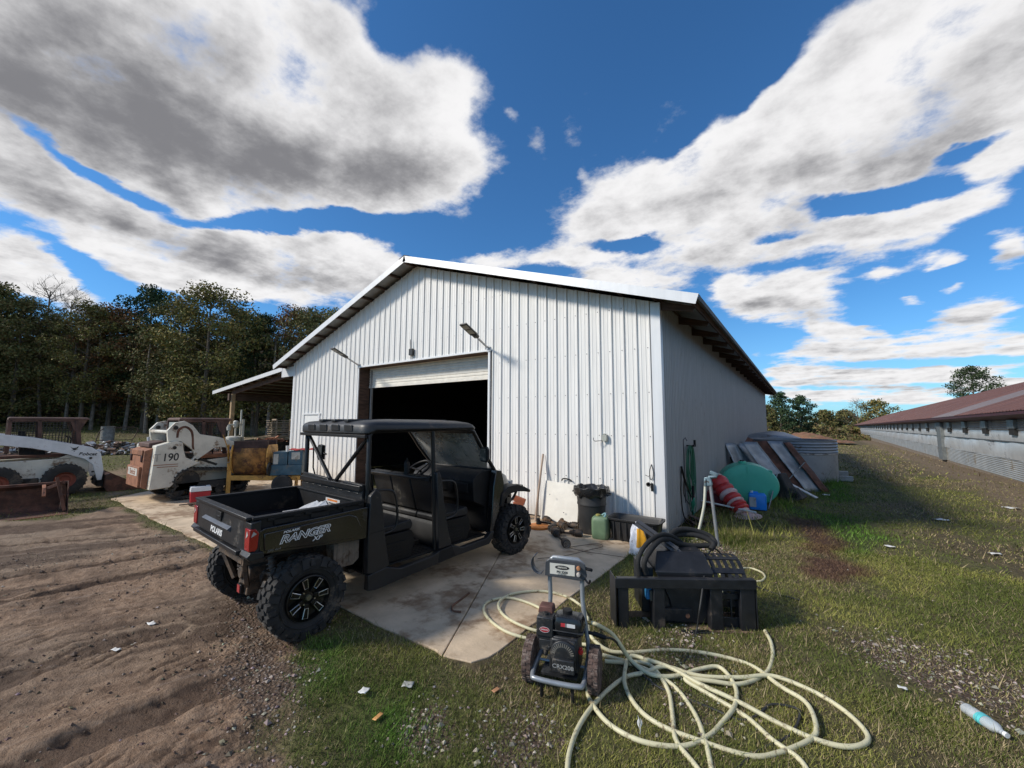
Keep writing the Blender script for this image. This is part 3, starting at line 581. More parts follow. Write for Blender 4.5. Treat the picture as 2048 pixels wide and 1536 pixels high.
# personnel door
pd=M(); pd.box(sx0,sx0+.07,-.03,.0,.0,sz1); pd.box(sx1-.07,sx1,-.03,.0,0,sz1); pd.box(sx0-.03,sx1+.03,-.036,.0,sz1,sz1+.05); pdo=pd.obj('door_frame',TRM,barn,bev=.002)
pd=M(); pd.box(sx0+.075,sx1-.075,-.006,.03,.02,sz1-.01); d_=pd.obj('door',mt('door_white',(.72,.72,.70),.5,var=.05),barn); d_['label']='plain white side door'
pd=M(); pd.lathe([(0,0),(.026,.01),(.03,.03),(.012,.04),(.012,.06)],TR(sx1-.15,-.006-.06,1.0,rx=-90),12); pd.obj('door_knob',mt('brass',(.45,.33,.12),.35,.9),d_)
# lean-to roof on the far left side
LX0,LX1=-19.8,-13.3
def lz(x): return 3.78+(x-LX1)*.092
LT=9.0
m=M(); m.box(LX1-.02,-Wd-.03,-.012,.0,3.42,3.76); m.box(LX1-.03,LX1+.0,-.016,.05,3.42,3.80); m.obj('lean_to_fascia',TRM,barn)
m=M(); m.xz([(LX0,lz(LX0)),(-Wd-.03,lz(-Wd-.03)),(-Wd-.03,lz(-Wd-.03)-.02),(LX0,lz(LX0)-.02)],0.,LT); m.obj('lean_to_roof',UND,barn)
m=M(); m.xz([(LX0,lz(LX0)+.02),(LX1,lz(LX1)+.02),(LX1,lz(LX1)-.13),(LX0,lz(LX0)-.13)],-.02,-.006); m.obj('lean_to_rake',TRM,barn)
first=None
for i in range(9):
    x=LX0+.25+i*.82
    if first is None: m=M(); m.box(-.045,.045,.02,LT,-.115,-.025); first=m.obj('lean_to_purlin',WD,barn); q=first
    else: q=dup(first,barn)
    q.location=(x,0,lz(x))
first=None
for y in (.25,3.0,6.0,8.8):
    if first is None: m=M(); m.xz([(-18.3,lz(-18.3)-.12),(-Wd-.04,lz(-Wd)-.12),(-Wd-.04,lz(-Wd)-.33),(-18.3,lz(-18.3)-.33)],-.03,.03); first=m.obj('lean_to_rafter',mt('red_brown_beam',(.13,.065,.04),.85,var=.3),barn); q=first
    else: q=dup(first,barn)
    q.location=(0,y,0)
m=M(); m.box(-18.1,-17.95,0,LT,lz(-18)-.62,lz(-18)-.33); m.obj('lean_to_beam',WD,barn)
first=None
for y in (.15,4.5,8.8):
    if first is None: m=M(); m.box(-.07,.07,-.07,.07,-.1,lz(-18)-.34); first=m.obj('lean_to_post',WDY,barn,bev=.004); q=first
    else: q=dup(first,barn)
    q.location=(-17.95,y,0)
# ---------------- wall lamps ----------------
def lamp(x,label,z):
    t=thing('wall_lamp',label,'lamp',(x,0,z),group='solar lamps over the roll up door')
    A=TR(0,-.02,0,rx=0); ar=M(); a=R(24); d=Vector((0,-math.cos(a),math.sin(a)))
    ar.cyl((0,-.03,0),Vector((0,-.03,0))+d*.48,.022,.022,10); ar.obj('arm',mt('lamp_grey',(.38,.39,.40),.45,.5),t)
    b=M(); b.cbox((0,-.035,-.02),(.07,.012,.14)); b.cbox((0,-.05,0),(.04,.03,.06)); b.obj('bracket',mt('lamp_grey',(0,0,0)),t)
    Tm=frame(Vector((0,-.03,0))+d*.42,d,(1,0,0))
    b=M(); b.prism([(-.06,-.02),(.06,-.02),(.06,.03),(-.06,.03)],0,.12,Tm); b.prism([(-.10,-.012),(.10,-.012),(.09,.022),(-.09,.022)],.10,.50,Tm); b.obj('lamp_head',mt('lamp_black',(.02,.02,.02),.4),t,bev=.006)
    b=M(); b.box(-.075,.075,-.016,-.012,.16,.30,Tm); b.box(-.075,.075,-.016,-.012,.33,.46,Tm); b.obj('led_panel',mt('lamp_lens',(.30,.29,.25),.3),t)
lamp(-3.72,'solar lamp on a pipe arm at the right top corner of the roll up door',3.49)
lamp(-8.6,'solar lamp on a pipe arm at the left top corner of the roll up door',3.49)
t=thing('antenna_box','small dark antenna box mounted above the middle of the roll up door','antenna',(-6.26,0,3.56))
b=M(); b.box(-.07,.07,-.09,-.022,.0,.17); b.obj('box',mt('lamp_black',(0,0,0)),t,bev=.006)
b=M(); b.cyl((-.03,-.06,.15),(-.045,-.06,.42),.009,.007,8); b.cyl((.03,-.04,-.1),(.03,-.04,.02),.006,.006,6); b.obj('aerial',mt('lamp_black',(0,0,0)),t)
# ---------------- utility vehicle ----------------
BK=mt('black_plastic',(.007,.007,.008),.55,spec=.35,var=.3,vs=5,bump=.15,bs=120,dirt=(.07,.055,.042),d=.32,ds=3)
BKG=mt('grey_black_plastic',(.012,.0125,.0145),.4,spec=.5,var=.2,vs=6,bump=.15,bs=150,dirt=(.09,.075,.06),d=.3,ds=4)
PNT=mt('dark_panel_paint',(.009,.009,.0095),.2,var=.2,coat=.6,dirt=(.022,.020,.017),d=.25,ds=2.5)
MET=mt('black_tube',(.012,.012,.013),.38,.2,var=.3,dirt=(.06,.05,.04),d=.2)
RUB=mt('tyre_rubber',(.022,.021,.021),.85,var=.35,vs=9,bump=.3,bs=70,dirt=(.11,.085,.065),d=.42,ds=5)
SIL=mt('machined_edge',(.62,.60,.56),.3,.9,var=.15); RIM=mt('rim_black',(.012,.012,.012),.3,.4,dirt=(.09,.07,.05),d=.3,ds=8)
SEATM=mt('seat_vinyl',(.009,.009,.010),.55,bump=.2,bs=60,dirt=(.09,.08,.065),d=.35); MUD=mt('muddy_steel',(.07,.055,.045),.75,.3,var=.5,vs=12,bump=.4,dirt=(.16,.11,.075),d=.6,ds=9)
REDL=mt('red_lens',(.32,.008,.01),.18,var=.1,coat=.5); WHT=mt('decal_white',(.75,.75,.75),.5,var=.03); LIGHTL=mt('clear_lens',(.5,.5,.48),.1)
SHLD=mt('heat_shield',(.20,.165,.135),.6,.3,var=.3,vs=8,bump=.3,bs=30,dirt=(.10,.06,.035),d=.5,ds=5)
utv=thing('utility_vehicle','black four seat utility vehicle with a cargo bed parked before the barn door','utility vehicle',(-2.43,-5.02,0),86.75)
def P_(name,m,mat,bev=.004,par=None,**k): return m.obj(name,mat,par or utv,bev=bev,**k)
def knobtyre(r,w,n=22):
    m=M(); hw=w/2; ri=.188
    prof=[(ri,-hw*.72),(ri+.03,-hw*.86),(r*.80,-hw*1.0),(r*.93,-hw*.94),(r*.965,-hw*.78),(r*.972,0),(r*.965,hw*.78),(r*.93,hw*.94),(r*.80,hw*1.0),(ri+.03,hw*.86),(ri,hw*.72)]
    m.lathe(prof,TR(rx=90),44,cap=False)
    for i in range(n):
        a=2*PI*i/n
        for (off,da,wx,lx,sk) in ((-.25,0,.30,.052,18),(.25,.5,.30,.052,-18),(-.66,.5,.26,.060,-12),(.66,0,.26,.060,12)):
            aa=a+da*2*PI/n
            T=Matrix.Rotation(aa,4,'Y')@Matrix.Translation((0,off*w*.5*1.12,r*.975))@Matrix.Rotation(R(sk),4,'Z')
            h=.013
            m.add([T@Vector(v) for v in [(-lx/2,-wx*w*.5,-h),(lx/2,-wx*w*.5,-h),(lx/2,wx*w*.5,-h),(-lx/2,wx*w*.5,-h),(-lx*.4,-wx*w*.42,h),(lx*.4,-wx*w*.42,h),(lx*.4,wx*w*.42,h),(-lx*.4,wx*w*.42,h)]],[(4,5,6,7),(0,1,5,4),(1,2,6,5),(2,3,7,6),(3,0,4,7)])
        for sg in (-1,1):
            T=Matrix.Rotation(a+(.25 if i%2 else .0)*2*PI/n,4,'Y')@Matrix.Translation((0,sg*hw*.97,r*.885))@Matrix.Rotation(sg*R(14),4,'X')
            l=.030 if i%2 else .022; hh_=.040 if i%2 else .028
            m.add([T@Vector(v) for v in [(-l,-.012,-hh_),(l,-.012,-hh_),(l,.012,-hh_),(-l,.012,-hh_),(-l*.8,-.012,hh_),(l*.8,-.012,hh_),(l*.8,.012,hh_),(-l*.8,.012,hh_)]],[(0,3,2,1),(4,5,6,7),(0,1,5,4),(1,2,6,5),(2,3,7,6),(3,0,4,7)])
    # raised sidewall rings
    for sg in (-1,1): m.lathe([(r*.70,sg*(hw*.97)),(r*.715,sg*(hw*.97+.006)),(r*.73,sg*(hw*.975))] if sg>0 else [(r*.73,sg*(hw*.975)),(r*.715,sg*(hw*.97+.006)),(r*.70,sg*(hw*.97))],TR(rx=90),44,cap=False)
    return m
def wheel(x,y,sg,steer=0):
    t=bpy.data.objects.new('wheel',None); COL.objects.link(t); t.parent=utv; t.location=(x,y,.326); t.rotation_euler=(0,RNG.uniform(0,1),R(steer)+(0 if sg<0 else PI))
    return t
_wm={}
def build_wheel(x,y,sg):
    t=wheel(x,y,sg)
    if not _wm:
        o=knobtyre(.332,.225).obj('tyre',RUB,t,ang=30); 
        m=M(); m.lathe([(.192,.10),(.192,-.085),(.186,-.108),(.176,-.112),(.172,-.10),(.168,-.06),(.09,-.045),(.05,-.05),(.045,-.085),(.0,-.09)][::-1] if 0 else [(.0,-.09),(.045,-.085),(.05,-.05),(.09,-.045),(.168,-.06),(.172,-.10),(.176,-.112),(.186,-.108),(.192,-.085),(.192,.10)],TR(rx=90)@Matrix.Scale(-1,4,(0,0,1)),40,cap=False)
        rim=m.obj('rim',RIM,t,ang=30,recalc=True)
        m=M(); m2=M()
        for i in range(7):
            T=Matrix.Rotation(2*PI*i/7,4,'Y')@TR(0,-.092,0)
            m.add([T@Vector(v) for v in [(-.026,.03,.045),(.026,.03,.045),(.03,.03,.172),(-.03,.03,.172),(-.018,-.004,.05),(.018,-.004,.05),(.022,-.012,.17),(-.022,-.012,.17)]],[(4,5,6,7),(0,1,5,4),(1,2,6,5),(2,3,7,6),(3,0,4,7)])
            f=1 if i%2 else -1
            pts=[(-.014*f,-.012,.085),(-.018*f,-.014,.118),(-.022*f,-.018,.163),(.022*f,-.018,.163),(.018*f,-.014,.128),(.016*f,-.012,.085)]
            m2.tube([T@Vector(p) for p in pts],.0042,5,closed=True)
            T2=Matrix.Rotation(2*PI*(i+.5)/7,4,'Y'); m2.cyl(T2@Vector((0,-.075,.06)),T2@Vector((0,-.095,.06)),.006,.006,6) if i%2 else None
        m.obj('spokes',RIM,rim,recalc=True,bev=.002); m2.obj('spoke_edges',SIL,rim)
        m=M(); m.cyl((0,-.085,0),(0,-.104,0),.026,.022,16); m.obj('hub_cap',mt('hubcap',(.16,.15,.10),.4,.5),rim)
        _wm['t']=list(t.children)
    else:
        for c in _wm['t']: dup(c,t)
    return t
for x in (.07,2.97):
    for sg in (-1,1): build_wheel(x,sg*.675,sg)
# cargo bed
m=M(); X0,X1,Yb=-.385,.60,.715
m.box(X0,X1,-Yb+.04,Yb-.04,.80,.835)
for sg in (-1,1):
    y0,y1=sorted((sg*Yb,sg*(Yb-.035)))
    m.box(X0,X1,y0,y1,.80,1.045); y0,y1=sorted((sg*(Yb+.014),sg*(Yb-.05))); m.box(X0,X1+.0,y0,y1,1.046,1.068)
    for i in range(3):
        xx=X0+.16+i*.3; y0,y1=sorted((sg*(Yb+.001),sg*(Yb+.016)))
        m.box(xx,xx+.16,y0,y1,.985,1.044); m.box(xx-.05,xx+.21,y0,y1,1.022,1.0455)
m.box(X1-.035,X1+.002,-Yb+.05,Yb-.05,.84,1.05); m.box(X1-.05,X1+.0,-Yb+.051,Yb-.051,1.046,1.064)
for i in range(12): m.box(X0+.05,X1-.05,-.62+i*.11,-.59+i*.11,.836,.842)
P_('cargo_bed',m,BK)
m=M()
for i in range(2): pass
lb=M(); lb.box(X1-.040,X1-.036,-.32,-.02,.955,1.02); P_('warning_label',lb,mt('label_white',(.6,.58,.55),.5),0)
lb=M(); lb.box(X1-.0415,X1-.0405,-.27,-.06,.992,1.012); P_('warning_label',lb,mt('label_orange',(.6,.2,.05),.5),0)
lb=M(); lb.box(X1-.0415,X1-.0405,-.25,-.09,.962,.978); P_('warning_label',lb,mt('label_grey',(.1,.1,.1),.5),0)
# side body panels with script
for sg in (-1,1):
    m=M(); a,b_=sorted((sg*.716,sg*.752))
    m.xz([(-.33,.775),(-.345,.955),(-.30,.975),(.18,.985),(.55,1.0),(.62,1.0),(.62,.70),(.35,.715),(.1,.735)],a,b_)
    a,b_=sorted((sg*.752,sg*.766)); m.xz([(-.30,.80),(-.31,.935),(.42,.965),(.50,.93),(.56,.80),(.50,.735),(.12,.755)],a,b_)
    pn=P_('bed_side_panel',m,PNT,.006)
    if sg<0:
        T=FACE(0,-1,(0.02,-.7662,.868))
        T=Matrix.Rotation(0,4,'X')@T
        q=text('script',"RANGER",.088,WHT,pn,T@TR(rz=3),.0006,.35,.0045,sx=1.28,ls=.95)
        q=text('script',"RANGER",.088,PNT,pn,T@TR(0,0,.0011,rz=3),.0006,.35,-.0012,sx=1.28,ls=.95)
        text('script',"POLARIS",.026,WHT,pn,T@TR(-.12,.052,.0004,rz=3),.0006,.3,.0006,sx=1.3)
        text('script',"XP",.05,WHT,pn,T@TR(.10,-.055,.0004,rz=3),.0006,.35,.0008,sx=1.3)
        text('script',"EPS 4x4",.026,mt('decal_grey',(.16,.16,.16),.5),pn,T@TR(-.25,-.075,.0004,rz=3),.0006,.3,0,sx=1.2)
# bed corner posts and tail lights
for sg in (-1,1):
    m=M(); a,b_=sorted((sg*.60,sg*.752)); m.xz([(-.40,.80),(-.405,1.03),(-.33,1.045),(-.33,.775)],a,b_); 
    a,b_=sorted((sg*.56,sg*.775)); m.xz([(-.43,.775),(-.40,.81),(-.31,.80),(-.30,.755),(-.40,.74)],a,b_)
    P_('bed_corner',m,BKG,.006)
    m=M(); a,b_=sorted((sg*.66,sg*.762)); m.xz([(-.412,.815),(-.414,.985),(-.37,.985),(-.345,.95),(-.350,.83),(-.37,.812)],a,b_); tl=P_('tail_light',m,REDL,.005)
    m=M(); m.prism([(-.02,-.02),(.02,.0),(-.005,.022),(-.012,.004)],0,.002,FACE(0,sg,(-.382,sg*.7625,.945))); m.prism([(-.02,-.03),(.02,.0),(-.005,.03)],0,.002,FACE(-1,0,(-.4142,sg*.715,.94))); P_('reversing_lens',m,LIGHTL,0,tl)
# tailgate
m=M(); m.box(-.405,-.375,-.655,.655,.80,1.055); m.box(-.425,-.36,-.70,.70,1.046,1.072)
m.add([(-.406,-.60,.80),(-.406,.60,.80),(-.406,.60,1.03),(-.406,-.60,1.03),(-.43,-.45,.815),(-.43,.45,.815),(-.422,.38,.93),(-.422,-.38,.93)],[(4,5,6,7)[::-1],(0,1,5,4)[::-1],(1,2,6,5)[::-1],(2,3,7,6)[::-1],(3,0,4,7)[::-1]])
m.box(-.45,-.37,-.60,.60,.765,.80)
tg=P_('tailgate',m,BKG,.005)
m=M(); m.xz([(-.425,.905),(-.45,.93),(-.41,.955),(-.41,.90)],-.36,.36); P_('step',m,mt('grey_trim_plastic',(.10,.11,.13),.45),.003,tg)
m=M(); m.box(-.428,-.404,-.11,.03,.955,1.035); m.box(-.432,-.426,-.09,.01,.985,1.0); P_('handle',m,BK,.004,tg)
text('script','POLARIS',.072,WHT,tg,FACE(-1,0,(-.4315,-.02,.862)),.0008,.25,.0025,sx=1.15)
# heat shield and muffler
m=M(); m.lathe([(0,0),(.10,.004),(.115,.02),(.115,.17),(.10,.186),(0,.19)],TR(.38,-.52,.60,ry=90),20); m.cyl((.30,-.45,.56),(.1,-.3,.55),.028,.028,10); P_('muffler',m,SHLD,0)
m=M(); m.xz([(.34,.50),(.34,.72),(.60,.72),(.60,.50),(.54,.455),(.40,.455)],-.655,-.64); 
for i in range(4): m.box(.37+i*.06,.385+i*.06,-.660,-.654,.49,.70)
P_('heat_shield',m,SHLD,.004)
# chassis, suspension, hitch
m=M()
for y in (-.30,.30): m.beam((-.30,y,.62),(.7,y,.60),.05,.07); m.beam((.6,y,.36),(3.1,y,.36),.05,.08)
m.beam((-.28,-.3,.62),(-.28,.3,.62),.05,.05); m.beam((-.28,-.3,.62),(-.20,-.16,.35),.035,.035); m.beam((-.28,.3,.62),(-.20,.16,.35),.035,.035)
m.box(.62,2.9,-.45,.45,.30,.335); m.box(.3,.62,-.35,.35,.3,.62)
m.beam((.5,-.3,.36),(.5,-.3,.66),.05,.05); m.beam((.5,.3,.36),(.5,.3,.66),.05,.05)
P_('chassis',m,MUD,.003)
m=M(); m.cbox((-.02,0,.37),(.34,.24,.24),0,0,0,.85); m.cyl((-.0,-.16,.37),(-.0,.16,.37),.09,.09,16); m.cyl((-.2,.05,.42),(.2,.05,.42),.055,.055,12); P_('gearbox',m,MUD,.01)
for x in (.07,2.97):
    for sg in (-1,1):
        m=M()
        for dx in (-.14,.14):
            m.tube([(x+dx,sg*.15,.27),(x+dx*.35,sg*.52,.24)],.017,8); m.tube([(x+dx,sg*.16,.44),(x+dx*.4,sg*.50,.42)],.015,8)
        m.beam((x,sg*.53,.22),(x,sg*.53,.46),.05,.04); P_('suspension_arm',m,MUD,0)
        m=M(); m.cyl((x,sg*.12,.36),(x,sg*.56,.335),.016,.016,10); m.lathe([(.02,0),(.045,.02),(.035,.05),(.04,.07),(.02,.11)],frame((x,sg*.40,.345),(0,sg,0)),12); m.lathe([(.04,0),(.13,.004),(.13,.012),(.04,.014)],frame((x,sg*.555,.338),(0,sg,0)),20); P_('axle_shaft',m,MUD,0)
        m=M(); a=Vector((x-.12,sg*.42,.28));b_=Vector((x-.17,sg*.34,.70)); m.cyl(a,b_,.018,.018,8); m.cyl(a.lerp(b_,.55),b_,.03,.03,10)
        pts=[]; z=(b_-a); T=frame(a.lerp(b_,.12),z)
        for i in range(80): t=i/80; pts.append(T@Vector((.042*math.cos(t*2*PI*8),.042*math.sin(t*2*PI*8),t*z.length*.7)))
        m.tube(pts,.0065,5); P_('shock_absorber',m,mt('spring_grey',(.10,.09,.085),.5,.3,dirt=(.16,.11,.075),d=.4),0)
m=M(); m.beam((-.20,-.02,.30),(.0,0,.30),.055,.055); m.box(-.22,-.19,-.065,.025,.265,.34); P_('hitch',m,MET)
m=M(); m.box(-.226,-.221,-.05,.01,.27,.335); P_('hitch_tag',m,mt('tag_red',(.35,.04,.04),.5),0)
# floor and sills
m=M(); m.box(.64,2.45,-.66,.66,.335,.352)
for i in range(26): m.box(.95+i*.055,.965+i*.055,-.62,.62,.353,.360)
P_('floor_pan',m,BK)
for sg in (-1,1):
    def sy(a,b): return sorted((sg*a,sg*b))
    m=M(); m.xz([(.64,.20),(.64,.345),(.85,.37),(1.02,.315),(1.45,.33),(1.56,.37),(1.78,.37),(1.92,.32),(2.36,.335),(2.44,.40),(2.50,.40),(2.46,.30),(2.40,.25),(1.85,.245),(.72,.185)],*sy(.70,.768)); P_('sill',m,BKG,.006)
    m=M(); m.xz([(.63,.36),(.63,.74),(.64,1.10),(.70,1.16),(.755,1.12),(.79,.95),(.81,.76),(.84,.60),(.885,.385),(.78,.33)],*sy(.705,.762)); P_('rear_quarter_panel',m,BKG,.008)
    m=M(); m.xz([(.635,.735),(.845,.745),(.845,.752),(.635,.742)],*sy(.762,.764)); P_('panel_seam',m,BK,0)
    m=M(); m.xz([(1.545,.38),(1.53,.66),(1.515,.95),(1.49,1.25),(1.53,1.27),(1.575,1.16),(1.61,.92),(1.68,.60),(1.745,.385)],*sy(.705,.758)); P_('middle_pillar_panel',m,BKG,.008)
    m=M(); m.xz([(1.53,.24),(1.55,.37),(1.745,.38),(1.80,.26)],*sy(.72,.772)); P_('step_guard',m,BK,.006)
    m=M(); m.xz([(2.43,.38),(2.47,.36),(2.60,.62),(2.68,.80),(2.72,1.0),(2.66,1.175),(2.55,1.19),(2.50,.98),(2.47,.6)],*sy(.66,.755)); P_('front_quarter_panel',m,PNT,.01)
    # seat boxes seen from the side
# seats
def seat(x,n,lab):
    b=M(); b.xz([(x-.02,.355),(x,.60),(x+.03,.64),(x+.50,.64),(x+.53,.60),(x+.545,.50),(x+.50,.355)],-.64,.64)
    for sg in (-1,1):
        y0,y1=sorted((sg*.64,sg*.652)); b.xz([(x+.08,.40),(x+.08,.55),(x+.42,.55),(x+.42,.40),(x+.25,.365)],y0,y1)
        for i in range(3): y0,y1=sorted((sg*.652,sg*.658)); b.box(x+.12,x+.36,y0,y1,.42+i*.04,.43+i*.04)
    P_('seat_box',b,mt('seat_box_black',(.0065,.0065,.007),.5,spec=.3,bump=.1,bs=80),.012)
    for k in range(n):
        w=1.24/n; y0=-.62+k*w
        c=M(); c.loft([[(x+.02+(q[0])*.50,yy,.645+q[1]) for q in ((0,0),(1,0),(1.04,.06),(.98,.11),(.5,.085),(.1,.09),(0,.06))][::-1] for yy in (y0+.004,y0+.03,y0+w-.03,y0+w-.004)]); P_('seat_cushion',c,SEATM,.015)
        c=M(); c.loft([[(x+.02+a-.13*(h/.45),yy,.74+h) for a,h in ((0,0),(.10,0),(.115,.2),(.10,.42),(.06,.46),(.0,.43))] for yy in (y0+.006,y0+.04,y0+w-.04,y0+w-.006)]); P_('seat_back',c,SEATM,.015)
seat(.74,1,''); seat(1.62,3,'')
for x in (.72,1.60): m=M(); m.beam((x-.13,-.66,1.17),(x-.13,.66,1.17),.03,.05); P_('seat_rail',m,MET)
m=M(); m.tube([(1.48,-.66,1.19),(1.44,-.5,1.175),(1.44,.5,1.175),(1.48,.66,1.19)],.014,8); P_('rear_grab_bar',m,MET,0)
# roll cage
cg=M(); r=.026
for sg in (-1,1):
    y=sg*.68
    cg.tube([(.66,y,.34),(.655,y,1.2),(.65,y,1.70),(.70,y,1.745),(1.5,y,1.775),(2.02,y,1.765),(2.16,y,1.72),(2.36,y*.99,1.46),(2.62,y*.97,1.17),(2.66,y*.97,.9)],r,10)
    cg.tube([(1.55,y,.36),(1.51,y,1.2),(1.48,y,1.76)],r,10)
    cg.tube([(.655,y*.93,1.66),(.645,sg*.03,1.17)],.021,8)
for x,z in ((.655,1.71),(1.48,1.765),(2.13,1.73),(.655,1.14)): cg.tube([(x,-.68,z),(x,.68,z)],.022,8)
P_('roll_cage',cg,MET,0)
for sg in (-1,1):
  for x in (.98,1.86):
    cg=M(); y=sg*.69; cg.tube(crv([(x-.30,y,1.14),(x-.12,y,1.13),(x-.02,y,1.09),(x+.02,y,.95),(x+.03,y,.80),(x-.03,y,.70),(x-.28,y,.68)],4),.013,8); P_('hip_bar',cg,MET,0)
# roof
def rring(x,inset,z):
    w=.735-inset; c=.10; return [(x,-w,z)]
def roofring(s,z):
    # rounded rectangle
    x0,x1,w=.57+s,2.20-s,.745-s; c=.12; out=[]
    for (cx,cy,a0) in ((x1-c,w-c,0),(x0+c,w-c,90),(x0+c,-w+c,180),(x1-c,-w+c,270)):
        for k in range(6): a=R(a0+k*18); out.append((cx+c*math.cos(a),cy+c*math.sin(a),z+(.03 if 0 else 0)))
    return out
def bowl(ring):
    ring=[(x,y,z+(.052*max(0,min(1,(x-.62)/.14)) if z<1.73 else 0)) for x,y,z in ring]
    return [(x,y,z+.028*(1-((x-1.35)/.8)**2)*(1 if z>1.73 else .3)-(.02*sst1(x) if z>1.70 else 0)) for x,y,z in ring]
def sst1(x): t=max(0,min(1,(x-1.85)/.35)); return t*t*1.2
m=M(); m.loft([bowl(roofring(.02,1.705)),bowl(roofring(0,1.72)),bowl(roofring(0.0,1.785)),bowl(roofring(.018,1.815)),bowl(roofring(.05,1.832)),bowl(roofring(.16,1.842)),bowl(roofring(.4,1.846))])
for y in (-.30,-.02,.26,-.5,.46): m.box(.60,2.0,y-.045,y+.045,1.838,1.868) if abs(y)<.31 else None
for y in (-.42,-.15,.12,.40): m.cbox((.566,y,1.775),(.016,.17,.07),0,-8,0,.9)
rf=P_('roof',m,mt('roof_plastic',(.020,.021,.023),.45,var=.15,bump=.1,dirt=(.12,.10,.085),d=.35,ds=2),.006,ang=45)
m=M(); m.box(.575,.60,-.72,.72,1.675,1.708); m.box(.70,2.1,-.715,-.69,1.75,1.775); m.box(.70,2.1,.69,.715,1.75,1.775); P_('roof_rail',m,BK)
# windshield: dusty clear sheet in a black frame
gl=bpy.data.materials.new('dusty_glass'); gl.use_nodes=True; n=NT(gl.node_tree); b=gl.node_tree.nodes['Principled BSDF']; oc=n.a('ShaderNodeTexCoord').outputs['Object']
b.inputs['Base Color'].default_value=(.42,.43,.42,1); b.inputs['Roughness'].default_value=.35; n.set(b,'Alpha',n.ss(n.noise(oc,3.5,7,.7,.8),.2,.85,.22,.62))
m=M(); m.add([(2.155,-.655,1.72),(2.155,.655,1.72),(2.615,.64,1.175),(2.615,-.64,1.175)],[(0,1,2,3)]); P_('windshield',m,gl,0,solid=.004)
m=M(); m.tube([(2.60,-.64,1.18),(2.60,.64,1.18)],.02,8); m.tube([(2.17,-.64,1.71),(2.17,.64,1.71)],.02,8); P_('windshield_frame',m,BK,0)
# dash, wheel, console
m=M(); m.xz([(2.24,.80),(2.22,1.06),(2.28,1.14),(2.42,1.185),(2.64,1.17),(2.64,.36),(2.50,.36),(2.46,.7)],-.63,.63)
for y in (-.42,-.05): m.box(2.205,2.235,y-.12,y+.12,.90,1.03)
m.box(2.20,2.23,-.25,-.17,.88,1.05); P_('dashboard',m,BK,.008)
m=M(); T=frame((2.10,.34,1.17),(-.55,0,.83)); m.tube([T@Vector((.18*math.cos(a*PI/16),.18*math.sin(a*PI/16),0)) for a in range(32)],.016,8,closed=True)
for a in (90,210,330): m.tube([T@Vector((0,0,-.03)),T@Vector((.18*math.cos(R(a)),.18*math.sin(R(a)),0))],.012,6)
m.cyl(T@Vector((0,0,-.02)),T@Vector((0,0,-.2)),.02,.02,8); P_('steering_wheel',m,BK,0)
# rear cab wall
m=M(); m.box(.605,.635,-.66,.66,1.05,1.15); m.yz([(-.66,1.15),(-.66,1.205),(-.30,1.215),(-.27,1.19),(.02,1.185),(.06,1.215),(.66,1.235),(.66,1.15)],.602,.638)
for i in range(8): m.cbox((.604,-.55+i*.157,1.115),(.008,.09,.012))
for y in (-.52,-.28,.22): m.cbox((.602,y,1.18),(.02,.13,.03))
P_('rear_cab_wall',m,BKG,.004)
# hood, fenders, bumper
m=M()
def hr(x,w,zt,zb): return [(x,-w,zb),(x,w,zb),(x,w+.01,(zt+zb)/2),(x,w-.05,zt-.02),(x,w-.14,zt),(x,-w+.14,zt),(x,-w+.05,zt-.02),(x,-w-.01,(zt+zb)/2)]
m.loft([hr(2.60,.64,1.18,.75),hr(2.72,.63,1.165,.75),hr(2.9,.60,1.13,.78),hr(3.04,.56,1.075,.8),hr(3.12,.54,.98,.72)]); P_('hood',m,PNT,.01,recalc=True)
m=M(); m.loft([hr(3.08,.50,.98,.62),hr(3.2,.47,.92,.6),hr(3.26,.44,.84,.62)]); P_('nose',m,BK,.008,recalc=True)
for sg in (-1,1):
    m=M(); P2_=[(2.62,.70),(2.66,.86),(2.78,.94),(3.0,.95),(3.16,.90),(3.30,.84),(3.30,.80),(3.16,.83),(3.0,.85),(2.82,.84),(2.72,.78),(2.68,.68)]; m.xz(P2_,*sorted((sg*.50,sg*.775))); P_('front_fender',m,BK,.008)
    m=M(); P2_=[(-.30,.735),(-.2,.76),(.2,.77),(.36,.72),(.34,.70),(.18,.735),(-.18,.73)]; m.xz(P2_,*sorted((sg*.42,sg*.72))); P_('rear_mud_guard',m,BK,.004)
    m=M(); m.cbox((3.19,sg*.42,.93),(.05,.16,.07),0,20,0); P_('headlight',m,LIGHTL)
m=M(); m.tube(crv([(3.2,-.40,.62),(3.34,-.42,.68),(3.36,-.40,.86),(3.36,.40,.86),(3.34,.42,.68),(3.2,.40,.62)],4),.02,8); m.tube([(3.1,-.36,.45),(3.33,-.36,.72),(3.36,-.36,.86)],.018,8); m.tube([(3.1,.36,.45),(3.33,.36,.72),(3.36,.36,.86)],.018,8); m.tube([(3.33,-.47,.87),(3.33,-.6,.87)],.022,8); P_('front_bumper',m,MET,0)
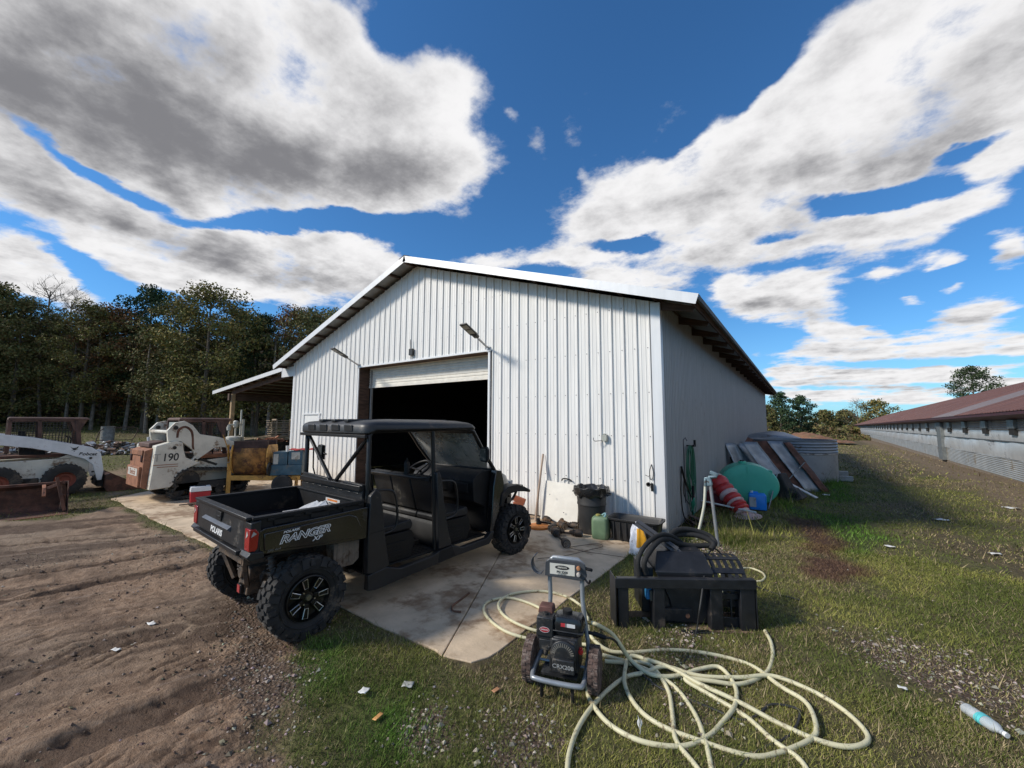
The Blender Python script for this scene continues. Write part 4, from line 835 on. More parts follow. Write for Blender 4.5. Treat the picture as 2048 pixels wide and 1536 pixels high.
# mirrors
for (x,y,z) in ((2.24,-.79,1.42),(.90,.86,1.44)):
    m=M(); m.tube([(x+.03,y*.87,z-.02),(x+.02,y,z)],.012,8); m.loft([[(x+d_,y+s_*math.copysign(1,-y)*-1*a,z+b2) for a,b2 in ((-.05,-.09),(.05,-.10),(.085,-.06),(.085,.06),(.05,.10),(-.05,.09))] for d_,s_ in ((0,1),(.03,1),(.05,.8))]); mo=P_('mirror',m,BK,.006,recalc=True)
    m=M(); m.box(x-.002,x-.001,y-.045,y+.06,z-.075,z+.075); P_('mirror_glass',m,mt('mirror_glass',(.05,.055,.055),.4,.2,dirt=(.3,.28,.24),d=.5),0,mo)
m=M(); 
for sg in (-1,1): m.tube([(.70,sg*.62,1.60),(.70,sg*.60,1.28),(.78,sg*.56,.95)],.009,5)
P_('seat_belt',m,mt('belt',(.02,.02,.02),.9),0)
m=M(); m.lathe([(.0,0),(.035,0),(.037,.12),(.03,.15),(.012,.17),(.014,.20),(.0,.20)],TR(1.50,-.18,1.19),14); P_('bottle',m,BK,0)
m=M(); m.tube([(.655,-.655,1.70),(.665,-.655,1.55)],.004,5); m.cyl((.665,-.655,1.56),(.667,-.655,1.50),.007,.007,6); P_('cord_pull',m,mt('tag_red',(0,0,0)),0)
# things lying in the cargo bed (own objects, resting on it)
UT=Matrix.Translation((-2.43,-5.02,0))@Matrix.Rotation(R(86.75),4,'Z')
def UW(x,y,z): return tuple(UT@Vector((x,y,z)))
SHT=mt('silver_sheeting',(.50,.51,.52),.5,.2,var=.12,vs=9,bump=.5,bs=14)
t=thing('folded_sheet','crumpled silver grey sheet lying in the black cargo bed','sheet',UW(.18,-.22,.842),86)
m=M()
def fs(u,v):
    x=-.26+.55*u; y=-.30+.42*v; z=.02+.20*max(0,min(1,(u-.15)*1.25))*(1 if u<.86 else (1-u)*7)+.012*math.sin(u*9+v*15)+.010*math.sin(v*31+u*3)-.06*abs(v-.4); return (x,y*(1-.35*u*0),max(.0,z))
m.grid(fs,26,16); m.obj('sheet',SHT,t,solid=.006)
m=M(); m.box(-.12,.27,-.24,.06,.0,.13); m.obj('board_stack',mt('grey_board',(.35,.35,.36),.6),t,bev=.01)
t=thing('drink_can','small crushed white can lying near the tailgate in the cargo bed','can',UW(-.28,-.52,.88),40)
m=M(); m.lathe([(0,0),(.028,.0),(.032,.01),(.030,.05),(.032,.1),(.026,.115),(0,.115)],TR(ry=80,z=0),14); m.obj('can',mt('can_white',(.6,.6,.6),.35,.3,var=.3,vs=30),t)
# ---------------- skid steers and yard clutter on the left ----------------
CRM=mt('worn_white_paint',(.60,.57,.49),.5,var=.12,vs=3,bump=.1,dirt=(.20,.13,.08),d=.42,ds=2.6)
RST=mt('rusty_steel',(.12,.052,.033),.8,.1,var=.5,vs=5,bump=.35,bs=30,dirt=(.07,.04,.03),d=.5,ds=4)
RSTR=mt('faded_red_rust',(.30,.125,.065),.75,var=.4,vs=4,bump=.25,dirt=(.11,.055,.038),d=.45,ds=4)
BRN=mt('brown_cage',(.085,.045,.035),.75,var=.35,vs=6,dirt=(.15,.09,.06),d=.3); BLKR=mt('old_black_rubber',(.03,.028,.026),.85,var=.3,dirt=(.10,.08,.06),d=.45,ds=3)
DEC=mt('decal_black',(.03,.03,.03),.6); ORG=mt('orange_rim',(.22,.055,.03),.7,var=.3,dirt=(.12,.08,.055),d=.4)
def mesh_screen(m,x0,x1,y,z0,z1,st=.055,w=.010):
    x=x0+st
    while x<x1: m.box(x-w/2,x+w/2,y-.003,y+.003,z0,z1); x+=st
    z=z0+st
    while z<z1: m.box(x0,x1,y-.0035,y+.0035,z-w/2,z+w/2); z+=st
def cab(t,x0,x1,zt,zb,W=.44):
    m=M()
    for sg in (-1,1):
        y=sg*W
        m.beam((x0,y,zb),(x0,y,zt),.07,.05,(0,1,0)); m.beam((x0+.50,y,zb+.02),(x0+.46,y,zt),.07,.05,(0,1,0)); m.beam((x1-.05,y,zb-.2),(x1-.16,y,zt-.02),.09,.06,(0,1,0)); m.beam((x0,y,zt-.02),(x1,y,zt-.01),.05,.07)
        m.xz([(x1-.30,zt),(x1+.02,zt),(x1-.10,zt-.30),(x1-.2,zt-.3)],y-.02,y+.02)
    m.loft([[(x0-.03,-W-.03,z),(x1+.05,-W-.04,z),(x1+.05,W+.04,z),(x0-.03,W+.03,z)] for z in (zt-.01,zt+.035)]+[[(x0,-W+.02,zt+.06),(x1,-W+.02,zt+.06),(x1,W-.02,zt+.06),(x0,W-.02,zt+.06)]])
    c=m.obj('cab_frame',BRN,t,bev=.008)
    for sg in (-1,1):
        s_=M(); mesh_screen(s_,x0+.03,x1-.12,sg*W,zb+.05,zt-.05); s_.obj('side_screen',mt('screen_steel',(.035,.033,.03),.7,.2),c)
    s_=M(); s_.box(x0-.005,x0+.005,-W+.04,W-.04,zb+.35,zt-.05); s_.obj('rear_window',mt('cab_window',(.45,.5,.47),.2,var=.1,spec=.6),c)
    s_=M(); s_.xz([(x0+.2,zb-.1),(x0+.62,zb-.1),(x0+.6,zb+.05),(x0+.33,zb+.06),(x0+.26,zb+.5),(x0+.15,zb+.5)],-.22,.22); s_.obj('seat',BK,t,bev=.02)
    for sg in (-1,1): s_=M(); s_.tube([(x1-.28,sg*.3,zb-.2),(x1-.22,sg*.3,zb+.28),(x1-.27,sg*.3,zb+.36)],.014,6); s_.obj('steering_lever',BK,t)
    s_=M(); s_.tube(crv([(x1-.02,-W,zb+.1),(x1+.10,-W,zb+.12),(x1+.13,-W,zb-.05),(x1+.1,-W,zb-.2)],3),.012,6); s_.tube(crv([(x1-.02,W,zb+.1),(x1+.10,W,zb+.12),(x1+.13,W,zb-.05),(x1+.1,W,zb-.2)],3),.012,6); s_.obj('grab_handle',BRN,t)
    return c
# tracked loader: faces +Y, origin between the tracks
t1=thing('tracked_loader','dirty white tracked skid loader with a rust red rear door, parked beside the yellow mixer','skid loader',(-10.78,-3.78,gzf(-10.5,-3.9)*0),90)
m=M(); 
for sg in (-1,1):
    y0,y1=sorted((sg*.50,sg*.80)); m.xz([(-.42,.30),(-.36,1.27),(-.02,1.38),(.12,1.33),(.15,1.15),(.2,.98),(.42,.86),(.50,.84),(.28,.74),(.10,.55),(.02,.40),(-.06,.32)],y0,y1)
    y0,y1=sorted((sg*.46,sg*.60)); m.xz([(.30,.70),(.42,.86),(1.75,.98),(1.80,.80),(1.78,.62),(.3,.62)],y0,y1)
m.box(-.40,1.75,-.46,.46,.28,.85)
m.obj('body',CRM,t1,bev=.012)
m=M(); m.box(.50,1.7,-.60,.60,.93,1.01); m.obj('orange_rail',RSTR,t1,bev=.004)
m=M(); m.loft([[(-.42,-.60,.30),(-.42,.60,.30),(-.36,.60,1.22),(-.36,-.60,1.22)],[(-.52,-.56,.34),(-.52,.56,.34),(-.50,.54,1.16),(-.50,-.54,1.16)]]); m.box(-.56,-.50,-.50,.50,.34,.80); m.box(-.53,-.5,-.50,.50,1.05,1.18); rd=m.obj('rear_door',RSTR,t1,bev=.02,recalc=True)
m=M(); m.cbox((-.515,-.44,.98),(.03,.10,.15)); m.cbox((-.515,.44,.98),(.03,.10,.15)); m.obj('tail_lamp',mt('dark_red',(.05,.015,.012),.4),rd,bev=.01)
T=FACE(-1,0,(-.562,.02,.66)); m=M(); m.box(-.36,.40,-.065,.10,0,.002,T); m.obj('name_plate',mt('cream_decal',(.62,.60,.55),.6,dirt=(.26,.1,.05),d=.45,ds=9),rd)
text('decal','Bobcat',.17,RSTR,rd,T@TR(.05,.01,.003),.0008,.05,.003,sx=.95)
m=M(); m.cbox((-.25,0,1.30),(.34,.9,.10),0,-8,0,.9); m.obj('engine_cover',BRN,t1,bev=.02)
m=M(); m.cbox((-.36,.42,1.27),(.06,.3,.02),0,-10,0); m.cyl((-.2,.5,1.3),(-.22,.5,1.44),.035,.03,10); m.obj('filler_neck',mt('white_plastic',(.7,.7,.68),.5),t1)
# lift arms
for sg in (-1,1):
    m=M(); y0,y1=sorted((sg*.64,sg*.74)); m.xz([(-.14,1.36),(-.17,1.62),(-.03,1.80),(.14,1.84),(.30,1.74),(.46,1.52),(.86,1.44),(1.35,1.26),(1.75,1.02),(1.95,.62),(1.88,.45),(1.78,.50),(1.72,.78),(1.45,1.03),(1.0,1.18),(.80,1.20),(.62,1.05),(.38,.86),(.32,.90),(.40,1.0),(.33,1.16),(.1,1.36)],y0,y1)
    a_=m.obj('lift_arm',CRM,t1,bev=.008)
    m=M(); m.cyl((-.02,sg*.60,1.68),(-.02,sg*.755,1.68),.045,.045,14); m.cyl((-.03,sg*.60,1.22),(-.03,sg*.81,1.22),.04,.04,12); m.cyl((.40,sg*.6,.92),(.40,sg*.77,.92),.025,.025,10); m.cyl((.05,sg*.805,.44),(.05,sg*.81,.44),.045,.045,12); m.cyl((.13,sg*.805,.52),(.13,sg*.81,.52),.03,.03,12); m.obj('pivot_pin',BLKR,t1)
    m=M(); m.tube(crv([(.02,sg*.72,1.45),(.04,sg*.73,1.63),(.16,sg*.73,1.70),(.28,sg*.73,1.6),(.32,sg*.72,1.42),(.34,sg*.72,1.2),(.40,sg*.7,1.12)],4),.03,8); m.obj('curved_guard',RST,t1)
    m=M(); m.cyl((.30,sg*.56,1.02),(.9,sg*.56,.75),.05,.05,12); m.cyl((.05,sg*.56,1.15),(.30,sg*.56,1.02),.03,.03,10); m.obj('lift_cylinder',BLKR,t1)
    m=M(); m.xz([(1.10,1.20),(1.42,1.12),(1.42,1.05),(1.10,1.12)],*sorted((sg*.741,sg*.744))); m.obj('arm_decal',mt('blue_decal',(.04,.13,.38),.5),t1)
m=M(); m.cyl((-.12,-.66,1.58),(-.12,.66,1.58),.045,.045,14); m.obj('cross_tube',CRM,t1)
TS=FACE(0,-1,(-.12,-.803,1.0)); text('decal','190',.24,DEC,t1,TS@TR(.03,0,0),.0008,.05,.004,sx=.85); 
text('decal','T',.24,mt('faded_grey',(.33,.32,.29),.6),t1,TS@TR(-.21,0,0),.0008,.05,.002,sx=.8)
m=M(); m.box(-.27,.18,-.165,-.15,0,.002,TS); m.box(-.2,.18,-.215,-.2,0,.002,TS); m.obj('stripe',RSTR,t1)
# tracks
for sg in (-1,1):
    out=[]; 
    cs=[((.30,.42),.30,90,205),((.10,.20),.16,205,270),((1.35,.17),.16,270,360),((1.42,.40),.22,0,90)]
    for (c,r_,a0,a1) in cs:
        for k in range(7): a=R(a0+(a1-a0)*k/6); out.append((c[0]+r_*math.cos(a),c[1]+r_*math.sin(a)))
    inn=[(x+(.75-x)*.05,(z-.37)*.86+.37) for x,z in out]
    m=M(); n_=len(out); y0,y1=sg*.50,sg*.83
    rings=[[(x,y0,z) for x,z in inn],[(x,y0,z) for x,z in out],[(x,y1,z) for x,z in out],[(x,y1,z) for x,z in inn]]
    vs=[v for r_ in rings for v in r_]; fs=[(a*n_+k,a*n_+(k+1)%n_,((a+1)%4)*n_+(k+1)%n_,((a+1)%4)*n_+k) for a in range(4) for k in range(n_)]
    m.add(vs,fs)
    P=[Vector((x,0,z)) for x,z in out]; per=0
    for k in range(n_):
        a=P[k];b_=P[(k+1)%n_]; L=(b_-a).length; q=max(1,int(L/.075))
        for j in range(q):
            c=a.lerp(b_,(j+.5)/q); d=(b_-a).normalized(); m.beam(c+Vector((0,min(y0,y1)-.002,0)),c+Vector((0,max(y0,y1)+.002,0)),.034,.05,tuple(Vector((d.z,0,-d.x))))
    m.obj('track',BLKR,t1,recalc=True)
    m=M(); 
    for (x,z,r_) in ((.30,.44,.22),(.12,.2,.11),(.42,.15,.09),(.68,.15,.09),(.94,.15,.09),(1.2,.15,.09),(1.38,.25,.15)): m.lathe([(.0,-.1),(r_*.5,-.10),(r_*.55,-.06),(r_*.85,-.06),(r_,-.1),(r_,.1),(0,.1)],TR(x,sg*.66,z,rx=90*sg)@Matrix.Scale(-1,4,(0,0,1)) if 0 else TR(x,sg*.66,z,rx=90),16)
    m.beam((.05,sg*.66,.30),(1.4,sg*.66,.30),.2,.16); m.obj('track_rollers',BLKR,t1)
cab(t1,.14,1.16,1.86,1.18)
# wheeled loader on the far left, also facing +Y, bucket on the ground
t2=thing('wheeled_loader','old white wheeled skid loader with brown cage cab at the left edge','skid loader',(-13.72,-5.10,0),88)
m=M(); 
for sg in (-1,1):
    m.xz([(-1.75,.22),(-1.75,.84),(.0,.90),(.42,.92),(.42,.55),(.30,.25)],*sorted((sg*.40,sg*.52)))
    m.xz([(-1.9,.5),(-1.95,1.2),(-1.8,1.55),(-1.55,1.55),(-1.35,.9),(-1.4,.5)],*sorted((sg*.40,sg*.60)))
m.box(-1.85,.35,-.40,.40,.2,.80); m.obj('body',CRM,t2,bev=.015)
m=M(); m.box(-1.3,.1,-.43,.43,.93,1.0); m.obj('brown_rail',RST,t2,bev=.004)
m=M(); m.cbox((-.62,-.54,.37),(.42,.06,.17)); m.obj('side_cover',BLKR,t2,bev=.03)
for sg in (-1,1):
    m=M(); m.xz([(-1.85,1.50),(-1.7,1.62),(-.6,1.44),(.42,1.16),(.60,1.0),(.68,.55),(.66,.30),(.58,.30),(.46,.72),(.32,.86),(.0,1.0),(-.6,1.18),(-1.6,1.36)],*sorted((sg*.56,sg*.64)))
    a_=m.obj('lift_arm',mt('white_arm',(.66,.67,.68),.45,var=.08,dirt=(.3,.22,.15),d=.25,ds=3),t2,bev=.008)
    if sg<0:
        TS=FACE(0,-1,(.36,-.643,.985)); text('decal','Bobcat',.105,DEC,t2,TS@TR(0,0,0,rz=-4),.0008,.2,.003,sx=1.1)
        m=M(); TL=FACE(0,-1,(.12,-.641,1.14)); m.prism([(-.08,.05),(-.05,.02),(-.01,.01),(.03,.02),(.07,.055),(.055,.0),(.02,-.025),(.07,-.03),(.0,-.05),(-.06,-.045),(-.02,-.02),(-.05,0)],0,.002,TL); m.prism([(-.02,-.07),(.02,-.065),(.0,-.085)],0,.002,TL); m.obj('decal_face',DEC,t2)
        m=M(); m.cyl((.42,-.64,.88),(.42,-.66,.88),.03,.03,12); m.obj('pivot_pin',BLKR,t2); m=M(); m.xz([(-.15,.90),(.02,.98),(.22,.91)],-.56,-.52); m.obj('gusset',CRM,t2)
cab(t2,-.95,.30,1.86,1.08,.42)
for x in (0,-1.05):
    for sg in (-1,1):
        w_=bpy.data.objects.new('wheel',None); COL.objects.link(w_); w_.parent=t2; w_.location=(x,sg*.66,.38); w_.rotation_euler=(0,0,0 if sg<0 else PI)
        m=M(); m.lathe([(.19,-.11),(.30,-.13),(.365,-.10),(.38,-.06),(.38,.06),(.365,.10),(.30,.13),(.19,.11)],TR(rx=90),30,cap=False)
        for k in range(26):
            T=Matrix.Rotation(2*PI*k/26,4,'Y')@Matrix.Translation((0,0,.378)); 
            for s2 in (-1,1): m.cbox(tuple(T@Vector((0,s2*.05,0))),(.035,.10,.03),0,math.degrees(2*PI*k/26),s2*0)
        m.obj('tyre',BLKR,w_)
        m=M(); m.lathe([(0,.03),(.09,.03),(.10,.06),(.15,.06),(.19,.12),(.195,-.1)],TR(rx=90),24,cap=False); m.obj('rim',ORG,w_,recalc=True)
def bucket(name,label,loc,rz,W,prof,plate,mat,par=None):
    t=par or thing(name,label,'loader bucket',loc,rz)
    tgt=t
    if par is not None: t=bpy.data.objects.new('bucket',None); COL.objects.link(t); t.parent=par; t.location=loc; t.rotation_euler=(0,0,R(rz))
    m=M(); th=.012
    for (a,b_) in zip(prof[:-1],prof[1:]):
        m.beam((0,0,0),(0,0,0.001),.001,.001) if 0 else None
        d=Vector((b_[0]-a[0],0,b_[1]-a[1])).normalized(); nrm=Vector((-d.z,0,d.x))*th
        A=Vector((a[0],0,a[1]));B=Vector((b_[0],0,b_[1]))
        m.add([(p.x,y,p.z) for y in (-W/2,W/2) for p in (A,B,B+nrm,A+nrm)],[(0,1,2,3)[::-1],(4,5,6,7),(0,4,5,1)[::-1],(1,5,6,2)[::-1],(2,6,7,3)[::-1],(3,7,4,0)[::-1]])
    m.obj('shell',mat,t,recalc=True)
    for sg in (-1,1): m=M(); m.xz(plate,*sorted((sg*(W/2),sg*(W/2+.014)))); m.obj('side_plate',mat,t,bev=.003)
    m=M(); m.box(prof[0][0]-.02,prof[0][0]+.14,-W/2-.01,W/2+.01,-.0,.022); m.obj('cutting_edge',RSTR,t,bev=.004)
    return t
# bucket carried by the wheeled loader (x forward)
bt=bucket('bucket','',(.78,0,0),180,1.55,[(-.78,.01),(.0,.02),(.06,.10),(.05,.42),(-.02,.46)],[(-.78,.0),(.02,.0),(.07,.12),(.06,.42),(-.03,.47)],RST,t2)
m=M(); m.beam((.62,-.35,.20),(.74,-.35,.42),.14,.12); m.beam((.62,.35,.20),(.74,.35,.42),.14,.12); m.beam((.66,-.5,.22),(.66,.5,.22),.1,.2); m.tube(crv([(.5,-.3,.5),(.62,-.34,.5),(.70,-.3,.42),(.66,-.25,.25)],4),.02,6); m.obj('attachment_plate',BLKR,t2)
# loose open bucket in front of it, mouth toward the camera
b2=bucket('loader_bucket','wide rusty loader bucket lying open on the ground at the left edge',(-10.42,-6.25,-.02),176,1.75,[(-.30,.01),(.40,.02),(.52,.12),(.52,.48),(.40,.56)],[(-.28,.0),(.42,.0),(.54,.1),(.54,.5),(.38,.60),(.22,.50),(-.05,.16)],RST)
m=M(); m.box(.40,.47,-.88,.88,.54,.59); m.obj('top_lip',RST,b2,bev=.004)
for y in (-.55,.1,.70):
    m=M(); m.beam((.42,y,.55),(.15,y,.50),.05,.03); m.beam((.15,y,.5),(.0,y,.36),.05,.03); m.obj('grapple_tine',RSTR,b2,bev=.003) if y<0 else None
m=M(); m.beam((.0,-.70,.72),(-.12,-.84,.06),.05,.09,(1,0,0)); m.beam((.14,-.60,.50),(-.05,-.80,.62),.04,.06); m.beam((.1,-.80,.62),(.04,-.84,.12),.05,.07,(1,0,0)); m.beam((.22,-.78,.60),(.16,-.84,.08),.04,.06,(1,0,0)); m.cyl((.02,-.82,.36),(.0,-.80,.08),.035,.03,10); m.obj('grapple_bracket',RST,b2,bev=.004)
# yellow mixer on a frame
YEL=mt('worn_yellow',(.52,.27,.055),.6,var=.25,vs=5,bump=.25,bs=30,dirt=(.16,.07,.03),d=.45,ds=4); DRM=mt('crusted_drum',(.26,.12,.03),.8,var=.5,vs=7,bump=.5,bs=22,dirt=(.09,.038,.02),d=.55,ds=5)
mx=thing('mortar_mixer','rusty yellow drum mortar mixer with a blue engine box','mixer',(-9.93,-2.72,0),48)
m=M(); m.beam((.04,-.02,.0),(.03,0,.80),.09,.09); m.beam((.03,.55,.0),(.03,.55,.80),.09,.09); m.beam((.03,0,.42),(1.75,0,.38),.07,.12); m.beam((.03,.55,.42),(1.75,.55,.38),.07,.12); m.beam((.03,0,.42),(.03,.55,.42),.07,.1); m.beam((1.7,0,.38),(1.7,.55,.38),.07,.1); m.beam((1.6,.0,.0),(1.6,0,.4),.07,.07); m.beam((1.6,.55,.0),(1.6,.55,.4),.07,.07); m.obj('frame',YEL,mx,bev=.006)
prof=[]; 
for k in range(13): a=R(200+k*150/12*1.0); prof.append((.28+.36*math.cos(a),.84+.40*math.sin(a)))
def drumsec(x): 
    pts=[(-.05,1.22),(-.11,1.05)]+[(.27-.38*math.cos(R(k*180/12)),.85-.40*math.sin(R(k*180/12))) for k in range(13)]+[(.66,1.05),(.60,1.22)]
    return pts
m=M(); sec=drumsec(0); m.loft([[(x,y,z) for y,z in sec] for x in (.13,.88)],close=True,cap=False); m.obj('drum',DRM,mx,recalc=True,solid=.012,ang=30)
m=M(); m.yz([(y*1.12-.03,z+.02) for y,z in sec],.09,.125); m.obj('end_plate',YEL,mx,bev=.004); m=M(); m.yz([(y,z) for y,z in sec],.885,.92); m.obj('end_plate',YEL,mx,bev=.004)
m=M(); m.box(.13,.90,-.08,.0,1.16,1.34); m.box(.13,.90,.55,.62,1.16,1.34); m.obj('hopper_rim',mt('dark_rust',(.05,.025,.02),.8,var=.4,bump=.3),mx,bev=.004)
m=M(); m.cyl((.02,.25,.85),(.09,.25,.85),.05,.05,12); m.beam((-.01,.02,.82),(-.02,.0,1.25),.03,.03); m.tube([(-.01,.0,1.1),(-.12,-.1,1.5)],.012,6); m.obj('dump_lever',YEL,mx)
m=M(); m.box(1.0,1.72,-.04,.56,.50,.72); m.xz([(.98,.46),(1.02,.72),(1.72,.72),(1.72,.46)],-.06,-.041); bl=m.obj('engine_box',mt('blue_paint',(.045,.10,.135),.55,var=.25,dirt=(.15,.13,.10),d=.4,ds=3),mx,bev=.008)
m=M(); m.box(1.02,1.36,-.02,.54,.72,1.05); m.box(1.38,1.72,-.02,.54,.72,1.06); m.obj('engine_box_lid',mt('blue_paint',(0,0,0)),bl,bev=.01)
m=M(); m.box(1.04,1.15,-.028,-.021,.74,1.0); m.obj('panel_label',mt('pale_label',(.5,.48,.42),.7,dirt=(.2,.15,.1),d=.4),bl); m=M(); m.box(1.46,1.66,-.028,-.021,.86,1.04); m.obj('panel_label',mt('pale_label',(.5,.48,.42),.7,dirt=(.2,.15,.1),d=.4),bl)
m=M(); m.lathe([(.0,-.03),(.10,-.03),(.17,-.02),(.17,.02),(.1,.03)],TR(.96,-.02,.62,ry=90),20); m.obj('drive_guard',BLKR,mx)
m=M(); m.lathe([(.06,-.06),(.2,-.07),(.24,-.04),(.24,.04),(.2,.07),(.06,.06)],TR(1.3,-.12,.24,rx=90),24); m.obj('wheel',BLKR,mx)
t=thing('red_tarp_scrap','scrap of red tarp lying across the blue engine box','tarp',(-8.86,-1.47,1.06),48)
m=M(); m.grid(lambda u,v:(-.35+.7*u,.02+.42*v,.01+.025*abs(math.sin(u*9+v*4))+.02*abs(math.sin(v*11))),22,12); m.obj('cloth',mt('red_cloth',(.33,.03,.03),.8,bump=.3),t,solid=.004)
t=thing('paint_cup','white paper cup standing on the blue engine box','cup',(-9.02,-1.72,1.06)); m=M(); m.lathe([(0,0),(.035,0),(.045,.15),(.043,.15),(.034,.01)],None,16); m.obj('cup',mt('white_plastic',(0,0,0)),t)
# cooler
t=thing('cooler','small red cooler box with a white lid beside the loader track','cooler',(-9.42,-3.42,0),78)
m=M(); m.cbox((0,0,.125),(.36,.24,.25),tp=1.06); m.obj('box',mt('cooler_red',(.42,.02,.03),.45,var=.1,dirt=(.25,.12,.09),d=.2),t,bev=.02)
m=M(); m.cbox((0,0,.30),(.39,.27,.10),tp=.92); m.box(-.19,.19,-.13,.13,.25,.262); m.obj('lid',mt('cooler_white',(.74,.74,.73),.45,var=.05),t,bev=.015)
m=M(); m.tube([(-.09,.0,.345),(-.09,.0,.365),(.09,.0,.365),(.09,.0,.345)],.012,6); m.obj('handle',BK,t)
t=thing('branch_bundle','broken brown branch lying on the concrete behind the cargo bed','branch',tuple(G(395,1012)),15); m=M()
for i in range(9):
    a=RNG.uniform(-.5,.5); x,y=RNG.uniform(-.15,.15),RNG.uniform(-.12,.12); L=RNG.uniform(.25,.55); m.tube([(x-L/2,y-a*.2,.02+i*.004),(x,y+.02,.03+i*.006),(x+L/2,y+a*.3,.03+.05*RNG.uniform())],[.014,.011,.005],6)
m.obj('twigs',mt('bark',(.075,.045,.032),.9,var=.4,bump=.4),t)
# distant yard items
def gp(px,py): p=G(px,py); return (p.x,p.y,gzf(p.x,p.y))
t=thing('pump_cabinet','pair of grey white cabinets with pipes and white valve tanks on top behind the mixer','pump cabinet',(-17.0,.25,-.03),10)
m=M(); m.box(-.42,-.02,-.55,.0,.0,1.02) ; m.obj('cabinet',mt('cabinet_grey',(.50,.52,.53),.5,var=.08),t,bev=.02)
m=M(); m.box(-.42,-.02,.03,.55,.0,1.0); m.obj('cabinet',mt('cabinet_grey',(0,0,0)),t,bev=.02)
m=M(); m.box(-.48,.05,-.62,.62,1.02,1.06); m.obj('shelf',BLKR,t,bev=.01)
m=M(); m.lathe([(0,0),(.26,0),(.28,.06),(.28,.16),(.2,.2),(0,.2)],TR(-.2,-.22,1.06),18); m.obj('tank_base',mt('cream_pipe',(.60,.57,.50),.5,var=.1,dirt=(.3,.2,.13),d=.3),t)
m=M(); m.cyl((-.2,.12,1.06),(-.2,.12,1.95),.055,.055,12); m.cyl((-.2,.02,1.3),(-.2,.02,2.35),.035,.035,10); m.obj('pipe',mt('cream_pipe',(0,0,0)),t)
m=M(); m.lathe([(0,0),(.08,.02),(.10,.1),(.10,.25),(.05,.3),(0,.3)],TR(-.2,-.18,1.6),14); m.lathe([(0,0),(.07,.02),(.08,.1),(.08,.2),(0,.24)],TR(-.2,-.44,1.48),14); m.cyl((-.2,-.18,1.26),(-.2,-.18,1.6),.03,.03,8); m.cyl((-.2,-.44,1.26),(-.2,-.44,1.5),.025,.025,8); m.cyl((-.2,-.5,1.72),(-.2,.1,1.74),.03,.03,8); m.obj('valve',mt('cream_pipe',(0,0,0)),t)
t=thing('flatbed_trailer','low black flatbed trailer loaded with rusty scrap behind the mixer','trailer',(-18.2,2.2,-.03),100)
m=M(); m.box(-1.3,1.6,-.8,.8,.62,.78); m.beam((-1.3,0,.66),(-2.0,0,.5),.1,.1); m.obj('deck',BLKR,t,bev=.01)
m=M(); m.box(-1.3,1.6,-.84,-.80,.55,.95); m.box(-1.3,1.6,.80,.84,.55,.95); m.obj('side_rail',BLKR,t,bev=.006)
for sg in (-1,1): m=M(); m.lathe([(.1,-.09),(.26,-.1),(.31,-.06),(.31,.06),(.26,.1),(.1,.09)],TR(.3,sg*.95,.31,rx=90),20); m.obj('wheel',BLKR,t)
def pile(name,label,cat,loc,rz,n,L,W_,H_,mat,sz=(.3,.9),par=None,th=(.02,.08)):
    t=par or thing(name,label,cat,loc,rz); m=M()
    for i in range(n):
        x,y=RNG.uniform(-L/2,L/2),RNG.uniform(-W_/2,W_/2); z=H_*max(.05,1-abs(2*x/L)**2-.3*abs(2*y/W_))*RNG.uniform(.1,1); s=RNG.uniform(*sz)
        m.cbox((x,y,z+.02),(s,s*RNG.uniform(.15,.6),RNG.uniform(*th)),RNG.uniform(-25,25),RNG.uniform(-25,25),RNG.uniform(0,360))
    m.obj('scrap_heap',mat,t,bev=.003); return t
pile('scrap_pile','heap of reddish scrap blocks loaded on the black trailer','scrap heap',(-18.3,2.0,.78),0,40,1.6,1.0,.45,RSTR,(.12,.35))
# lumber
LUM=mt('grey_lumber',(.26,.20,.14),.85,var=.4,vs=2,stretch=(1,6,6)); 
px0=gp(575,872)
t=thing('lumber_stack','tall stack of weathered lumber boards beside the barn\'s left side','lumber stack',(-24.2,5.75,.2),80)
m=M()
for i in range(13):
    for j in range(3):
        if RNG.uniform()<.9: m.box(-1.3+RNG.uniform(-.1,.1),1.3+RNG.uniform(-.15,.15),-.45+j*.32,-.17+j*.32,.1+i*.13,.14+i*.13)
    for x in (-1,0,1): m.box(x-.04,x+.04,-.45,.5,.145+i*.13,.225+i*.13)
m.obj('boards',LUM,t)
t=thing('plank_heap','loose heap of long planks fanned out on the ground left of the lumber stack','plank heap',(-24.3,4.4,.42),70)
m=M()
for i in range(14): a=RNG.uniform(-14,14); m.cbox((RNG.uniform(-.8,.8),RNG.uniform(-.7,.7),.08+i*.035),(RNG.uniform(2.2,3.4),.14,.04),RNG.uniform(-5,5),RNG.uniform(-12,4),a)
m.obj('planks',mt('pale_lumber',(.42,.32,.20),.85,var=.35,vs=2,stretch=(1,6,6)),t)
# far barrel and hoop chair near the wood edge
t=thing('steel_drum','grey banded steel drum standing at the edge of the wood','drum',(-30.3,-1.55,.62),0)
m=M(); m.lathe([(0,0),(.30,0),(.30,.29),(.315,.3),(.30,.31),(.30,.59),(.315,.6),(.30,.61),(.30,.88),(.31,.9),(.28,.88),(0,.87)],None,20); m.obj('drum',mt('galv_drum',(.22,.22,.21),.6,.3,var=.3,dirt=(.14,.09,.06),d=.4),t)
t=thing('hoop_frame','thin rusty hoop frame standing around the grey drum','frame',(-30.1,-1.3,.62),0)
m=M(); m.tube(crv([(0,-.75,0),(0,-.55,.7),(0,.0,.82),(0,.95,.78),(0,.75,0)],5),.022,6); m.tube([(0,-.7,.12),(0,.8,.12)],.02,6); m.obj('hoop',BRN,t)

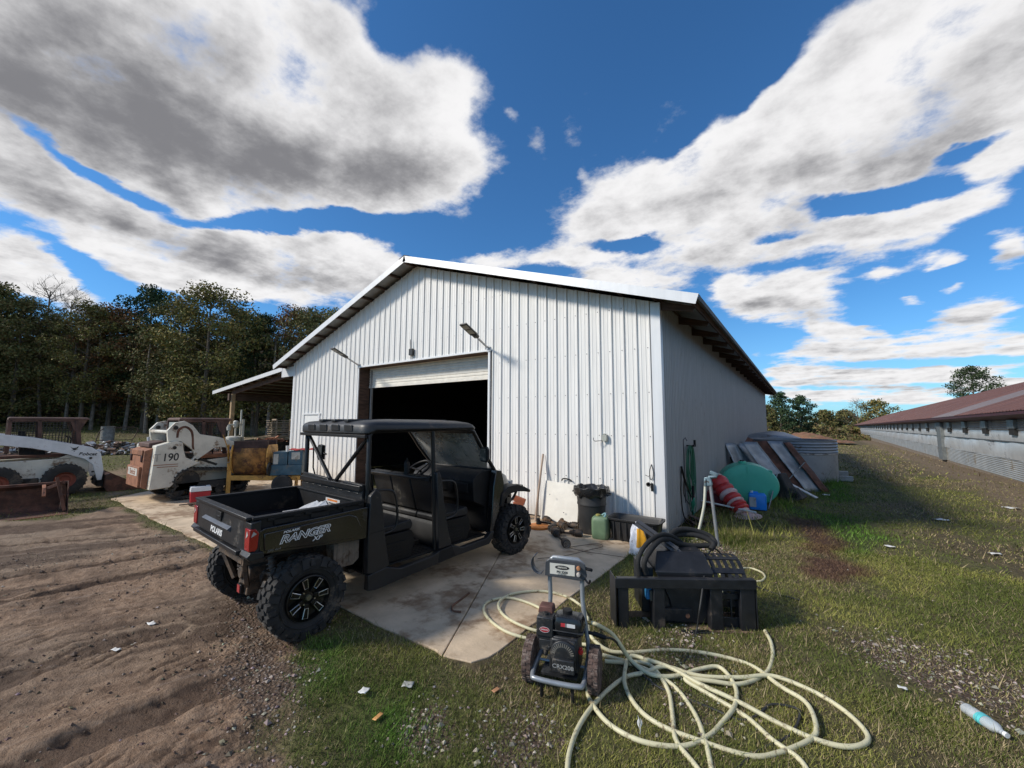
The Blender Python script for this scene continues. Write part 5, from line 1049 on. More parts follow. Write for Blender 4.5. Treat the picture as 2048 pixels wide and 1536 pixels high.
# rubble heap: bits nobody could count
m=M(); r_=np.random.default_rng(3)
cols=[mt('rubble_dark',(.05,.045,.04),.85,var=.5),mt('rubble_pale',(.40,.40,.40),.7,var=.3),mt('rubble_brown',(.12,.07,.045),.85,var=.5)]
for i in range(900):
    u=r_.uniform(-1,1); v=r_.uniform(-1,1); x=-26+v*2.2+u*1.0; y=-2.0+u*4.0; k=max(0,1-u*u)*max(0,1-v*v); m.k=int(r_.choice([0,0,2,2,1]))
    s_=r_.uniform(.05,.32); m.cbox((x,y,gzf(x,y)+k*.45*r_.uniform(.2,1)),(s_,s_*r_.uniform(.2,1),r_.uniform(.02,.10)),r_.uniform(-30,30),r_.uniform(-30,30),r_.uniform(0,360))
tag(m.obj('rubble',cols),kind='stuff',label='dark and pale rubble strewn on the field before the wood')
# ---------------- things on the apron by the front wall ----------------
def gp(px,py,dz=0): p=G(px,py); return (p.x,p.y,dz)
t=thing('wooden_pole','bare wooden pole leaning upright against the white wall left of the white board','pole',(-2.27,-.36,0)); m=M(); m.tube([(0,0,.0),(-.01,.12,.5),(-.02,.315,1.22)],[.024,.022,.019],10); m.obj('pole',mt('pole_wood',(.34,.25,.19),.8,var=.3,vs=3,stretch=(1,1,.2),bump=.2),t)
t=thing('white_board','square white board leaning on the wall between the pole and the dustbin','board',(-1.84,-.20,0)); m=M(); T=TR(0,-.03,0,rx=-13)
m.prism([(-.40,0.02),(.37,-.0),(.36,.70),(-.37,.74)],-.012,.012,T@TR(rx=90)); m.obj('board',mt('board_white',(.72,.69,.62),.6,var=.06,dirt=(.33,.28,.22),d=.22,ds=5),t,bev=.002)
m=M(); m.cyl((-.18,-.045,.50),(-.18,-.06,.50),.008,.008,8); m.cyl((.1,-.03,.2),(.1,-.04,.2),.009,.009,8); m.obj('bolt',SCR,t)
t=thing('black_strap','short black strap hooked on the wall above the white board','strap',(-1.78,-.04,.74)); m=M(); m.tube(crv([(-.10,0,0),(-.08,0,.035),(.0,-.01,.045),(.08,0,.03),(.11,0,0)],4),.012,6); m.obj('strap',BK,t)
# dustbin
BINM=mt('bin_plastic',(.022,.022,.023),.55,bump=.12,bs=60,dirt=(.07,.06,.05),d=.35,ds=3)
t=thing('dustbin','tall black round dustbin lined with a black bag against the white wall','bin',(-1.10,-.42,0))
m=M(); m.lathe([(0,.0),(.205,.0),(.215,.02),(.235,.45),(.245,.46),(.245,.49),(.24,.50),(.262,.70),(.285,.70),(.288,.735),(.262,.74),(.255,.70),(.2,.03),(0,.03)],None,36); m.obj('bin_body',BINM,t)
m=M(); 
for sg in (-1,1): m.tube(crv([(sg*.26,-.06,.66),(sg*.33,-.05,.65),(sg*.335,.05,.65),(sg*.26,.06,.66)],3),.012,6); 
m.obj('bin_handle',BINM,t)
m=M(); N=48; rings=[]
for j,(rr,z) in enumerate([(.262,.60),(.292,.64),(.300,.70),(.298,.748),(.270,.752),(.245,.70),(.21,.60),(.15,.52),(.02,.50)]):
    rings.append([(( rr+.012*math.sin(k*1.9+j)*(j!=3)+RNG.uniform(-.006,.006))*math.cos(2*PI*k/N),(rr+.012*math.sin(k*2.3+j*2))*math.sin(2*PI*k/N),z+(.018*math.sin(k*1.1+j)+RNG.uniform(-.008,.008))*(1 if j!=3 else .6)) for k in range(N)])
m.loft(rings,cap=False); m.obj('bin_bag',mt('bag_black',(.015,.015,.016),.28,bump=.3,bs=20),t)
# jerrycan
JG=mt('green_jug',(.13,.20,.115),.5,var=.15,bump=.1,dirt=(.22,.20,.14),d=.3,ds=6)
t=thing('green_canister','cloudy green plastic canister with a blue topped lid before the dustbin','canister',(-.83,-.66,0),8)
def rrect(w,d,c,z,n=4): return [(sx*(w-c)+c*math.cos(R(a0+k*90/n)),sy*(d-c)+c*math.sin(R(a0+k*90/n)),z) for sx,sy,a0 in ((1,1,0),(-1,1,90),(-1,-1,180),(1,-1,270)) for k in range(n+1)]
m=M(); m.loft([rrect(.12,.12,.05,0),rrect(.128,.128,.05,.02),rrect(.132,.132,.05,.10),rrect(.132,.132,.05,.27),rrect(.125,.125,.05,.32),rrect(.10,.10,.05,.345),rrect(.09,.09,.05,.345)]); m.obj('canister_body',JG,t)
m=M(); m.lathe([(0,0),(.035,0),(.035,.025),(0,.03)],TR(-.04,-.03,.345),16); m.obj('cap',mt('cap_yellow',(.30,.26,.08),.5),t); m=M(); m.tube(crv([(.0,.07,.34),(.05,.06,.375),(.08,-.02,.37),(.07,-.08,.34)],4),.014,8); m.obj('handle',mt('pale_blue',(.20,.36,.40),.5),t)
# feed tub
t=thing('stock_tub','wide black rectangular plastic tub against the wall at the barn corner','tub',(-.33,-.46,0),2)
TUB=mt('tub_plastic',(.018,.018,.019),.5,bump=.15,bs=40,dirt=(.08,.07,.055),d=.3,ds=4)
m=M(); m.loft([rrect(.34,.17,.06,.0),rrect(.385,.20,.07,.30),rrect(.415,.225,.08,.31),rrect(.42,.23,.08,.335),rrect(.39,.205,.07,.335),rrect(.375,.19,.07,.30),rrect(.33,.16,.06,.03)],cap=True)
for i in range(7): m.box(-.30+i*.1,-.285+i*.1,-.212,-.19,.02,.29)
m.obj('tub',TUB,t,bev=.0)
m=M(); m.tube(crv([(-.41,-.05,.30),(-.47,-.04,.27),(-.47,.05,.27),(-.41,.06,.30)],3),.009,6); m.obj('rope_handle',mt('rope',(.3,.3,.28),.8),t)
# drive shafts
DSH=mt('greasy_steel',(.045,.036,.03),.6,.4,var=.5,vs=14,bump=.4,dirt=(.15,.085,.045),d=.5,ds=8)
def shaft(a,b,label,r=.055):
    A=Vector(gp(*a)); B=Vector(gp(*b)); L=(B-A).length; d=(B-A).normalized(); t=thing('axle_shaft',label,'axle shaft',(A.x,A.y,r),math.degrees(math.atan2(d.y,d.x)),'greasy axle shafts on the concrete')
    X_=TR(ry=90)
    m=M(); m.cyl((0,0,-.01),(L,0,-.02),.018,.018,10); m.obj('rod',DSH,t)
    for x,s_ in ((0,1),(L,-1)):
        m=M(); m.lathe([(.02,-.16*1),(.036,-.15),(.032,-.13),(.045,-.12),(.038,-.10),(.054,-.09),(.047,-.07),(.062,-.055),(.066,0),(.062,.05),(.052,.055),(.05,.02),(0,.02)] ,TR(x,0,0)@(TR(ry=-90) if s_>0 else TR(ry=90)),18); m.obj('joint_boot',DSH,t,recalc=True)
        m=M(); m.lathe([(0,.045),(.05,.046),(.052,.06),(.04,.06),(.038,.048)],TR(x,0,0)@(TR(ry=-90) if s_>0 else TR(ry=90)),18); m.obj('joint_ring',mt('bright_steel',(.3,.27,.24),.4,.8,dirt=(.1,.06,.04),d=.5,ds=20),t)
shaft((1093,1045),(1126,1058),'axle shaft lying nearest the orange disc guard')
shaft((1128,1044),(1104,1062),'axle shaft in the middle of the heap, pointing at the white board')
shaft((1132,1094),(1112,1072),'axle shaft lying closest to the camera with its open end facing out')
shaft((1158,1073),(1110,1068),'axle shaft pointing at the green canister')
shaft((1150,1056),(1124,1052),'short axle shaft lying against the foot of the dustbin',.04)
t=thing('disc_guard','orange round disc guard lying on the concrete behind the front wheel','disc guard',gp(1078,1055,.0),20); m=M(); m.lathe([(0,.02),(.03,.025),(.16,.02),(.17,.0),(.185,.0),(.19,.03),(.17,.045),(.05,.06),(0,.06)],None,24); m.obj('disc',mt('orange_paint',(.50,.17,.03),.5,dirt=(.12,.07,.04),d=.4,ds=6),t); m=M(); m.cyl((0,0,.05),(-.02,0,.16),.05,.03,12); m.beam((0,0,.1),(.2,.1,.06),.04,.03); m.obj('hub',BK,t)
t=thing('brick','orange red brick lump standing between the front wheel and the wooden pole','brick',(-2.62,-.42,0),30); m=M(); m.cbox((0,0,.16),(.22,.11,.32),0,0,0,.9); m.cbox((.02,.0,.36),(.24,.10,.10),0,20,0); m.obj('brick',mt('brick_red',(.32,.10,.05),.85,var=.3,bump=.3),t,bev=.008)
t=thing('bent_strip','bent rusty steel strip lying on the concrete beside the vehicle','steel strip',gp(918,1205),0); m=M(); p=[Vector(gp(*q))-Vector(gp(918,1205)) for q in ((938,1188),(922,1201),(905,1214),(906,1224),(922,1226))]; m.tube([v+Vector((0,0,.012)) for v in crv(p,4)],.010,6); m.obj('strip',mt('strip_rust',(.16,.08,.05),.8,.3,var=.4),t)
t=thing('thin_wire','thin dark wire looping loosely over the concrete before the dustbin','wire',gp(1150,1100)); o_=Vector(gp(1150,1100)); m=M(); m.tube(crv([Vector(gp(*q))-o_+Vector((0,0,.005)) for q in ((1075,1118),(1130,1112),(1180,1100),(1205,1094),(1196,1088),(1160,1092),(1140,1096),(1172,1104),(1200,1108),(1255,1116))],6),.0028,5); m.obj('wire',BK,t)
# bag
t=thing('feed_bag','crumpled white and yellow feed bag standing behind the black machine','bag',gp(1278,1110,-.02),10)
def bagf(u,v):
    a=u*2*PI; r=(.13*(1-.55*v**2)+.018*math.sin(a*3+v*6)+.012*math.sin(a*7)); return (r*math.cos(a),.6*r*math.sin(a),.42*v+.01*math.sin(a*5))
m=M(); m.grid(bagf,36,14); m.obj('bag_body',mt('bag_white',(.62,.64,.70),.4,var=.25,vs=14,dirt=(.16,.08,.04),d=.35,ds=9,bump=.4,bs=25),t)
m=M(); m.grid(lambda u,v:(lambda p:(p[0]*1.03,p[1]*1.04,p[2]))(bagf(.72+.22*u,.35+.6*v)),14,8); m.obj('yellow_print',mt('bag_yellow',(.75,.36,.02),.45,var=.15),t); m=M(); m.cyl((-.01,0,.40),(-.01,0,.47),.022,.03,8); m.obj('knot',mt('bag_white',(0,0,0)),t)
# wall fittings
t=thing('wall_hook_box','small pale switch box with a hooked hose hanger on the white wall','hook',(-1.0,0,1.56)); m=M(); m.box(-.045,.045,-.07,-.02,-.05,.06); m.box(-.025,.025,-.065,-.02,.06,.085); m.obj('box',mt('box_grey',(.33,.34,.30),.5,var=.2),t,bev=.006); m=M(); m.tube(crv([(-.03,-.06,-.04),(-.10,-.10,-.045),(-.16,-.12,-.05),(-.18,-.13,-.02),(-.175,-.13,.01)],4),.006,6); m.obj('hook',SCR,t)
t=thing('hanging_nozzle','black spray nozzle and cord hanging on a nail at the barn corner','nozzle',(-.19,-.03,.95)); m=M(); m.tube(crv([(0,0,.20),(-.03,-.01,.08),(-.02,-.01,-.05),(.02,-.01,-.02),(.03,-.01,.08),(.0,0,.2)],4),.006,6); m.tube([(-.10,-.02,.02),(-.05,-.02,.0),(-.02,-.02,.02)],.005,6); m.obj('cord',BK,t); m=M(); m.lathe([(.02,-.012),(.036,-.012),(.036,.012),(.02,.012),(.02,-.012)],TR(-.05,-.03,-.13,rx=90),16); m.cbox((.01,-.03,-.17),(.035,.03,.13)); m.obj('nozzle',BK,t,bev=.003)
t=thing('power_socket','small pale box on the wall behind the wooden pole','socket',(-2.2,-.02,.12)); m=M(); m.box(-.04,.05,-.06,0,-.05,.07); m.obj('box',mt('box_grey',(0,0,0)),t,bev=.004)
# ---------------- pressure washer ----------------
TUBE=mt('grey_tube',(.27,.29,.31),.35,.35,var=.1,dirt=(.14,.12,.09),d=.22,ds=4); ENG=mt('engine_black',(.02,.021,.023),.42,var=.3,bump=.1,dirt=(.10,.085,.07),d=.42,ds=7); DMUD=mt('muddy_tyre',(.085,.055,.045),.95,var=.5,vs=30,bump=.6,bs=60,dirt=(.21,.165,.14),d=.5,ds=22)
wl=Vector(gp(1062,1352)); wr=Vector(gp(1190,1378)); c=(wl+wr)/2; hd=math.degrees(math.atan2((wr-wl).y,(wr-wl).x))
pw=thing('pressure_washer','grey tubed petrol pressure washer on two muddy wheels on the grass','pressure washer',(c.x,c.y,-.02),hd)  # local x to the right, -y toward viewer
hw=(wr-wl).length/2
for sg in (-1,1):
    m=M(); m.lathe([(.05,-.035),(.115,-.042),(.142,-.030),(.145,0),(.142,.030),(.115,.042),(.05,.035)],TR(sg*hw,0,.15)@TR(ry=90),30)
    for k in range(24):
        a=2*PI*k/24
        for s2 in (-1,1): m.cbox((sg*hw+s2*.018,.143*math.sin(a+s2*.06),.15+.143*math.cos(a+s2*.06)),(.028,.02,.010),-math.degrees(a+s2*.06),0,0)
    w_=m.obj('wheel',DMUD,pw); m=M(); m.lathe([(0,-.028),(.03,-.03),(.05,-.02),(.075,-.015),(.075,.015),(.05,.02),(0,.03)],TR(sg*hw,0,.15)@TR(ry=90),20); m.obj('hub',BK,w_)
fr=M(); W2=hw-.055; r=.0165
hx=.115
fr.tube(crv([(-hx-.01,.16,.80),(-hx-.005,.155,.65),(-hx,.14,.50),(-W2+.04,.10,.24),(-W2,.02,.16),(-W2,-.16,.135),(-W2+.05,-.205,.135),(W2-.05,-.205,.135),(W2,-.16,.135),(W2,.02,.16),(W2-.0,.10,.24),(hx+.02,.14,.50),(hx+.012,.155,.65),(hx+.015,.16,.80)],8),r,12)
fr.cyl((-W2,0,.15),(W2,0,.15),.009,.009,8)
fr.tube([(-hx-.01,.16,.79),(-hx+.02,.165,.82),(hx-.02,.165,.82),(hx+.015,.16,.79)],r,10); fr.obj('tube_frame',TUBE,pw)
m=M(); m.box(-W2+.05,W2-.05,-.13,.10,.125,.14); m.obj('base_plate',ENG,pw)
m=M(); m.tube([(-W2+.07,-.185,.02),(-W2+.07,-.185,.12)],.012,8); m.tube([(W2-.07,-.185,.02),(W2-.07,-.185,.12)],.012,8); m.obj('foot',BK,pw)
# panel at the handle
m=M(); TP=TR(.0,.14,.955,rx=62) 
TP=FACE(0,-1,(0.002,.135,.745),(0,.35,1))
m.prism([(-.155,-.055),(.135,-.065),(.165,-.03),(.15,.055),(.12,.072),(-.12,.072),(-.15,.05)],-.012,.012,TP); pnl=m.obj('panel',mt('panel_grey',(.055,.06,.068),.4,dirt=(.2,.18,.15),d=.35),pw,bev=.004)
m=M(); m.box(-.115,.075,-.035,.045,.012,.0135,TP); m.obj('label',mt('label_cream',(.62,.60,.53),.5,var=.08),pnl)
m=M(); 
for dx,dy,sx_,sy_ in ((-.02,.018,.055,.016),): 
    m.lathe([(1,0),(1,.0006),(0,.0006)],TP@Matrix.Translation((dx,dy,.0137))@Matrix.Diagonal((sx_,sy_,1,1)),24)
m.obj('oval_logo',DEC,pnl)
text('script','PSI 3200',.024,DEC,pnl,TP@TR(-.02,-.016,.0142),.0003,0,.0008); text('script','2.4 GPM MAX',.011,DEC,pnl,TP@TR(-.02,-.03,.0142),.0003); text('script','SIMPSON',.017,mt('label_cream',(0,0,0)),pnl,TP@TR(-.02,.018,.0150),.0003,.1,.0004)
for dy,cl in ((.03,(.50,.22,.10)),(-.015,(.55,.50,.45))):
    m=M(); m.lathe([(0,0),(.014,0),(.016,.012),(.012,.028),(0,.03)],TP@TR(.105,dy,.012),14); m.obj('nozzle_tip',mt('tip%d'%(dy*100),cl,.4,var=.15),pnl)
m=M(); m.tube([(.15,.14,.77),(.19,.14,.765),(.20,.15,.76)],.012,8); m.tube(crv([(.15,.13,.70),(.175,.11,.68),(.19,.09,.69),(.195,.08,.71)],3),.008,6); m.obj('gun_holder',BK,pw)
m=M(); 
def hk(u,v): a=R(-60-190*u); return (-.20+.055*math.cos(a),.10+.07*v,.765+.062*math.sin(a)+(.02*u))
m.grid(hk,16,2); m.obj('hose_hook',mt('hook_grey',(.06,.065,.075),.4),pw,solid=.006)
# engine
m=M(); m.cbox((.03,-.0,.26),(.21,.20,.22),0,0,0,.92); m.cbox((.03,-.10,.27),(.19,.03,.19),0,0,0,.9); m.obj('engine_block',ENG,pw,bev=.012)
m=M(); TF=FACE(0,-1,(.035,-.125,.285)); m.lathe([(.0,.0),(.09,0),(.088,.022),(.06,.032),(.03,.034),(0,.034)],TF,32)
rc=m.obj('recoil_cover',ENG,pw,bev=.003)
m=M()
for k in range(15):
    a=R(10+k*160/14); T=TF@Matrix.Rotation(a,4,'Z'); m.box(.054,.078,-.0035,.0035,.030,.0345,T)
m.obj('cooling_slots',mt('slot_grey',(.16,.15,.13),.6,dirt=(.3,.26,.2),d=.3),rc)
m=M(); m.cbox((.04,-.165,.225),(.155,.03,.085),0,0,0,.94); bx=m.obj('starter_housing',ENG,pw,bev=.006); text('script','CRX208',.036,mt('silver_text',(.42,.42,.42),.4,.4),bx,FACE(0,-1,(.04,-.1815,.225)),.0004,0,.0006,sx=1.15)
m=M(); m.loft([[(x*.86+.055,y*.86-.01,.375) for x,y,_ in rrect(.105,.075,.035,0)],[(x+.055,y-.01,.395) for x,y,_ in rrect(.105,.075,.035,0)],[(x+.055,y-.01,.455) for x,y,_ in rrect(.108,.078,.035,0)],[(x+.055,y-.01,.49) for x,y,_ in rrect(.095,.066,.035,0)],[(x+.055,y-.01,.502) for x,y,_ in rrect(.06,.04,.03,0)]]); tk=m.obj('fuel_tank',mt('tank_gloss',(.015,.016,.018),.22,bump=.05,dirt=(.10,.09,.07),d=.3,ds=6),pw)
m=M(); m.box(-.055,.165,-.092,.072,.402,.410); m.obj('tank_seam',ENG,tk,bev=.003)
m=M(); m.lathe([(0,0),(.034,0),(.036,.012),(.034,.026),(0,.028)],TR(.045,-.01,.500),18); m.obj('fuel_cap',BK,tk)
TL=FACE(0,-1,(.055,-.0895,.452)); m=M(); m.box(-.045,-.015,-.012,.012,0,.0012,TL); m.obj('red_sticker',mt('sticker_red',(.5,.04,.05),.5),tk); m=M(); m.box(-.002,.055,-.012,.012,0,.0012,TL); m.obj('white_sticker',mt('sticker_white',(.62,.62,.62),.5,dirt=(.3,.28,.25),d=.3,ds=20),tk); m=M(); m.box(-.015,-.002,-.012,.012,0,.0012,TL); m.obj('black_sticker',mt('sticker_grey',(.18,.18,.18),.5),tk)
m=M(); m.cbox((-.105,-.04,.42),(.125,.11,.13),0,0,0,.95); m.cbox((-.105,-.04,.345),(.115,.09,.03)); m.obj('air_filter_box',ENG,pw,bev=.008)
m=M(); m.cbox((-.115,.03,.50),(.115,.10,.05),0,0,0,.85); m.obj('rusty_muffler_guard',mt('guard_rust',(.11,.05,.04),.7,.2,var=.4),pw,bev=.008); m=M(); m.lathe([(0,0),(.018,0),(.018,.012),(0,.012)],TR(-.105,-.04,.486),12); m.cbox((-.105,-.04,.492),(.06,.014,.012)); m.obj('wing_nut',ENG,pw)
TA=FACE(0,-1,(-.105,-.0975,.405)); m=M(); m.lathe([(1,0),(1,.001),(0,.001)],TA@Matrix.Diagonal((.036,.019,1,1)),24); m.obj('oval_badge',mt('badge_white',(.6,.55,.55),.4),pw); m=M(); m.lathe([(1,0),(1,.001),(0,.001)],TA@Matrix.Translation((0,0,.0006))@Matrix.Diagonal((.033,.016,1,1)),24); bd=m.obj('oval_badge',mt('badge_red',(.35,.02,.03),.4),pw); text('script','SIMPSON',.013,mt('badge_white',(0,0,0)),bd,TA@TR(0,0,.0018),.0002,0,.0003)
m=M(); m.cbox((-.10,-.05,.30),(.09,.08,.07)); m.tube([(-.10,-.02,.27),(-.12,-.02,.2)],.02,8); m.cyl((-.07,-.09,.29),(-.07,-.10,.29),.01,.01,8); m.obj('carburettor',ENG,pw,bev=.006)
m=M(); m.cbox((.03,.17,.27),(.11,.12,.10)); m.cyl((.03,.11,.27),(.03,.24,.27),.05,.05,12); m.obj('pump',mt('pump_alloy',(.22,.21,.19),.5,.6,var=.3),pw,bev=.006)
m=M(); m.lathe([(0,0),(.016,.0),(.016,.02),(0,.022)],FACE(0,-1,(.145,-.06,.285)),12); m.cbox((.145,-.06,.285),(.02,.02,.04)); m.obj('red_switch',mt('switch_red',(.55,.02,.02),.4),pw)
m=M(); m.cyl((.13,.14,.385),(.20,.16,.38),.013,.013,10); m.cyl((.10,.14,.385),(.14,.14,.385),.018,.018,10); m.obj('brass_fitting',mt('brass',(0,0,0)),pw); m=M(); m.cyl((.14,.12,.33),(.22,.12,.325),.013,.012,10); m.cyl((.21,.12,.326),(.30,.12,.31),.017,.015,10); m.obj('hose_coupling',BK,pw)
# ---------------- hoses ----------------
HOSE=mt('cream_hose',(.58,.54,.35),.5,var=.10,vs=3,dirt=(.22,.17,.10),d=.42,ds=9)
def hose(name,label,cat,pix,r,mat,lift=None,n=8,loc=None,zend=None):
    pts=[]
    for i,q in enumerate(pix):
        if isinstance(q,Vector): pts.append(q); continue
        z=(q[2] if len(q)>2 else 0.)+r; P=G(q[0],q[1],z)
        if P.y<-4.5 or P.x>-.19: P=G(q[0],q[1],z-.014)
        pts.append(P)
    o=Vector((pts[0].x,pts[0].y,0)); m=M(); m.tube(crv([p-o for p in pts],n),r,12); ob=m.obj(name,mat); ob.location=o
    return tag(ob,label,cat)
# long hose: out of the washer, round the apron, and the big tangle at the right
PWM=Matrix.Translation((c.x,c.y,-.02))@Matrix.Rotation(R(hd),4,'Z')
LH=[PWM@Vector((.19,.158,.38)),PWM@Vector((.24,.16,.37)),(1222,1266,.26),(1240,1288,.18),(1262,1320,.05),(1300,1348,.02),(1350,1352,.02),(1400,1338,.02),(1440,1335,.02),(1470,1372,.01),(1470,1410,.01),(1440,1450,0),(1420,1470,0),(1380,1490,0),(1330,1492,0),(1270,1478,0),(1215,1445,0),(1180,1400,0),(1175,1372,0),(1178,1345,0)]
hose('garden_hose','cream hose that leaves the washer fitting and doubles back under its right wheel','hose',LH,.0145,HOSE)
hose('garden_hose','cream hose rising in a tall loop and sweeping to the far right of the tangle','hose',[(1133,1570,0),(1140,1500,0),(1165,1440,0),(1205,1390,0),(1250,1355,.0),(1290,1345,.01),(1330,1333,.03),(1400,1352,.02),(1480,1355,.02),(1545,1352,.02),(1620,1380,.01),(1680,1415,0),(1725,1455,0),(1735,1482,0),(1700,1494,0),(1640,1482,0),(1560,1448,0),(1480,1405,.015),(1400,1368,.03),(1340,1335,.035),(1290,1318,.03),(1262,1312,.03),(1252,1330,.02),(1250,1370,.01),(1275,1415,.0),(1320,1450,0),(1400,1482,0),(1500,1512,0),(1560,1505,0),(1622,1478,.0),(1632,1450,.02),(1612,1405,.02),(1560,1372,.02),(1500,1330,0),(1420,1308,0),(1340,1300,0),(1260,1305,.01),(1215,1300,.03),(1180,1270,.08),(1175,1235,.08)],.0145,HOSE)
hose('garden_hose','cream hose crossing the tangle down to the bottom edge of the lawn','hose',[(1205,1310,.02),(1250,1322,.01),(1300,1330,.01),(1335,1378,.0),(1345,1430,0),(1352,1480,0),(1390,1530,0),(1420,1570,0)],.0145,HOSE)
hose('garden_hose','cream hose running diagonally through the tangle to the lower right','hose',[(1210,1322,.02),(1270,1330,.01),(1340,1366,.0),(1385,1420,.0),(1410,1480,0),(1430,1570,0)],.0145,HOSE)
hose('garden_hose','cream hose that comes from behind the black frame and joins the tangle','hose',[(1530,1262,.0),(1542,1285,0),(1545,1315,0),(1530,1348,.0),(1480,1368,.01),(1420,1362,.02),(1370,1358,.02),(1420,1390,.0),(1490,1432,0),(1545,1480,0),(1600,1520,0),(1630,1570,0)],.0145,HOSE)
hose('garden_hose','cream hose lying in two wide loops on the concrete left of the washer','hose',[(1180,1290,.03),(1120,1285,0),(1060,1278,.0),(1010,1262,.0),(975,1235,.0),(968,1212,0),(985,1200,0),(1020,1196,0),(1060,1207,0),(1095,1225,.0),(1110,1240,.0),(1085,1262,.0),(1040,1250,.0),(1005,1228,.0),(998,1205,.02),(1025,1188,.0),(1080,1182,0),(1130,1192,0),(1165,1215,0),(1175,1240,.02)],.0135,HOSE)
hose('garden_hose','thin cream hose looping out behind the right end of the black frame','hose',[(1440,1148,.06),(1460,1142,.04),(1495,1136,.0),(1520,1143,0),(1530,1153,0),(1522,1162,0),(1500,1163,0),(1470,1170,0),(1440,1190,0),(1475,1215,0),(1500,1240,0)],.012,HOSE)
CORD=mt('black_cord',(.02,.02,.02),.6)
hose('power_lead','black cord arching over the black frame down into the grass','cord',[(1345,1340,0),(1372,1318,0),(1392,1265,.0),(1400,1215,.22),(1408,1155,.42),(1412,1118,.50),(1425,1098,.55),(1440,1105,.5),(1452,1128,.36),(1475,1150,.12),(1530,1180,.0),(1600,1200,0)],.008,CORD)
hose('pressure_hose','black high pressure hose trailing from the washer through the cream hoses','pressure hose',[PWM@Vector((.29,.12,.312)),(1228,1280,.24),(1248,1305,.08),(1262,1325,.03),(1310,1370,.0),(1370,1395,0),(1430,1420,0),(1480,1440,0),(1515,1430,0),(1540,1410,0),(1575,1412,0),(1600,1425,0),(1580,1470,0),(1520,1500,0),(1470,1540,0)],.0085,CORD)
# ---------------- black loader frame and black hydraulic machine ----------------
BST=mt('black_steel',(.016,.017,.020),.42,.1,var=.3,vs=8,dirt=(.08,.06,.045),d=.3,ds=4); DUST=mt('dusty_plate',(.20,.13,.085),.9,var=.4,vs=9,dirt=(.05,.04,.03),d=.4,ds=8)
fl=Vector(gp(1237,1252)); frr=Vector(gp(1510,1256)); L=(frr-fl).length; hd=math.degrees(math.atan2((frr-fl).y,(frr-fl).x)); print('frame',fl,frr,L,hd)
qf=thing('loader_attachment','black welded steel loader attachment frame standing on the grass','attachment frame',(fl.x,fl.y,-.03),hd)
HH=.42
m=M(); m.beam((-.01,0,HH),(L+.01,0,HH),.055,.075,(0,0,1)); m.box(-.03,L+.02,-.03,-.022,HH-.05,HH+.035); m.obj('top_rail',BST,qf,bev=.004)
for x,w in ((.045,.095),(.37,.10),(L-.34,.11),(L-.06,.13)):
    m=M(); m.xz([(x-w/2,0.01),(x+w/2,.01),(x+w/2,HH-.035),(x-w/2,HH-.035)],-.02,.10); m.obj('upright',BST,qf,bev=.006)
m=M(); m.box(-.03,-.02,-.03,.20,0,HH+.03); m.box(L+.012,L+.024,-.02,.16,0,HH-.02); m.obj('end_plate',BST,qf,bev=.003)
m=M(); m.box(-.02,L+.01,-.05,.22,.0,.012); m.box(-.02,L+.01,.20,.215,.0,.07); m.obj('floor_plate',DUST,qf); m=M(); m.box(-.02,.10,-.09,-.02,.0,.02); m.box(.28,.38,-.09,-.02,0,.02); m.box(.55,.80,-.075,-.02,0,.02); m.obj('lip',BST,qf,bev=.004)
m=M(); m.box(.42,.68,.10,.13,.01,.40); m.box(.41,.70,.06,.10,.05,.16); m.obj('centre_plate',BST,qf,bev=.004); m=M(); m.lathe([(.012,0),(.020,.0),(.020,.004),(.012,.004)],FACE(0,-1,(.65,.058,.10)),14); m.obj('eyelet',RSTR,qf)
# machine
hm=thing('hydraulic_breaker','black hydraulic machine with a slotted guard and coiled hoses behind the frame','machine',(fl.x+.06,fl.y+.42,-.03),hd-3)
m=M(); m.loft([[(x,y,z) for x,y,z in ((.26,-.22,.03),(.56,-.22,.03),(.56,.25,.03),(.26,.25,.03))],[(x,y,z) for x,y,z in ((.22,-.22,.24),(.58,-.22,.24),(.58,.25,.24),(.22,.25,.24))],[(x,y,z) for x,y,z in ((.10,-.22,.48),(.63,-.22,.48),(.63,.25,.48),(.10,.25,.48))],[(.16,-.06,.62),(.60,-.06,.62),(.60,.22,.62),(.16,.22,.62)]]); m.obj('housing',BST,hm,bev=.008)
# slotted guard: curved sheet with square holes
m=M()
def gpnt(u,v): a=R(-20+125*v); return Vector((.60+.32*u,-.22+.28*(1-math.cos(a))*.9,.30+.27*math.sin(a)))
for i in range(6):
    for j in range(14): m.beam(gpnt(i/5,j/14),gpnt(i/5,(j+1)/14),.034,.008,tuple(gpnt(i/5,(j+.5)/14)-Vector((.60+.32*i/5,0,.25))))
for j in range(5):
    v=j/4; nrm=gpnt(.5,v)-Vector((.76,.0,.25)); nrm.x=0; m.beam(gpnt(0,v),gpnt(1,v),.055,.010,tuple(nrm))
m.obj('slotted_guard',BST,hm)
m=M(); m.box(.60,.94,-.24,-.22,.02,.10); m.box(.60,.94,-.24,-.22,.26,.31); 
for i in range(3): m.box(.66+i*.10,.675+i*.10,-.24,-.225,.1,.26)
m.box(.92,.94,-.24,.25,.0,.36); m.obj('lower_grille',BST,hm,bev=.003)
m=M(); m.box(-.02,.09,-.18,.15,.10,.50); m.obj('side_box',BST,hm,bev=.006); m=M(); m.box(.0,.16,-.26,-.20,.24,.42); m.obj('blue_motor',mt('motor_blue',(.03,.20,.42),.45,var=.2,dirt=(.15,.12,.08),d=.3,ds=8),hm,bev=.01); m=M(); m.box(.03,.13,-.29,-.25,.24,.33); m.obj('valve_block',mt('dull_steel',(.12,.11,.09),.5,.5),hm,bev=.004)
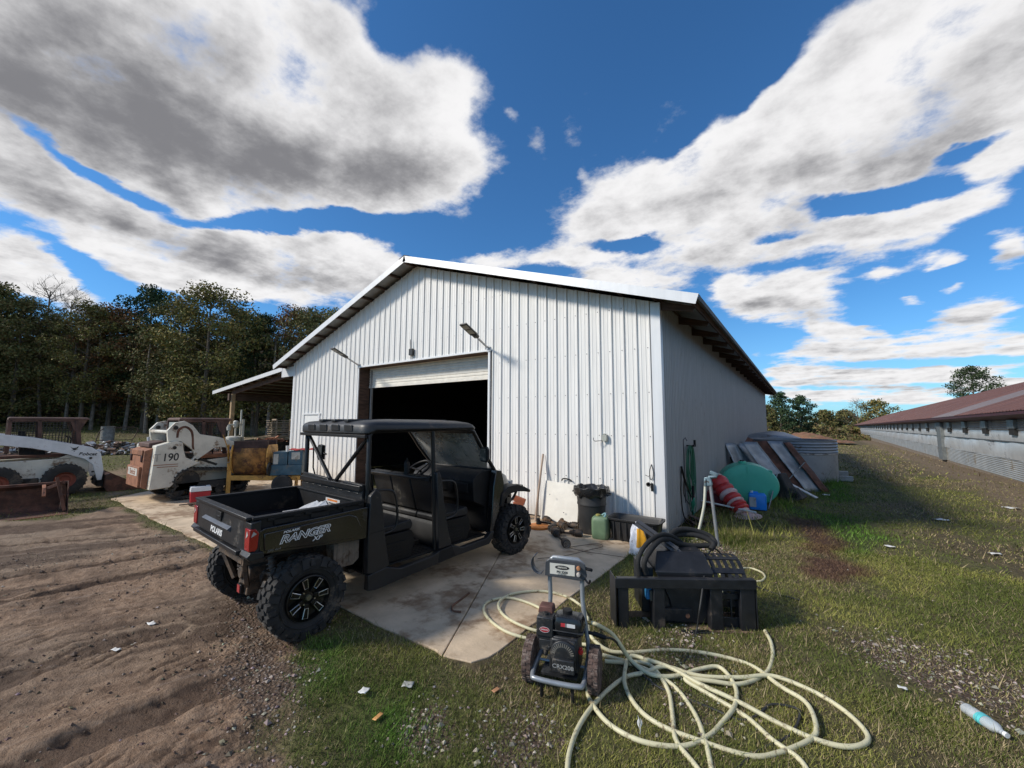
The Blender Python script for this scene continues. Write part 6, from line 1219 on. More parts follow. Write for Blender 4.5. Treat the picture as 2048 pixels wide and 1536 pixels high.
m=M(); m.beam((.02,.16,.84),(.36,-.04,.62),.075,.012,(.3,-1,.4)); m.beam((.02,.16,.84),(.36,-.04,.62),.012,.05,(.3,-1,.4)); m.beam((.36,-.04,.62),(.60,-.24,.40),.05,.02,(.3,-1,.4)); m.obj('lever_arm',mt('arm_grey',(.05,.052,.058),.5,dirt=(.15,.14,.12),d=.3),hm)
hsm=mt('hose_sleeve',(.012,.012,.012),.8,bump=.3,bs=40)
for k,P in enumerate(([(.02,-.2,.45),(.0,-.22,.56),(.08,-.16,.66),(.20,-.05,.72),(.32,.05,.70),(.42,.10,.65),(.56,.14,.62),(.70,.16,.62),(.80,.15,.64),(.78,.22,.70),(.62,.24,.75),(.46,.2,.76),(.34,.12,.72),(.28,.02,.66),(.36,-.02,.6)],[(-.04,-.2,.42),(-.05,-.2,.58),(.05,-.12,.70),(.2,-.02,.76),(.34,.08,.73),(.45,.14,.66),(.5,.2,.6)],[(.30,.1,.60),(.38,.18,.69),(.52,.22,.71),(.68,.2,.70),(.78,.14,.65),(.74,.1,.6)])):
    m=M(); m.tube(crv(P,6),.026 if k!=1 else .022,10); m.obj('hydraulic_hose',hsm,hm)
# white scraps
# ---------------- beside the shaded wall ----------------
gh=mt('green_hose',(.015,.12,.065),.45,var=.2)
t=thing('green_hose_bundle','dark green hose hanging in long loops from a bracket on the side wall','hose',(0.02,1.55,1.40))
m=M()
for k in range(9):
    a=RNG.uniform(-.14,.14); b_=RNG.uniform(.0,.04); L=RNG.uniform(.65,1.25); w=RNG.uniform(.08,.30)
    m.tube(crv([(.06+b_,a,.0),(.07+b_,a-w,-.15),(.06+b_,a-w*1.1,-L*.6),(.07+b_,a-w*.3,-L),(.08+b_,a+w*.6,-L*.95),(.07+b_,a+w,-L*.5),(.06+b_,a+w*.8,-.12),(.06+b_,a,.0)],4),.009,6)
m.obj('hose_loops',gh,t); m=M(); m.cyl((0,.0,.0),(.14,.0,.0),.012,.012,8); m.box(.12,.15,-.02,.08,-.02,.02); m.box(.12,.16,.06,.09,-.02,.11); m.obj('bracket',BK,t,bev=.003)
t=thing('wall_rod','slim hooked grey rod on the side wall left of the green hose','rod',(.03,1.28,.9)); m=M(); m.tube([(0,0,-.55),(0,0,.62),(.03,.03,.66),(.06,.03,.60)],.010,6); m.obj('rod',SCR,t)
t=thing('spray_wand','black spray wand and tube hanging below the green hose','spray wand',(.06,.92,1.05)); m=M(); m.tube([(0,0,0),(.03,.12,-.28),(.06,.42,-.60)],[.020,.018,.014],8); m.cyl((.08,.52,-.40),(.08,.50,-.72),.026,.024,10); m.tube(crv([(0,0,0),(-.02,.0,-.5),(.0,.08,-.9),(.06,.35,-1.08)],5),.010,6); m.tube(crv([(.02,.1,-.2),(.0,.12,-.5),(.04,.3,-.7),(.06,.45,-.72)],5),.007,6); m.obj('wand',BK,t)
t=thing('green_rag','torn green plastic strip dangling at the foot of the hanging hose','rag',(.10,1.42,.0)); m=M(); m.grid(lambda u,v:(.03*math.sin(v*7+u*3)+.05*v,-.05+.10*u+.05*math.sin(v*5),.42*v+.02),6,14); m.obj('strip',mt('green_strip',(.04,.30,.20),.4),t,solid=.004)
pile('twig_heap','tangle of dark twigs and cord in the grass below the hanging hose','twig heap',(.32,1.1,-.03),20,34,.55,.45,.16,mt('bark',(0,0,0)),(.10,.30),th=(.006,.014))
# post and flexible pipe
t=thing('steel_post','leaning galvanised steel post with a pipe clamp on top','post',(.76,.03,-.04)); m=M(); m.cyl((0,0,0),(-.075,.0,.93),.026,.024,12); m.obj('post',mt('galv',(.30,.31,.32),.45,.5,var=.15),t); m=M(); m.cbox((-.10,.0,.98),(.09,.07,.13),0,-12,0); m.cyl((-.10,0,1.04),(.02,.02,1.06),.028,.028,8); m.cbox((-.02,.03,1.10),(.12,.05,.05),0,20,0); m.cyl((-.14,-.03,.9),(-.14,-.03,1.02),.022,.022,8); m.obj('clamp',mt('clamp_steel',(.20,.27,.30),.45,.6,var=.4,dirt=(.08,.06,.05),d=.4,ds=12),t,bev=.005)
t=thing('white_pipe','bent white plastic pipe curving from the post clamp to the ground','pipe',(.42,.15,-.04)); m=M(); m.tube(crv([(0,0,0),(.09,-.04,.32),(.16,-.08,.62),(.19,-.10,.92)],6),.021,10); m.obj('pipe',mt('cream_pvc',(.62,.62,.52),.4,var=.06),t)
t=thing('white_pipe','straight white plastic pipe lying across the grass behind the post','pipe',(.08,2.55,.12)); m=M(); m.cyl((-.05,.1,.06),(1.0,-.22,.0),.019,.019,10); m.obj('pipe',mt('white_pvc',(.68,.69,.66),.4,var=.05),t)
# red and white bellows
t=thing('bellows_duct','red and white ribbed plastic duct slumped against the teal tank','duct',(.50,2.78,-.02),-38); t.scale=(.84,.84,.80)
RW=mt('red_duct',(.50,.03,.03),.4,var=.15,bump=.1,dirt=(.25,.12,.09),d=.2,ds=5); WW=mt('pinkish_white',(.62,.45,.43),.45,var=.1)
P=crv([(-.36,0,.80),(-.20,0,.70),(.02,0,.52),(.26,0,.32),(.44,0,.16),(.56,0,.03)],20); tl=[0]
for a,b_ in zip(P[:-1],P[1:]): tl.append(tl[-1]+(b_-a).length)
for nm,m0,sel in (('duct_red',RW,0),('duct_white',WW,1)):
    m=M()
    def seg(i0,i1,r0,r1,nn=None):
        pts=P[i0:i1+1]; k=len(pts); m.tube(pts,[ (r0+(r1-r0)*j/(k-1))*(1+.22*math.sin(PI*j/(k-1))) for j in range(k)],22)
    segs=[(0,8,.17,.185,1),(8,30,.20,.20,0),(30,42,.195,.19,0),(42,50,.195,.19,1),(50,60,.19,.185,0),(60,66,.185,.18,1),(66,75,.18,.175,0),(75,84,.175,.165,0),(84,92,.15,.13,1)]
    for i0,i1,a,b_,w in segs:
        if w==sel: seg(i0,min(i1,len(P)-1),a,b_)
    m.obj(nm,m0,t)
m=M(); m.lathe([(0,0),(.20,0),(.30,.005),(.30,.02),(.16,.03),(.13,.08),(0,.08)],TR(.62,.02,.02,rx=6),20); m.obj('flange',WW,t)
t=thing('red_crate','dull red slatted crate half hidden in the grass behind the ribbed duct','crate',(.30,3.3,0),5); m=M(); m.box(-.25,.35,-.2,.2,.0,.30); m.obj('crate',mt('dull_red',(.18,.02,.03),.5,dirt=(.08,.05,.04),d=.3),t,bev=.02)
# teal tank: flattened barrel lying, round face toward the camera
t=thing('teal_tank','big teal green plastic tank lying on its side by the wall','tank',(.78,4.1,-.02),12); t.scale=(.76,.76,.79)
TEAL=mt('teal_plastic',(.07,.47,.32),.42,var=.07,vs=2,bump=.08,dirt=(.06,.17,.12),d=.35,ds=1.6)
m=M(); T=TR(0,0,.58,rx=90); N=40
def el(a,b_,z): return [T@Vector((a*math.cos(2*PI*k/N)*(1),b_*math.sin(2*PI*k/N),z)) for k in range(N)]
m.loft([el(.45,.30,.40),el(.66,.50,.39),el(.76,.58,.35),el(.80,.60,.25),el(.80,.60,-.45),el(.76,.58,-.6),el(.6,.45,-.66)]); m.box(-.05,-.015,-.405,-.385,.3,1.10) ; m.obj('tank_body',TEAL,t,recalc=True)
m=M(); m.cyl((-.12,.0,1.16),(-.12,0,1.23),.11,.11,18); m.box(.40,.62,-.35,-.1,.88,1.02); m.obj('filler_cap',TEAL,t,bev=.01); m=M(); m.cyl((-.12,0,1.225),(-.12,0,1.26),.07,.06,14); m.obj('lid',BK,t)
t=thing('blue_canister','bright blue plastic canister standing in front of the teal tank','canister',(1.02,3.40,-.0),8)
m=M(); m.loft([rrect(.16,.12,.03,0),rrect(.165,.125,.03,.03),rrect(.165,.125,.03,.30),rrect(.14,.10,.03,.335)]); m.box(-.13,.02,-.03,.03,.33,.37); m.obj('canister_body',mt('blue_plastic',(.015,.22,.72),.4,var=.1,dirt=(.02,.06,.18),d=.25),t,bev=.006)
m=M(); m.box(-.155,-.03,-.130,-.126,.06,.26); m.obj('label',mt('label_old',(.40,.42,.42),.6,dirt=(.2,.2,.18),d=.4,ds=9),t); m=M(); m.cyl((-.1,-.02,.345),(-.1,-.02,.385),.03,.03,12); m.obj('cap',mt('pale_cap',(.45,.6,.65),.4),t)
t=thing('thin_stake','thin grey stake leaning by the right edge of the teal tank','stake',(1.26,3.75,-.02)); m=M(); m.cyl((-.06,-.1,0),(.12,.45,.75),.014,.012,8); m.obj('stake',mt('galv',(0,0,0)),t)
t=thing('black_seat_wreck','torn black box or seat slumped between the teal tank and the scrap','wreck',(1.45,5.1,0),-24); m=M(); m.cbox((0,0,.30),(.32,.40,.62),0,-22,0,.8); m.cbox((.25,-.05,.14),(.36,.4,.28),0,-30,10,.7); m.obj('shell',BLKR,t,bev=.03)
for i in range(7): m=M() if i==0 else m; m.tube([(.2+.03*i,-.2,.02),(.28+.02*i,-.25,.22),(.22,-.2+.04*i,.3)],.008,5)
m.obj('torn_strips',BLKR,t)
# leaning scrap sheets
GS=mt('galv_sheet',(.30,.33,.35),.42,.5,var=.2,vs=4,dirt=(.15,.11,.08),d=.35,ds=2.5)
defs=[((.35,6.4),(.30,.05),1.25,.24,'GS','narrow bent grey metal trough nearest the wall'),
((.62,6.5),(.55,.1),1.22,.24,'GS','grey metal trough second from the wall'),
((.95,6.6),(.60,.15),1.24,.30,'GS','wide grey metal panel leaning in the middle of the scrap'),
((1.18,6.35),(.65,.1),1.30,.34,'GS','pale crumpled grey sheet leaning in front of the rusty panel'),
((1.45,6.7),(.68,.1),1.34,.38,'RST','dark rusty panel leaning between two grey sheets'),
((1.78,6.85),(.66,.1),1.32,.34,'GS','grey folded sheet leaning right of the rusty panel'),
((2.02,7.0),(.62,.1),1.30,.16,'RST','rightmost narrow rusty strip leaning toward the water tank')]
for (bx,by),(lx,ly),h,w,mk,lab in defs:
    t=thing('scrap_sheet',lab,'metal sheet',(bx,by,0),0,'scrap sheets leaning by the side wall'); m=M()
    def f(u,v): 
        e=(.06*math.sin(PI*u) if mk=='GS' else .03*math.sin(9*v+u*4)); return (.30*(1-v)+(-lx+.1)*v+(u-.5)*w,(u-.5)*.25+ly*v*2+e,h*v+.01*math.sin(v*23+bx*9))
    m.grid(f,6,12); m.obj('sheet',GS if mk=='GS' else RST,t,solid=.014)
    if mk=='GS': m=M(); m.tube([f(1,v/10) for v in range(11)],.013,6); m.tube([f(0,v/10) for v in range(11)],.010,6); m.obj('folded_rim',GS,t)
t=thing('long_cover','narrow white metal cover leaning low before the rusty panel','metal strip',(1.95,5.9,0)); m=M(); m.beam((-.45,.0,.32),(.15,-.25,.02),.12,.02); m.obj('strip',mt('white_strip',(.55,.55,.53),.5,dirt=(.2,.15,.1),d=.3),t)
t=thing('thin_rod','thin pale rod crossing in front of the leaning scrap sheets','rod',(1.6,5.9,0)); m=M(); m.cyl((-.10,0,.35),(.30,.1,.85),.012,.012,6); m.obj('rod',mt('galv',(0,0,0)),t)
pile('rust_beam_heap','dark rusty frames piled behind the leaning sheets at the wall','scrap heap',(.55,7.9,.6),80,26,1.3,.7,.75,RST,(.3,.8),th=(.03,.07))
# grey silo pieces
SIL2=mt('silo_grey',(.27,.30,.33),.5,.35,var=.1,vs=2,dirt=(.16,.13,.10),d=.3,ds=1.5)
t=thing('silo_ring','open topped grey sheet metal silo ring standing behind the scrap sheets','silo section',(1.55,10.1,-.02),0)
m=M(); pr_=[(1.22,0),(1.24,0),(1.24,.92)]; zz=.92
for i in range(4): pr_+=[(1.27,.95+i*.09),(1.24,.99+i*.09)]
pr_+=[(1.26,1.32),(1.2,1.32),(1.2,0)]
m.lathe(pr_,None,40); m.obj('ring_wall',SIL2,t,ang=25); m=M(); m.lathe([(1.245,.87),(1.265,.88),(1.265,.91),(1.245,.92)],None,40); m.obj('seam_band',mt('pale_seam',(.45,.45,.45),.5,.3,dirt=(.12,.1,.08),d=.5,ds=4),t)
m=M(); m.lathe([(0,1.20),(1.19,1.24)],None,24); m.obj('rusty_infill',mt('rust_fill',(.17,.09,.055),.9,var=.4,dirt=(.09,.1,.10),d=.4),t)
t=thing('silo_cone','shallow grey metal silo roof cone lying behind the silo ring','silo roof',(.9,13.0,-.04),0)
m=M(); m.lathe([(0,0),(1.9,.0),(1.92,.55),(1.85,.72),(.9,1.36),(.25,1.55),(0,1.56)],TR(rx=-4,ry=6),28); m.obj('cone',SIL2,t,ang=12)
t=thing('concrete_block','pale concrete block beside the foot of the silo ring','block',(2.95,10.3,-.03)); m=M(); m.box(-.15,.2,-.1,.1,0,.16); m.box(-.2,.1,.12,.3,0,.3); m.obj('block',mt('block_grey',(.36,.35,.32),.9),t,bev=.01)
# ---------------- long poultry house ----------------
ph=thing('poultry_house','long low poultry house with a rust red metal roof and grey metal walls','poultry house',(7.37,12.56,.03),0)
dv=Vector((.053,1,-.0125)).normalized(); nv_=Vector((dv.y,-dv.x,0)).normalized()
ph.matrix_world=Matrix(((nv_.x,dv.x,0,7.37),(nv_.y,dv.y,0,12.56),(0,dv.z,1,.05),(0,0,0,1)))
Y0,Y1=-16,128
CORR=mt('corrugated_grey',(.37,.37,.345),.5,.4,var=.15,vs=1.2,dirt=(.22,.18,.13),d=.35,ds=.9); CURT=mt('silver_curtain',(.56,.58,.60),.4,.3,var=.12,vs=1.5,bump=.5,bs=3,dirt=(.25,.26,.27),d=.35,ds=1.2)
m=M(); pf=[]; z=0.
while z<.66: pf+=[(0,z),(-.02,z+.033)]; z+=.066
pf.append((0,.66))
for (a,za),(b_,zb) in zip(pf[:-1],pf[1:]): m.add([(a,Y1,za),(a,Y0,za),(b_,Y0,zb),(b_,Y1,zb)],[(0,1,2,3)])
m.obj('lower_cladding',CORR,ph,ang=80)
m=M(); m.box(-.01,.05,Y0,Y1,-.6,.0); m.obj('footing',mt('footing',(.20,.16,.12),.9,dirt=(.1,.07,.05),d=.4),ph)
m=M(); 
def cf(u,v): y=Y0+(Y1-Y0)*u; return (-.015-.025*math.sin(v*PI)-.02*math.sin(y*1.3+v*2)-.012*math.sin(y*3.7),y,.66+.58*v+.02*math.sin(y*.9)*v)
m.grid(lambda u,v:cf(1-u,v),600,5); m.obj('wall_curtain',CURT,ph)
m=M(); m.box(-.05,-.01,Y0,Y1,1.21,1.25); m.obj('curtain_pipe',mt('pipe_dark',(.10,.10,.10),.5,.4),ph)
m=M(); m.grid(lambda u,v:(-.01-.02*math.sin(v*PI),Y0+(Y1-Y0)*(1-u),1.25+.36*v+.02*math.sin((1-u)*200)*v*(1-v)*4),400,3); m.obj('upper_curtain',CURT,ph)
m=M(); pf=[]; z=1.6
while z<1.95: pf+=[(0,z),(-.02,z+.033)]; z+=.066
for (a,za),(b_,zb) in zip(pf[:-1],pf[1:]): m.add([(a-.03,Y1,za),(a-.03,Y0,za),(b_-.03,Y0,zb),(b_-.03,Y1,zb)],[(0,1,2,3)])
m.obj('upper_cladding',CORR,ph,ang=80)
first=None; y=-9.
while y<124:
    if first is None:
        m=M(); m.box(-.12,.0,-.32,.32,1.68,1.93); m.box(-.11,-.02,-.30,.30,1.66,1.68); 
        m.k=1; m.box(-.10,-.0,-.26,.26,1.45,1.66); first=m.obj('air_inlet',[mt('inlet_grey',(.25,.27,.27),.5,.3,var=.2,dirt=(.2,.15,.1),d=.3),mt('inlet_dark',(.015,.015,.015),.9)],ph,bev=.0); q=first
    else: q=dup(first,ph)
    q.location=(0,y,0); y+=3.05
m=M(); m.box(-.16,.0,10.9,12.0,.0,1.95); m.obj('side_door',mt('door_galv',(.16,.175,.18),.6,.3,var=.2,dirt=(.1,.07,.05),d=.3),ph,bev=.01); m=M(); m.box(-.14,.02,12.0,12.08,.15,1.55); m.obj('door_gap',mt('inlet_dark',(0,0,0)),ph)
m=M(); m.cbox((-.05,-2.35+.9,.70),(.02,.22,.24),0,0,0); m.obj('rust_patch',mt('patch_red',(.14,.045,.035),.8),ph)
rr=bpy.data.materials.new('red_rust_roof'); rr.use_nodes=True; n=NT(rr.node_tree); b=rr.node_tree.nodes['Principled BSDF']; oc=n.a('ShaderNodeTexCoord').outputs['Object']; sxyz=n.a('ShaderNodeSeparateXYZ',i={0:oc}); yv=sxyz.outputs[1]
st=n.noise(n.a('ShaderNodeMapping',i={0:oc,3:(.15,1.5,1)}).outputs[0],1.3,6,.6)
c_=n.mix(n.ss(st,.3,.7),(.07,.028,.024,1),(.15,.066,.055,1)); bl=n.noise(n.a('ShaderNodeMapping',i={0:oc,3:(.0,.09,0)}).outputs[0],1.0,2,.5)
c_=n.mix(n.ss(bl,.70,.72),c_,(.17,.14,.15,1)); lt=n.m('MULTIPLY',n.ss(yv,5.4,5.5),n.ss(yv,10.4,10.5,1.,0.)); c_=n.mix(n.m('MULTIPLY',lt,.75),c_,(.16,.15,.16,1)); c_=n.mix(n.ss(n.noise(oc,2,6,.65),.55,.75),c_,(.12,.055,.04,1))
n.set(b,'Base Color',c_); b.inputs['Roughness'].default_value=.5; b.inputs['Metallic'].default_value=.15
RX0,RX1,RZ0=-.50,6.1,2.16
sl_=(4.9-RZ0)/(RX1-RX0)
for sgn in (1,-1):
    m=M(); y=Y0-.5; A=(RX0,RZ0);B=(RX1,RZ0+sl_*(RX1-RX0))
    def rpt(x,y,h): xx=x if sgn>0 else 2*RX1-x; return (xx,y,RZ0+sl_*(x-RX0)+h)
    pr3=[]
    while y<Y1+.5: pr3+=[(y,0),(y+.09,0),(y+.11,.03),(y+.15,.03),(y+.17,0)]; y+=.305
    for (ya,ha),(yb,hb) in zip(pr3[:-1],pr3[1:]):
        v=[rpt(RX0,ya,ha),rpt(RX1,ya,ha),rpt(RX1,yb,hb),rpt(RX0,yb,hb)]; m.add(v if sgn>0 else v[::-1],[(0,1,2,3)])
    m.obj('roof_panel',rr,ph,ang=25)
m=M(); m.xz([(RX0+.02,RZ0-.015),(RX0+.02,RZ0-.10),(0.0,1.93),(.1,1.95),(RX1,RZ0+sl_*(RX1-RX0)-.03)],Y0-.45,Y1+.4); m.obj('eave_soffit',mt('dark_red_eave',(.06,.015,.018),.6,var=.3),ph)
m=M(); m.xz([(0,0),(2*RX1,0),(2*RX1,2),(RX1,4.7),(0,2)],Y1-.05,Y1); m.obj('end_wall',CORR,ph)
m=M(); m.tube([(-.2,Y1-.4,1.9),(-.6,Y1,.9),(-.2,Y1,0)],.03,6); m.obj('end_brace',mt('white_pvc',(0,0,0)),ph)
# ---------------- litter ----------------
PW_=mt('paper_white',(.66,.65,.62),.7,var=.12); 
def scrap(name,label,cat,px,py,w,l,mat,rz=0,z=.03,crump=.3):
    p=G(px,py); p=Vector((p.x,p.y,gzf(p.x,p.y)+z)); t=thing(name,label,cat,p,rz); m=M(); m.grid(lambda u,v:((u-.5)*w,(v-.5)*l,crump*w*.5*(math.sin(u*7+px)*math.sin(v*5+py)*.4+.15*abs(u-.5))),6,6); m.obj('sheet',mat,t,solid=.0025)
scrap('paper_scrap','white printed paper scrap on the grass left of the orange chip','paper scrap',728,1387,.055,.06,PW_,20)
scrap('wood_chip','flat orange chip lying in the bright green grass patch','chip',756,1434,.028,.07,mt('orange_chip',(.60,.30,.10),.7),10,.02,.05)
scrap('wood_chip','small orange brown leaf chip left of the washer\'s left wheel','chip',992,1383,.03,.06,mt('brown_chip',(.40,.20,.10),.8),-10,.02,.2)
scrap('paper_scrap','pale crumpled plastic scrap on the grass below the concrete corner','plastic scrap',816,1371,.075,.06,mt('pale_plastic',(.38,.38,.35),.5),30,.02)
scrap('paper_scrap','thin white scrap lying on the bare dirt left of the rear wheel','paper scrap',303,1246,.08,.05,PW_,0,.01)
scrap('paper_scrap','long white scrap near the middle of the bare dirt','paper scrap',232,1301,.07,.035,PW_,20,.01)
scrap('paper_scrap','white scrap right of the silo ring in the grass','paper scrap',1652,990,.16,.12,PW_,0,.03)
scrap('paper_scrap','white plastic scrap in the grass below the poultry house','plastic scrap',1882,1040,.2,.12,PW_,20,.03)
scrap('paper_scrap','white scrap at the right edge of the field','plastic scrap',2022,1016,.25,.12,PW_,0,.03)
scrap('paper_scrap','small white scrap beside the red ground plants','paper scrap',1780,1094,.12,.08,PW_,0,.03)
scrap('paper_scrap','small white scrap on the gravel right of the hoses','paper scrap',1805,1380,.05,.03,PW_,0,.03)
scrap('paper_scrap','small torn white scrap on the lawn right of the post','paper scrap',1990,1108,.14,.06,PW_,30,.03)
p=G(1968,1450); t=thing('plastic_bottle','crushed clear water bottle with a blue band lying on the grass','bottle',(p.x,p.y,.03),-58)
CLR=mt('bottle_plastic',(.62,.66,.68),.15,var=.05,alpha=.6); m=M(); m.lathe([(0,-.11),(.028,-.11),(.032,-.10),(.031,-.02),(.029,0),(.032,.03),(.030,.07),(.013,.10),(.013,.115),(0,.115)],TR(ry=90)@Matrix.Diagonal((1.,1.25,.95,1)),18); m.obj('bottle_body',CLR,t); m=M(); m.lathe([(.0325,-.02),(.0335,-.02),(.0335,.015),(.0325,.015)],TR(ry=90)@Matrix.Diagonal((1.,1.25,.95,1)),18); m.obj('band',mt('teal_band',(.10,.5,.52),.4),t); m=M(); m.cyl((.112,0,0),(.128,0,0),.015,.015,12); m.obj('cap',mt('white_plastic',(0,0,0)),t)
p=G(1280,1468); t=thing('feather','white feather standing in the grass between the hose loops','feather',(p.x,p.y,.0),20); m=M(); m.tube([(0,0,0),(.005,0,.05),(-.01,0,.10)],.0015,5)
for i in range(22): z=.02+i*.0026; w=.015*math.sin(PI*(i+2)/25); m.add([(0,0,z),(w,.004,z+.014),(w*.9,.004,z+.016)],[(0,1,2)]); m.add([(0,0,z),(-w,.004,z+.012),(-w*.9,.004,z+.015)],[(0,1,2)])
m.obj('vane',mt('feather_white',(.75,.74,.72),.7),t)
for i,(px,py,s_) in enumerate(((1768,1512,.030),(1752,1500,.022),(1790,1517,.018),(602,1357,.02),(745,1345,.02),(1145,1372,.018),(590,1500,.025),(830,1527,.035),(1660,1300,.02),(160,1362,.02))):
    pass
# ---------------- trees ----------------
def leaves(pts,rad,n,size,cols,rng,flat=1.):
    c=pts[rng.integers(0,len(pts),n)]; rr=rad[rng.integers(0,len(rad),n)] if hasattr(rad,'__len__') else rad
    d=rng.normal(size=(n,3)); d/=np.linalg.norm(d,axis=1)[:,None]; d*=(rng.uniform(0,1,n)**.45)[:,None]*rad; d[:,2]*=flat
    P=c+d; a=rng.normal(size=(n,3)); a/=np.linalg.norm(a,axis=1)[:,None]; b=np.cross(a,rng.normal(size=(n,3))); b/=np.linalg.norm(b,axis=1)[:,None]
    s=(size*rng.uniform(.5,1.3,n))[:,None]
    V=np.stack([P-a*s,P+b*s*.6,P+a*s,P-b*s*.6],1).reshape(-1,3)
    k=rng.integers(0,len(cols),n); cc=np.array(cols)[k]*2.3*rng.uniform(.78,1.25,(n,1)); C=np.repeat(np.concatenate([cc,np.ones((n,1))],1)[:,None],4,1).reshape(-1,4)
    return V,C
BARKM=mt('tree_bark',(.13,.105,.08),.9,var=.4,vs=2,stretch=(4,4,.6),bump=.3)
def treemesh(seed,h,w,cb,kind,cols,nl=14000,ls=.10):
    r=np.random.default_rng(seed); m=M(); tr=.013*h+.03
    bend=r.uniform(-.25,.25,2); tp=[Vector((bend[0]*(q**2),bend[1]*(q**1.5),h*q)) for q in np.linspace(0,.93,9)]
    m.tube(tp,[tr*(1-.85*q)+.012 for q in np.linspace(0,1,9)],7)
    cl=[]; nb=30 if kind!='pine' else 34
    for i in range(nb):
        q=cb+(1-cb)*(i+.5)/nb; z=h*q; a=i*2.4+r.uniform(-.4,.4)
        if kind=='pine': ww=w*.5*(1-((q-cb)/(1-cb))**1.3)*r.uniform(.6,1.05)+.3
        else: t=(q-cb)/(1-cb); ww=w*.5*math.sqrt(max(.03,1-(2*t-.85)**2*.8))*r.uniform(.5,1.05)
        p0=Vector((bend[0]*q*q,bend[1]*q**1.5,min(z,h*.9)-.25*ww)); p1=Vector((ww*math.cos(a),ww*math.sin(a),z+.12*ww)); pm=p0.lerp(p1,.5)+Vector((0,0,.12*ww))
        m.tube([p0,pm,p1],[.02*h*.12+.012,.018,.007],5)
        cl+= [tuple(p1),tuple(p0.lerp(p1,.72)+Vector(tuple(r.uniform(-.4,.4,3))))]
        if kind=='bare':
            for j in range(7):
                s=p0.lerp(p1,r.uniform(.3,1)); e=s+Vector((r.uniform(-1,1),r.uniform(-1,1),r.uniform(.1,1.1)))*(.12*w); m.tube([s,s.lerp(e,.5)+Vector((0,0,.08)),e],[.016,.011,.005],4)
                for u in range(3): e2=e+Vector((r.uniform(-1,1),r.uniform(-1,1),r.uniform(.0,1)))*(.07*w); m.tube([s.lerp(e,.6),e2],[.008,.004],3)
    cl.append((0,0,h*.95)); cl=np.array(cl)
    if kind=='bare': V,C=leaves(cl,.5,160,ls*.7,cols,r)
    else: V,C=leaves(cl,w*.17,nl,ls,cols,r,.62 if kind!='pine' else .45)
    return m,V,C
def mktree(name,label,seed,h,w,cb,kind,cols,nl=14000,ls=.10,group=None,cat='tree'):
    t=thing(name,label,cat,(0,0,0),0,group); m,V,C=treemesh(seed,h,w,cb,kind,cols,nl,ls)
    m.obj('trunk',BARKM,t); o=npmesh('crown',V,np.arange(len(V)).reshape(-1,4),vm,{'col':C},False); o.parent=t; return t
OL=[(.050,.052,.018),(.065,.058,.020),(.038,.044,.016),(.075,.055,.022)]; RU=[(.085,.040,.016),(.11,.050,.018),(.06,.036,.018),(.045,.035,.016)]
DG=[(.018,.032,.014),(.026,.042,.018),(.014,.024,.012)]; YG=[(.10,.088,.022),(.075,.075,.022),(.12,.085,.024)]; BR=[(.07,.045,.025),(.05,.04,.022)]
def pol(px,dp): p=C0+ray(px,847)*dp; return p.x,p.y
WOODG='trees of the wood behind the yard'
# landmark trees, each with a look of its own: photo column, depth, height, width
kinds={'ol':('olive leaved tree',11,11.5,6.6,.16,'leaf',OL),'ol2':('tall olive tree',12,12.5,6.0,.22,'leaf',OL+YG[:1]),'ru':('rust brown oak',13,11,6.4,.2,'leaf',RU),'dg':('dark pine',14,12.5,5.2,.25,'leaf',DG),'yg':('yellow green tree',15,11,7.0,.12,'leaf',YG+OL),'ba':('leafless grey tree',16,13.5,6.5,.35,'bare',BR),'dk':('dark evergreen',17,12,5.4,.28,'pine',DG+OL[:1])}
protos={}
def put(kd,x,y,s,label,rz=None,sink=.1):
    nm,seed,h,w,cb,kn,cols=kinds[kd]
    z=gzf(x,y)-sink; names={'ol':'oak_tree','ol2':'oak_tree','ru':'oak_tree','dg':'pine_tree','yg':'maple_tree','ba':'bare_tree','dk':'cedar_tree'}
    if kd not in protos:
        protos[kd]=t=mktree(names[kd],label,seed,h,w,cb,kn,cols,group=WOODG)
    else: t=dup(protos[kd],None,label=label)
    t.location=(x,y,z); t.scale=(s*RNG.uniform(.92,1.12),s*RNG.uniform(.92,1.12),s); t.rotation_euler=(0,0,RNG.uniform(0,6.28) if rz is None else rz); return t
marks=[(70,33,'ba',1.02,'leafless tree with a wide crown rising over the wood above the left loader'),(20,31,'ol',.98,'olive tree cut by the left edge of the photo'),(118,36,'ba',1.0,'smaller leafless tree poking above the wood'),
(160,31,'ol2',.90,'olive tree with a pale leaning trunk behind the grey drum'),(215,33,'ru',1.04,'rusty orange topped oak above the rubble heap'),(285,34,'dg',1.10,'dark green pine forming the highest point of the wood'),
(345,30,'ol',.98,'broad olive tree left of the tracked loader cab'),(405,29,'yg',1.12,'yellow green tree with a full low crown above the tracked loader'),(455,33,'ol2',.95,'thin topped olive tree above the lean-to tip'),(512,32,'dk',.92,'dark evergreen over the lean-to roof'),
(575,34,'ru',1.10,'brown leaved oak above the lean-to against the sky'),(655,35,'yg',1.12,'pale yellow green tree touching the left slope of the barn roof'),(615,30,'ol',.95,'olive tree behind the lean-to nearest the barn'),(-60,30,'ol2',1.,'olive tree standing just outside the left edge'),(700,36,'ol',1.05,'olive tree mostly hidden by the barn roof')]
for px,dp,kd,s,lab in marks: x,y=pol(px,dp); put(kd,x,y,s*.89,lab)
gen={'ol':'olive leaved tree deep in the shaded wood','ol2':'tall olive tree deep in the shaded wood','ru':'brown leaved oak deep in the shaded wood','dg':'dark pine deep in the shaded wood','yg':'yellowish tree deep in the shaded wood','dk':'dark evergreen deep in the shaded wood'}
pk=['ol','dk','ru','ol2','dg','ol','yg','dk','ru','ol2']; k=0
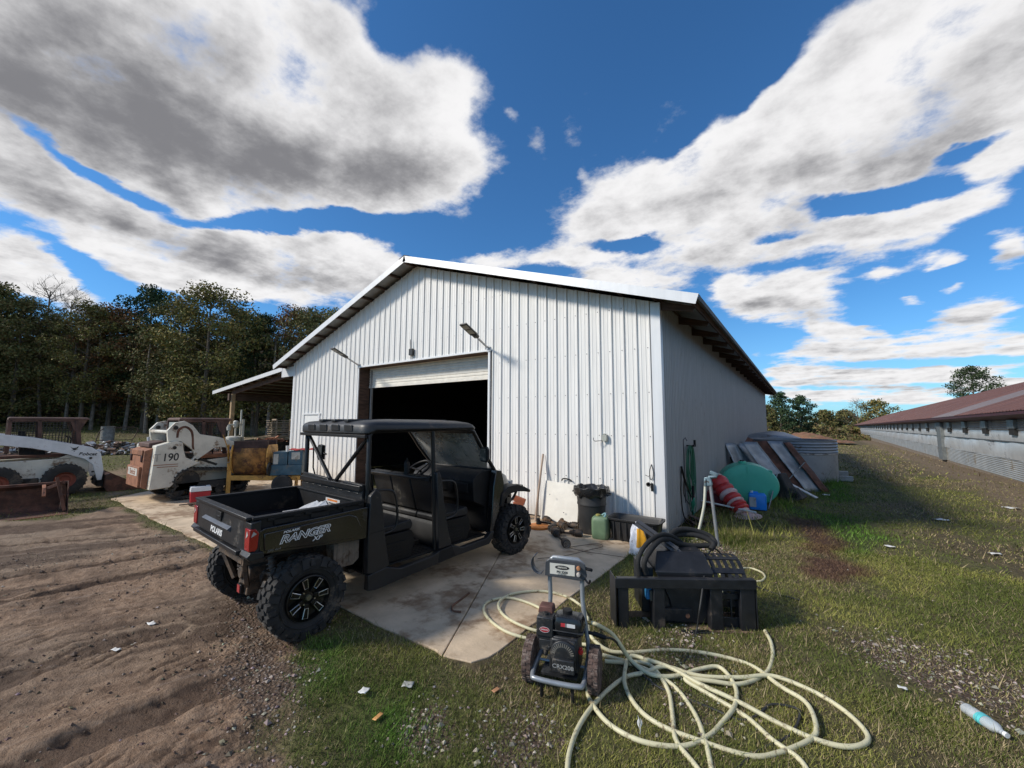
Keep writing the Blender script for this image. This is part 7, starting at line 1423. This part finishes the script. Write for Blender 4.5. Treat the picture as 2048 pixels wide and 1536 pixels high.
for row,(R0,st) in enumerate(((54,3.4),(60,3.3),(66,3.6))):
    a=-112.
    while a<-38:
        rr=R0+RNG.uniform(-2,2); aa=R(a+RNG.uniform(-.8,.8)); x=C0.x+rr*math.sin(aa); y=C0.y+rr*math.cos(aa); kd=pk[(k*7+row)%10]; k+=1; a+=st
        put(kd,x,y,RNG.uniform(.78,.93)+.02*row,gen[kd])
# thin bare trunks at the wood's edge
tm=None
for i,px in enumerate((182,313,292,345,372,385,420,437,505,535,80,130,250,566)):
    x,y=pol(px,29+RNG.uniform(0,4)); z=gzf(x,y)-.1
    lab='thin bare trunk at the dark edge of the wood'
    if tm is None:
        tm=thing('slender_tree',lab,'tree',(x,y,z),0,'slender trunks at the wood edge'); m=M(); m.tube([(0,0,0),(.05,.03,2.5),(-.03,.1,5),(.1,.0,8)],[.13,.10,.08,.05],7)
        for j in range(10): zz=2.2+j*.55; a=j*2.2; m.tube([(0,0,zz),(.8*math.cos(a),.8*math.sin(a),zz+.35)],[.025,.008],4)
        m.obj('trunk',mt('pale_bark',(.20,.17,.14),.9,var=.35,bump=.2),tm); V,C=leaves(np.array([(.7*math.cos(j*2.2),.7*math.sin(j*2.2),2.6+j*.55) for j in range(10)]+[(0,0,7.5)]),.7,500,.13,OL+BR,np.random.default_rng(4)); o=npmesh('crown',V,np.arange(len(V)).reshape(-1,4),vm,{'col':C},False); o.parent=tm
    else:
        t=dup(tm,None,loc=(x,y,z),rot=(RNG.uniform(-.08,.08),RNG.uniform(-.08,.08),RNG.uniform(0,6)),label=lab); t.scale=(1,1,RNG.uniform(.8,1.15))*1 if 0 else (1,1,1)
# deep wood and underbrush that read as one mass
r=np.random.default_rng(9)
def massband(n,R0,R1,a0,a1,z0,z1,size,cols,seed):
    r=np.random.default_rng(seed); a=np.radians(r.uniform(a0,a1,n)); R_=r.uniform(R0,R1,n); x=C0.x+R_*np.sin(a); y=C0.y+R_*np.cos(a); z=gz(x,y)+z0+(z1-z0)*r.uniform(0,1,n)*(.55+.6*fbm(a*14+5,R_*.05,5,3))
    P=np.stack([x,y,z],1); return leaves(P,.3,n,size,cols,r)
V1,C1=massband(110000,64,74,-125,-30,0,11.,.30,DG+OL[:2]+RU[2:],21); V2,C2=massband(26000,54,66,-125,-30,.0,3.4,.26,DG+BR+OL[2:3],22); V3,C3=massband(26000,49,55,-125,-32,-.1,2.3,.15,OL+BR+YG[:1],23)
V=np.concatenate([V1,V2,V3]);C=np.concatenate([C1,C2,C3]); tag(npmesh('woods',V,np.arange(len(V)).reshape(-1,4),vm,{'col':C},False),kind='stuff',label='dark wood interior and underbrush behind the yard')
# right hand side, beyond the barn
GR_='trees beyond the field'
def far(kd,px,dp,topy,wd,label,name,cat='tree',nl=4500,cb=.12,cols=None,kn=None):
    x,y=pol(px,dp); z=gzf(x,y)-.1; top=C0.z+(847-topy)/FP*dp*1.0; h=top-z; kk=kinds[kd]
    t=mktree(name,label,int(px),h,wd/FP*dp,cb,kn or kk[5],cols or kk[6],nl,.0022*dp,GR_,cat); t.location=(x,y,z); return t
far('dg',1562,70,786,62,'dark green cedar, the taller of two right behind the barn corner','cedar_tree',kn='pine',cb=.08)
far('dg',1603,72,794,50,'dark rounded tree right of the taller cedar beyond the barn','cedar_tree',cb=.1)
far('ol',1536,62,812,40,'scrubby olive tree touching the far barn corner','scrub_tree',cb=.05)
far('ba',1716,112,800,60,'bare branched tree above the hedge near the poultry house','bare_tree',kn='bare')
far('yg',1755,110,802,64,'pale yellowish tree beside the far end of the poultry house','poplar_tree',cb=.1)
far('ol',1648,150,822,46,'low brown tree on the far skyline','skyline_tree',cb=.05); far('ol',1690,152,822,50,'low olive tree on the far skyline','skyline_tree',cb=.05); far('dg',1810,150,824,44,'low dark tree just over the far poultry house roof','skyline_tree',cb=.05)
far('dg',1952,60,733,68,'tall spreading pine rising behind the poultry house roof','pine_tree',nl=5200,cb=.5,cols=[(.018,.03,.013),(.014,.024,.010),(.028,.036,.015)])
def hedge(px0,px1,dp0,dp1,h0,h1,n,cols,size,seed):
    r=np.random.default_rng(seed); px=r.uniform(px0,px1,n); dp=r.uniform(dp0,dp1,n); d=np.array([tuple(ray(p_,847)) for p_ in px]); x=C0.x+d[:,0]*dp; y=C0.y+d[:,1]*dp; z=gz(x,y)+r.uniform(0,1,n)*(h0+(h1-h0)*fbm(px*.03,dp*.05,seed,3)); return leaves(np.stack([x,y,z],1),.35,n,size,cols,r)
hv=[hedge(1520,1700,78,100,.8,3.0,9000,BR+OL,.30,31),hedge(1690,1800,92,112,1.2,3.6,9000,YG+OL+BR,.32,32),hedge(1500,2300,150,190,3,9,9000,DG+OL+BR,.6,33),hedge(1520,1760,66,80,.1,1.3,5000,BR+OL,.2,34)]
V=np.concatenate([q[0] for q in hv]);C=np.concatenate([q[1] for q in hv]); tag(npmesh('undergrowth',V,np.arange(len(V)).reshape(-1,4),vm,{'col':C},False),kind='stuff',label='scrubby hedge and far wood at the end of the field')
# earth mound beyond the barn
x,y=pol(1590,50); m=M(); m.grid(lambda u,v:((u-.5)*11,(v-.5)*6,1.0*math.sin(PI*u)**1.5*math.sin(PI*v)**1.5*(.75+.35*math.sin(u*9+v*4))+.1*math.sin(u*41)*math.sin(v*33)-.1),44,26)
o=m.obj('mound',mt('red_earth',(.19,.095,.055),.95,var=.35,vs=1.5,bump=.6,bs=6,dirt=(.11,.09,.04),d=.4,ds=.8)); o.location=(x,y,gzf(x,y)); tag(o,kind='structure')
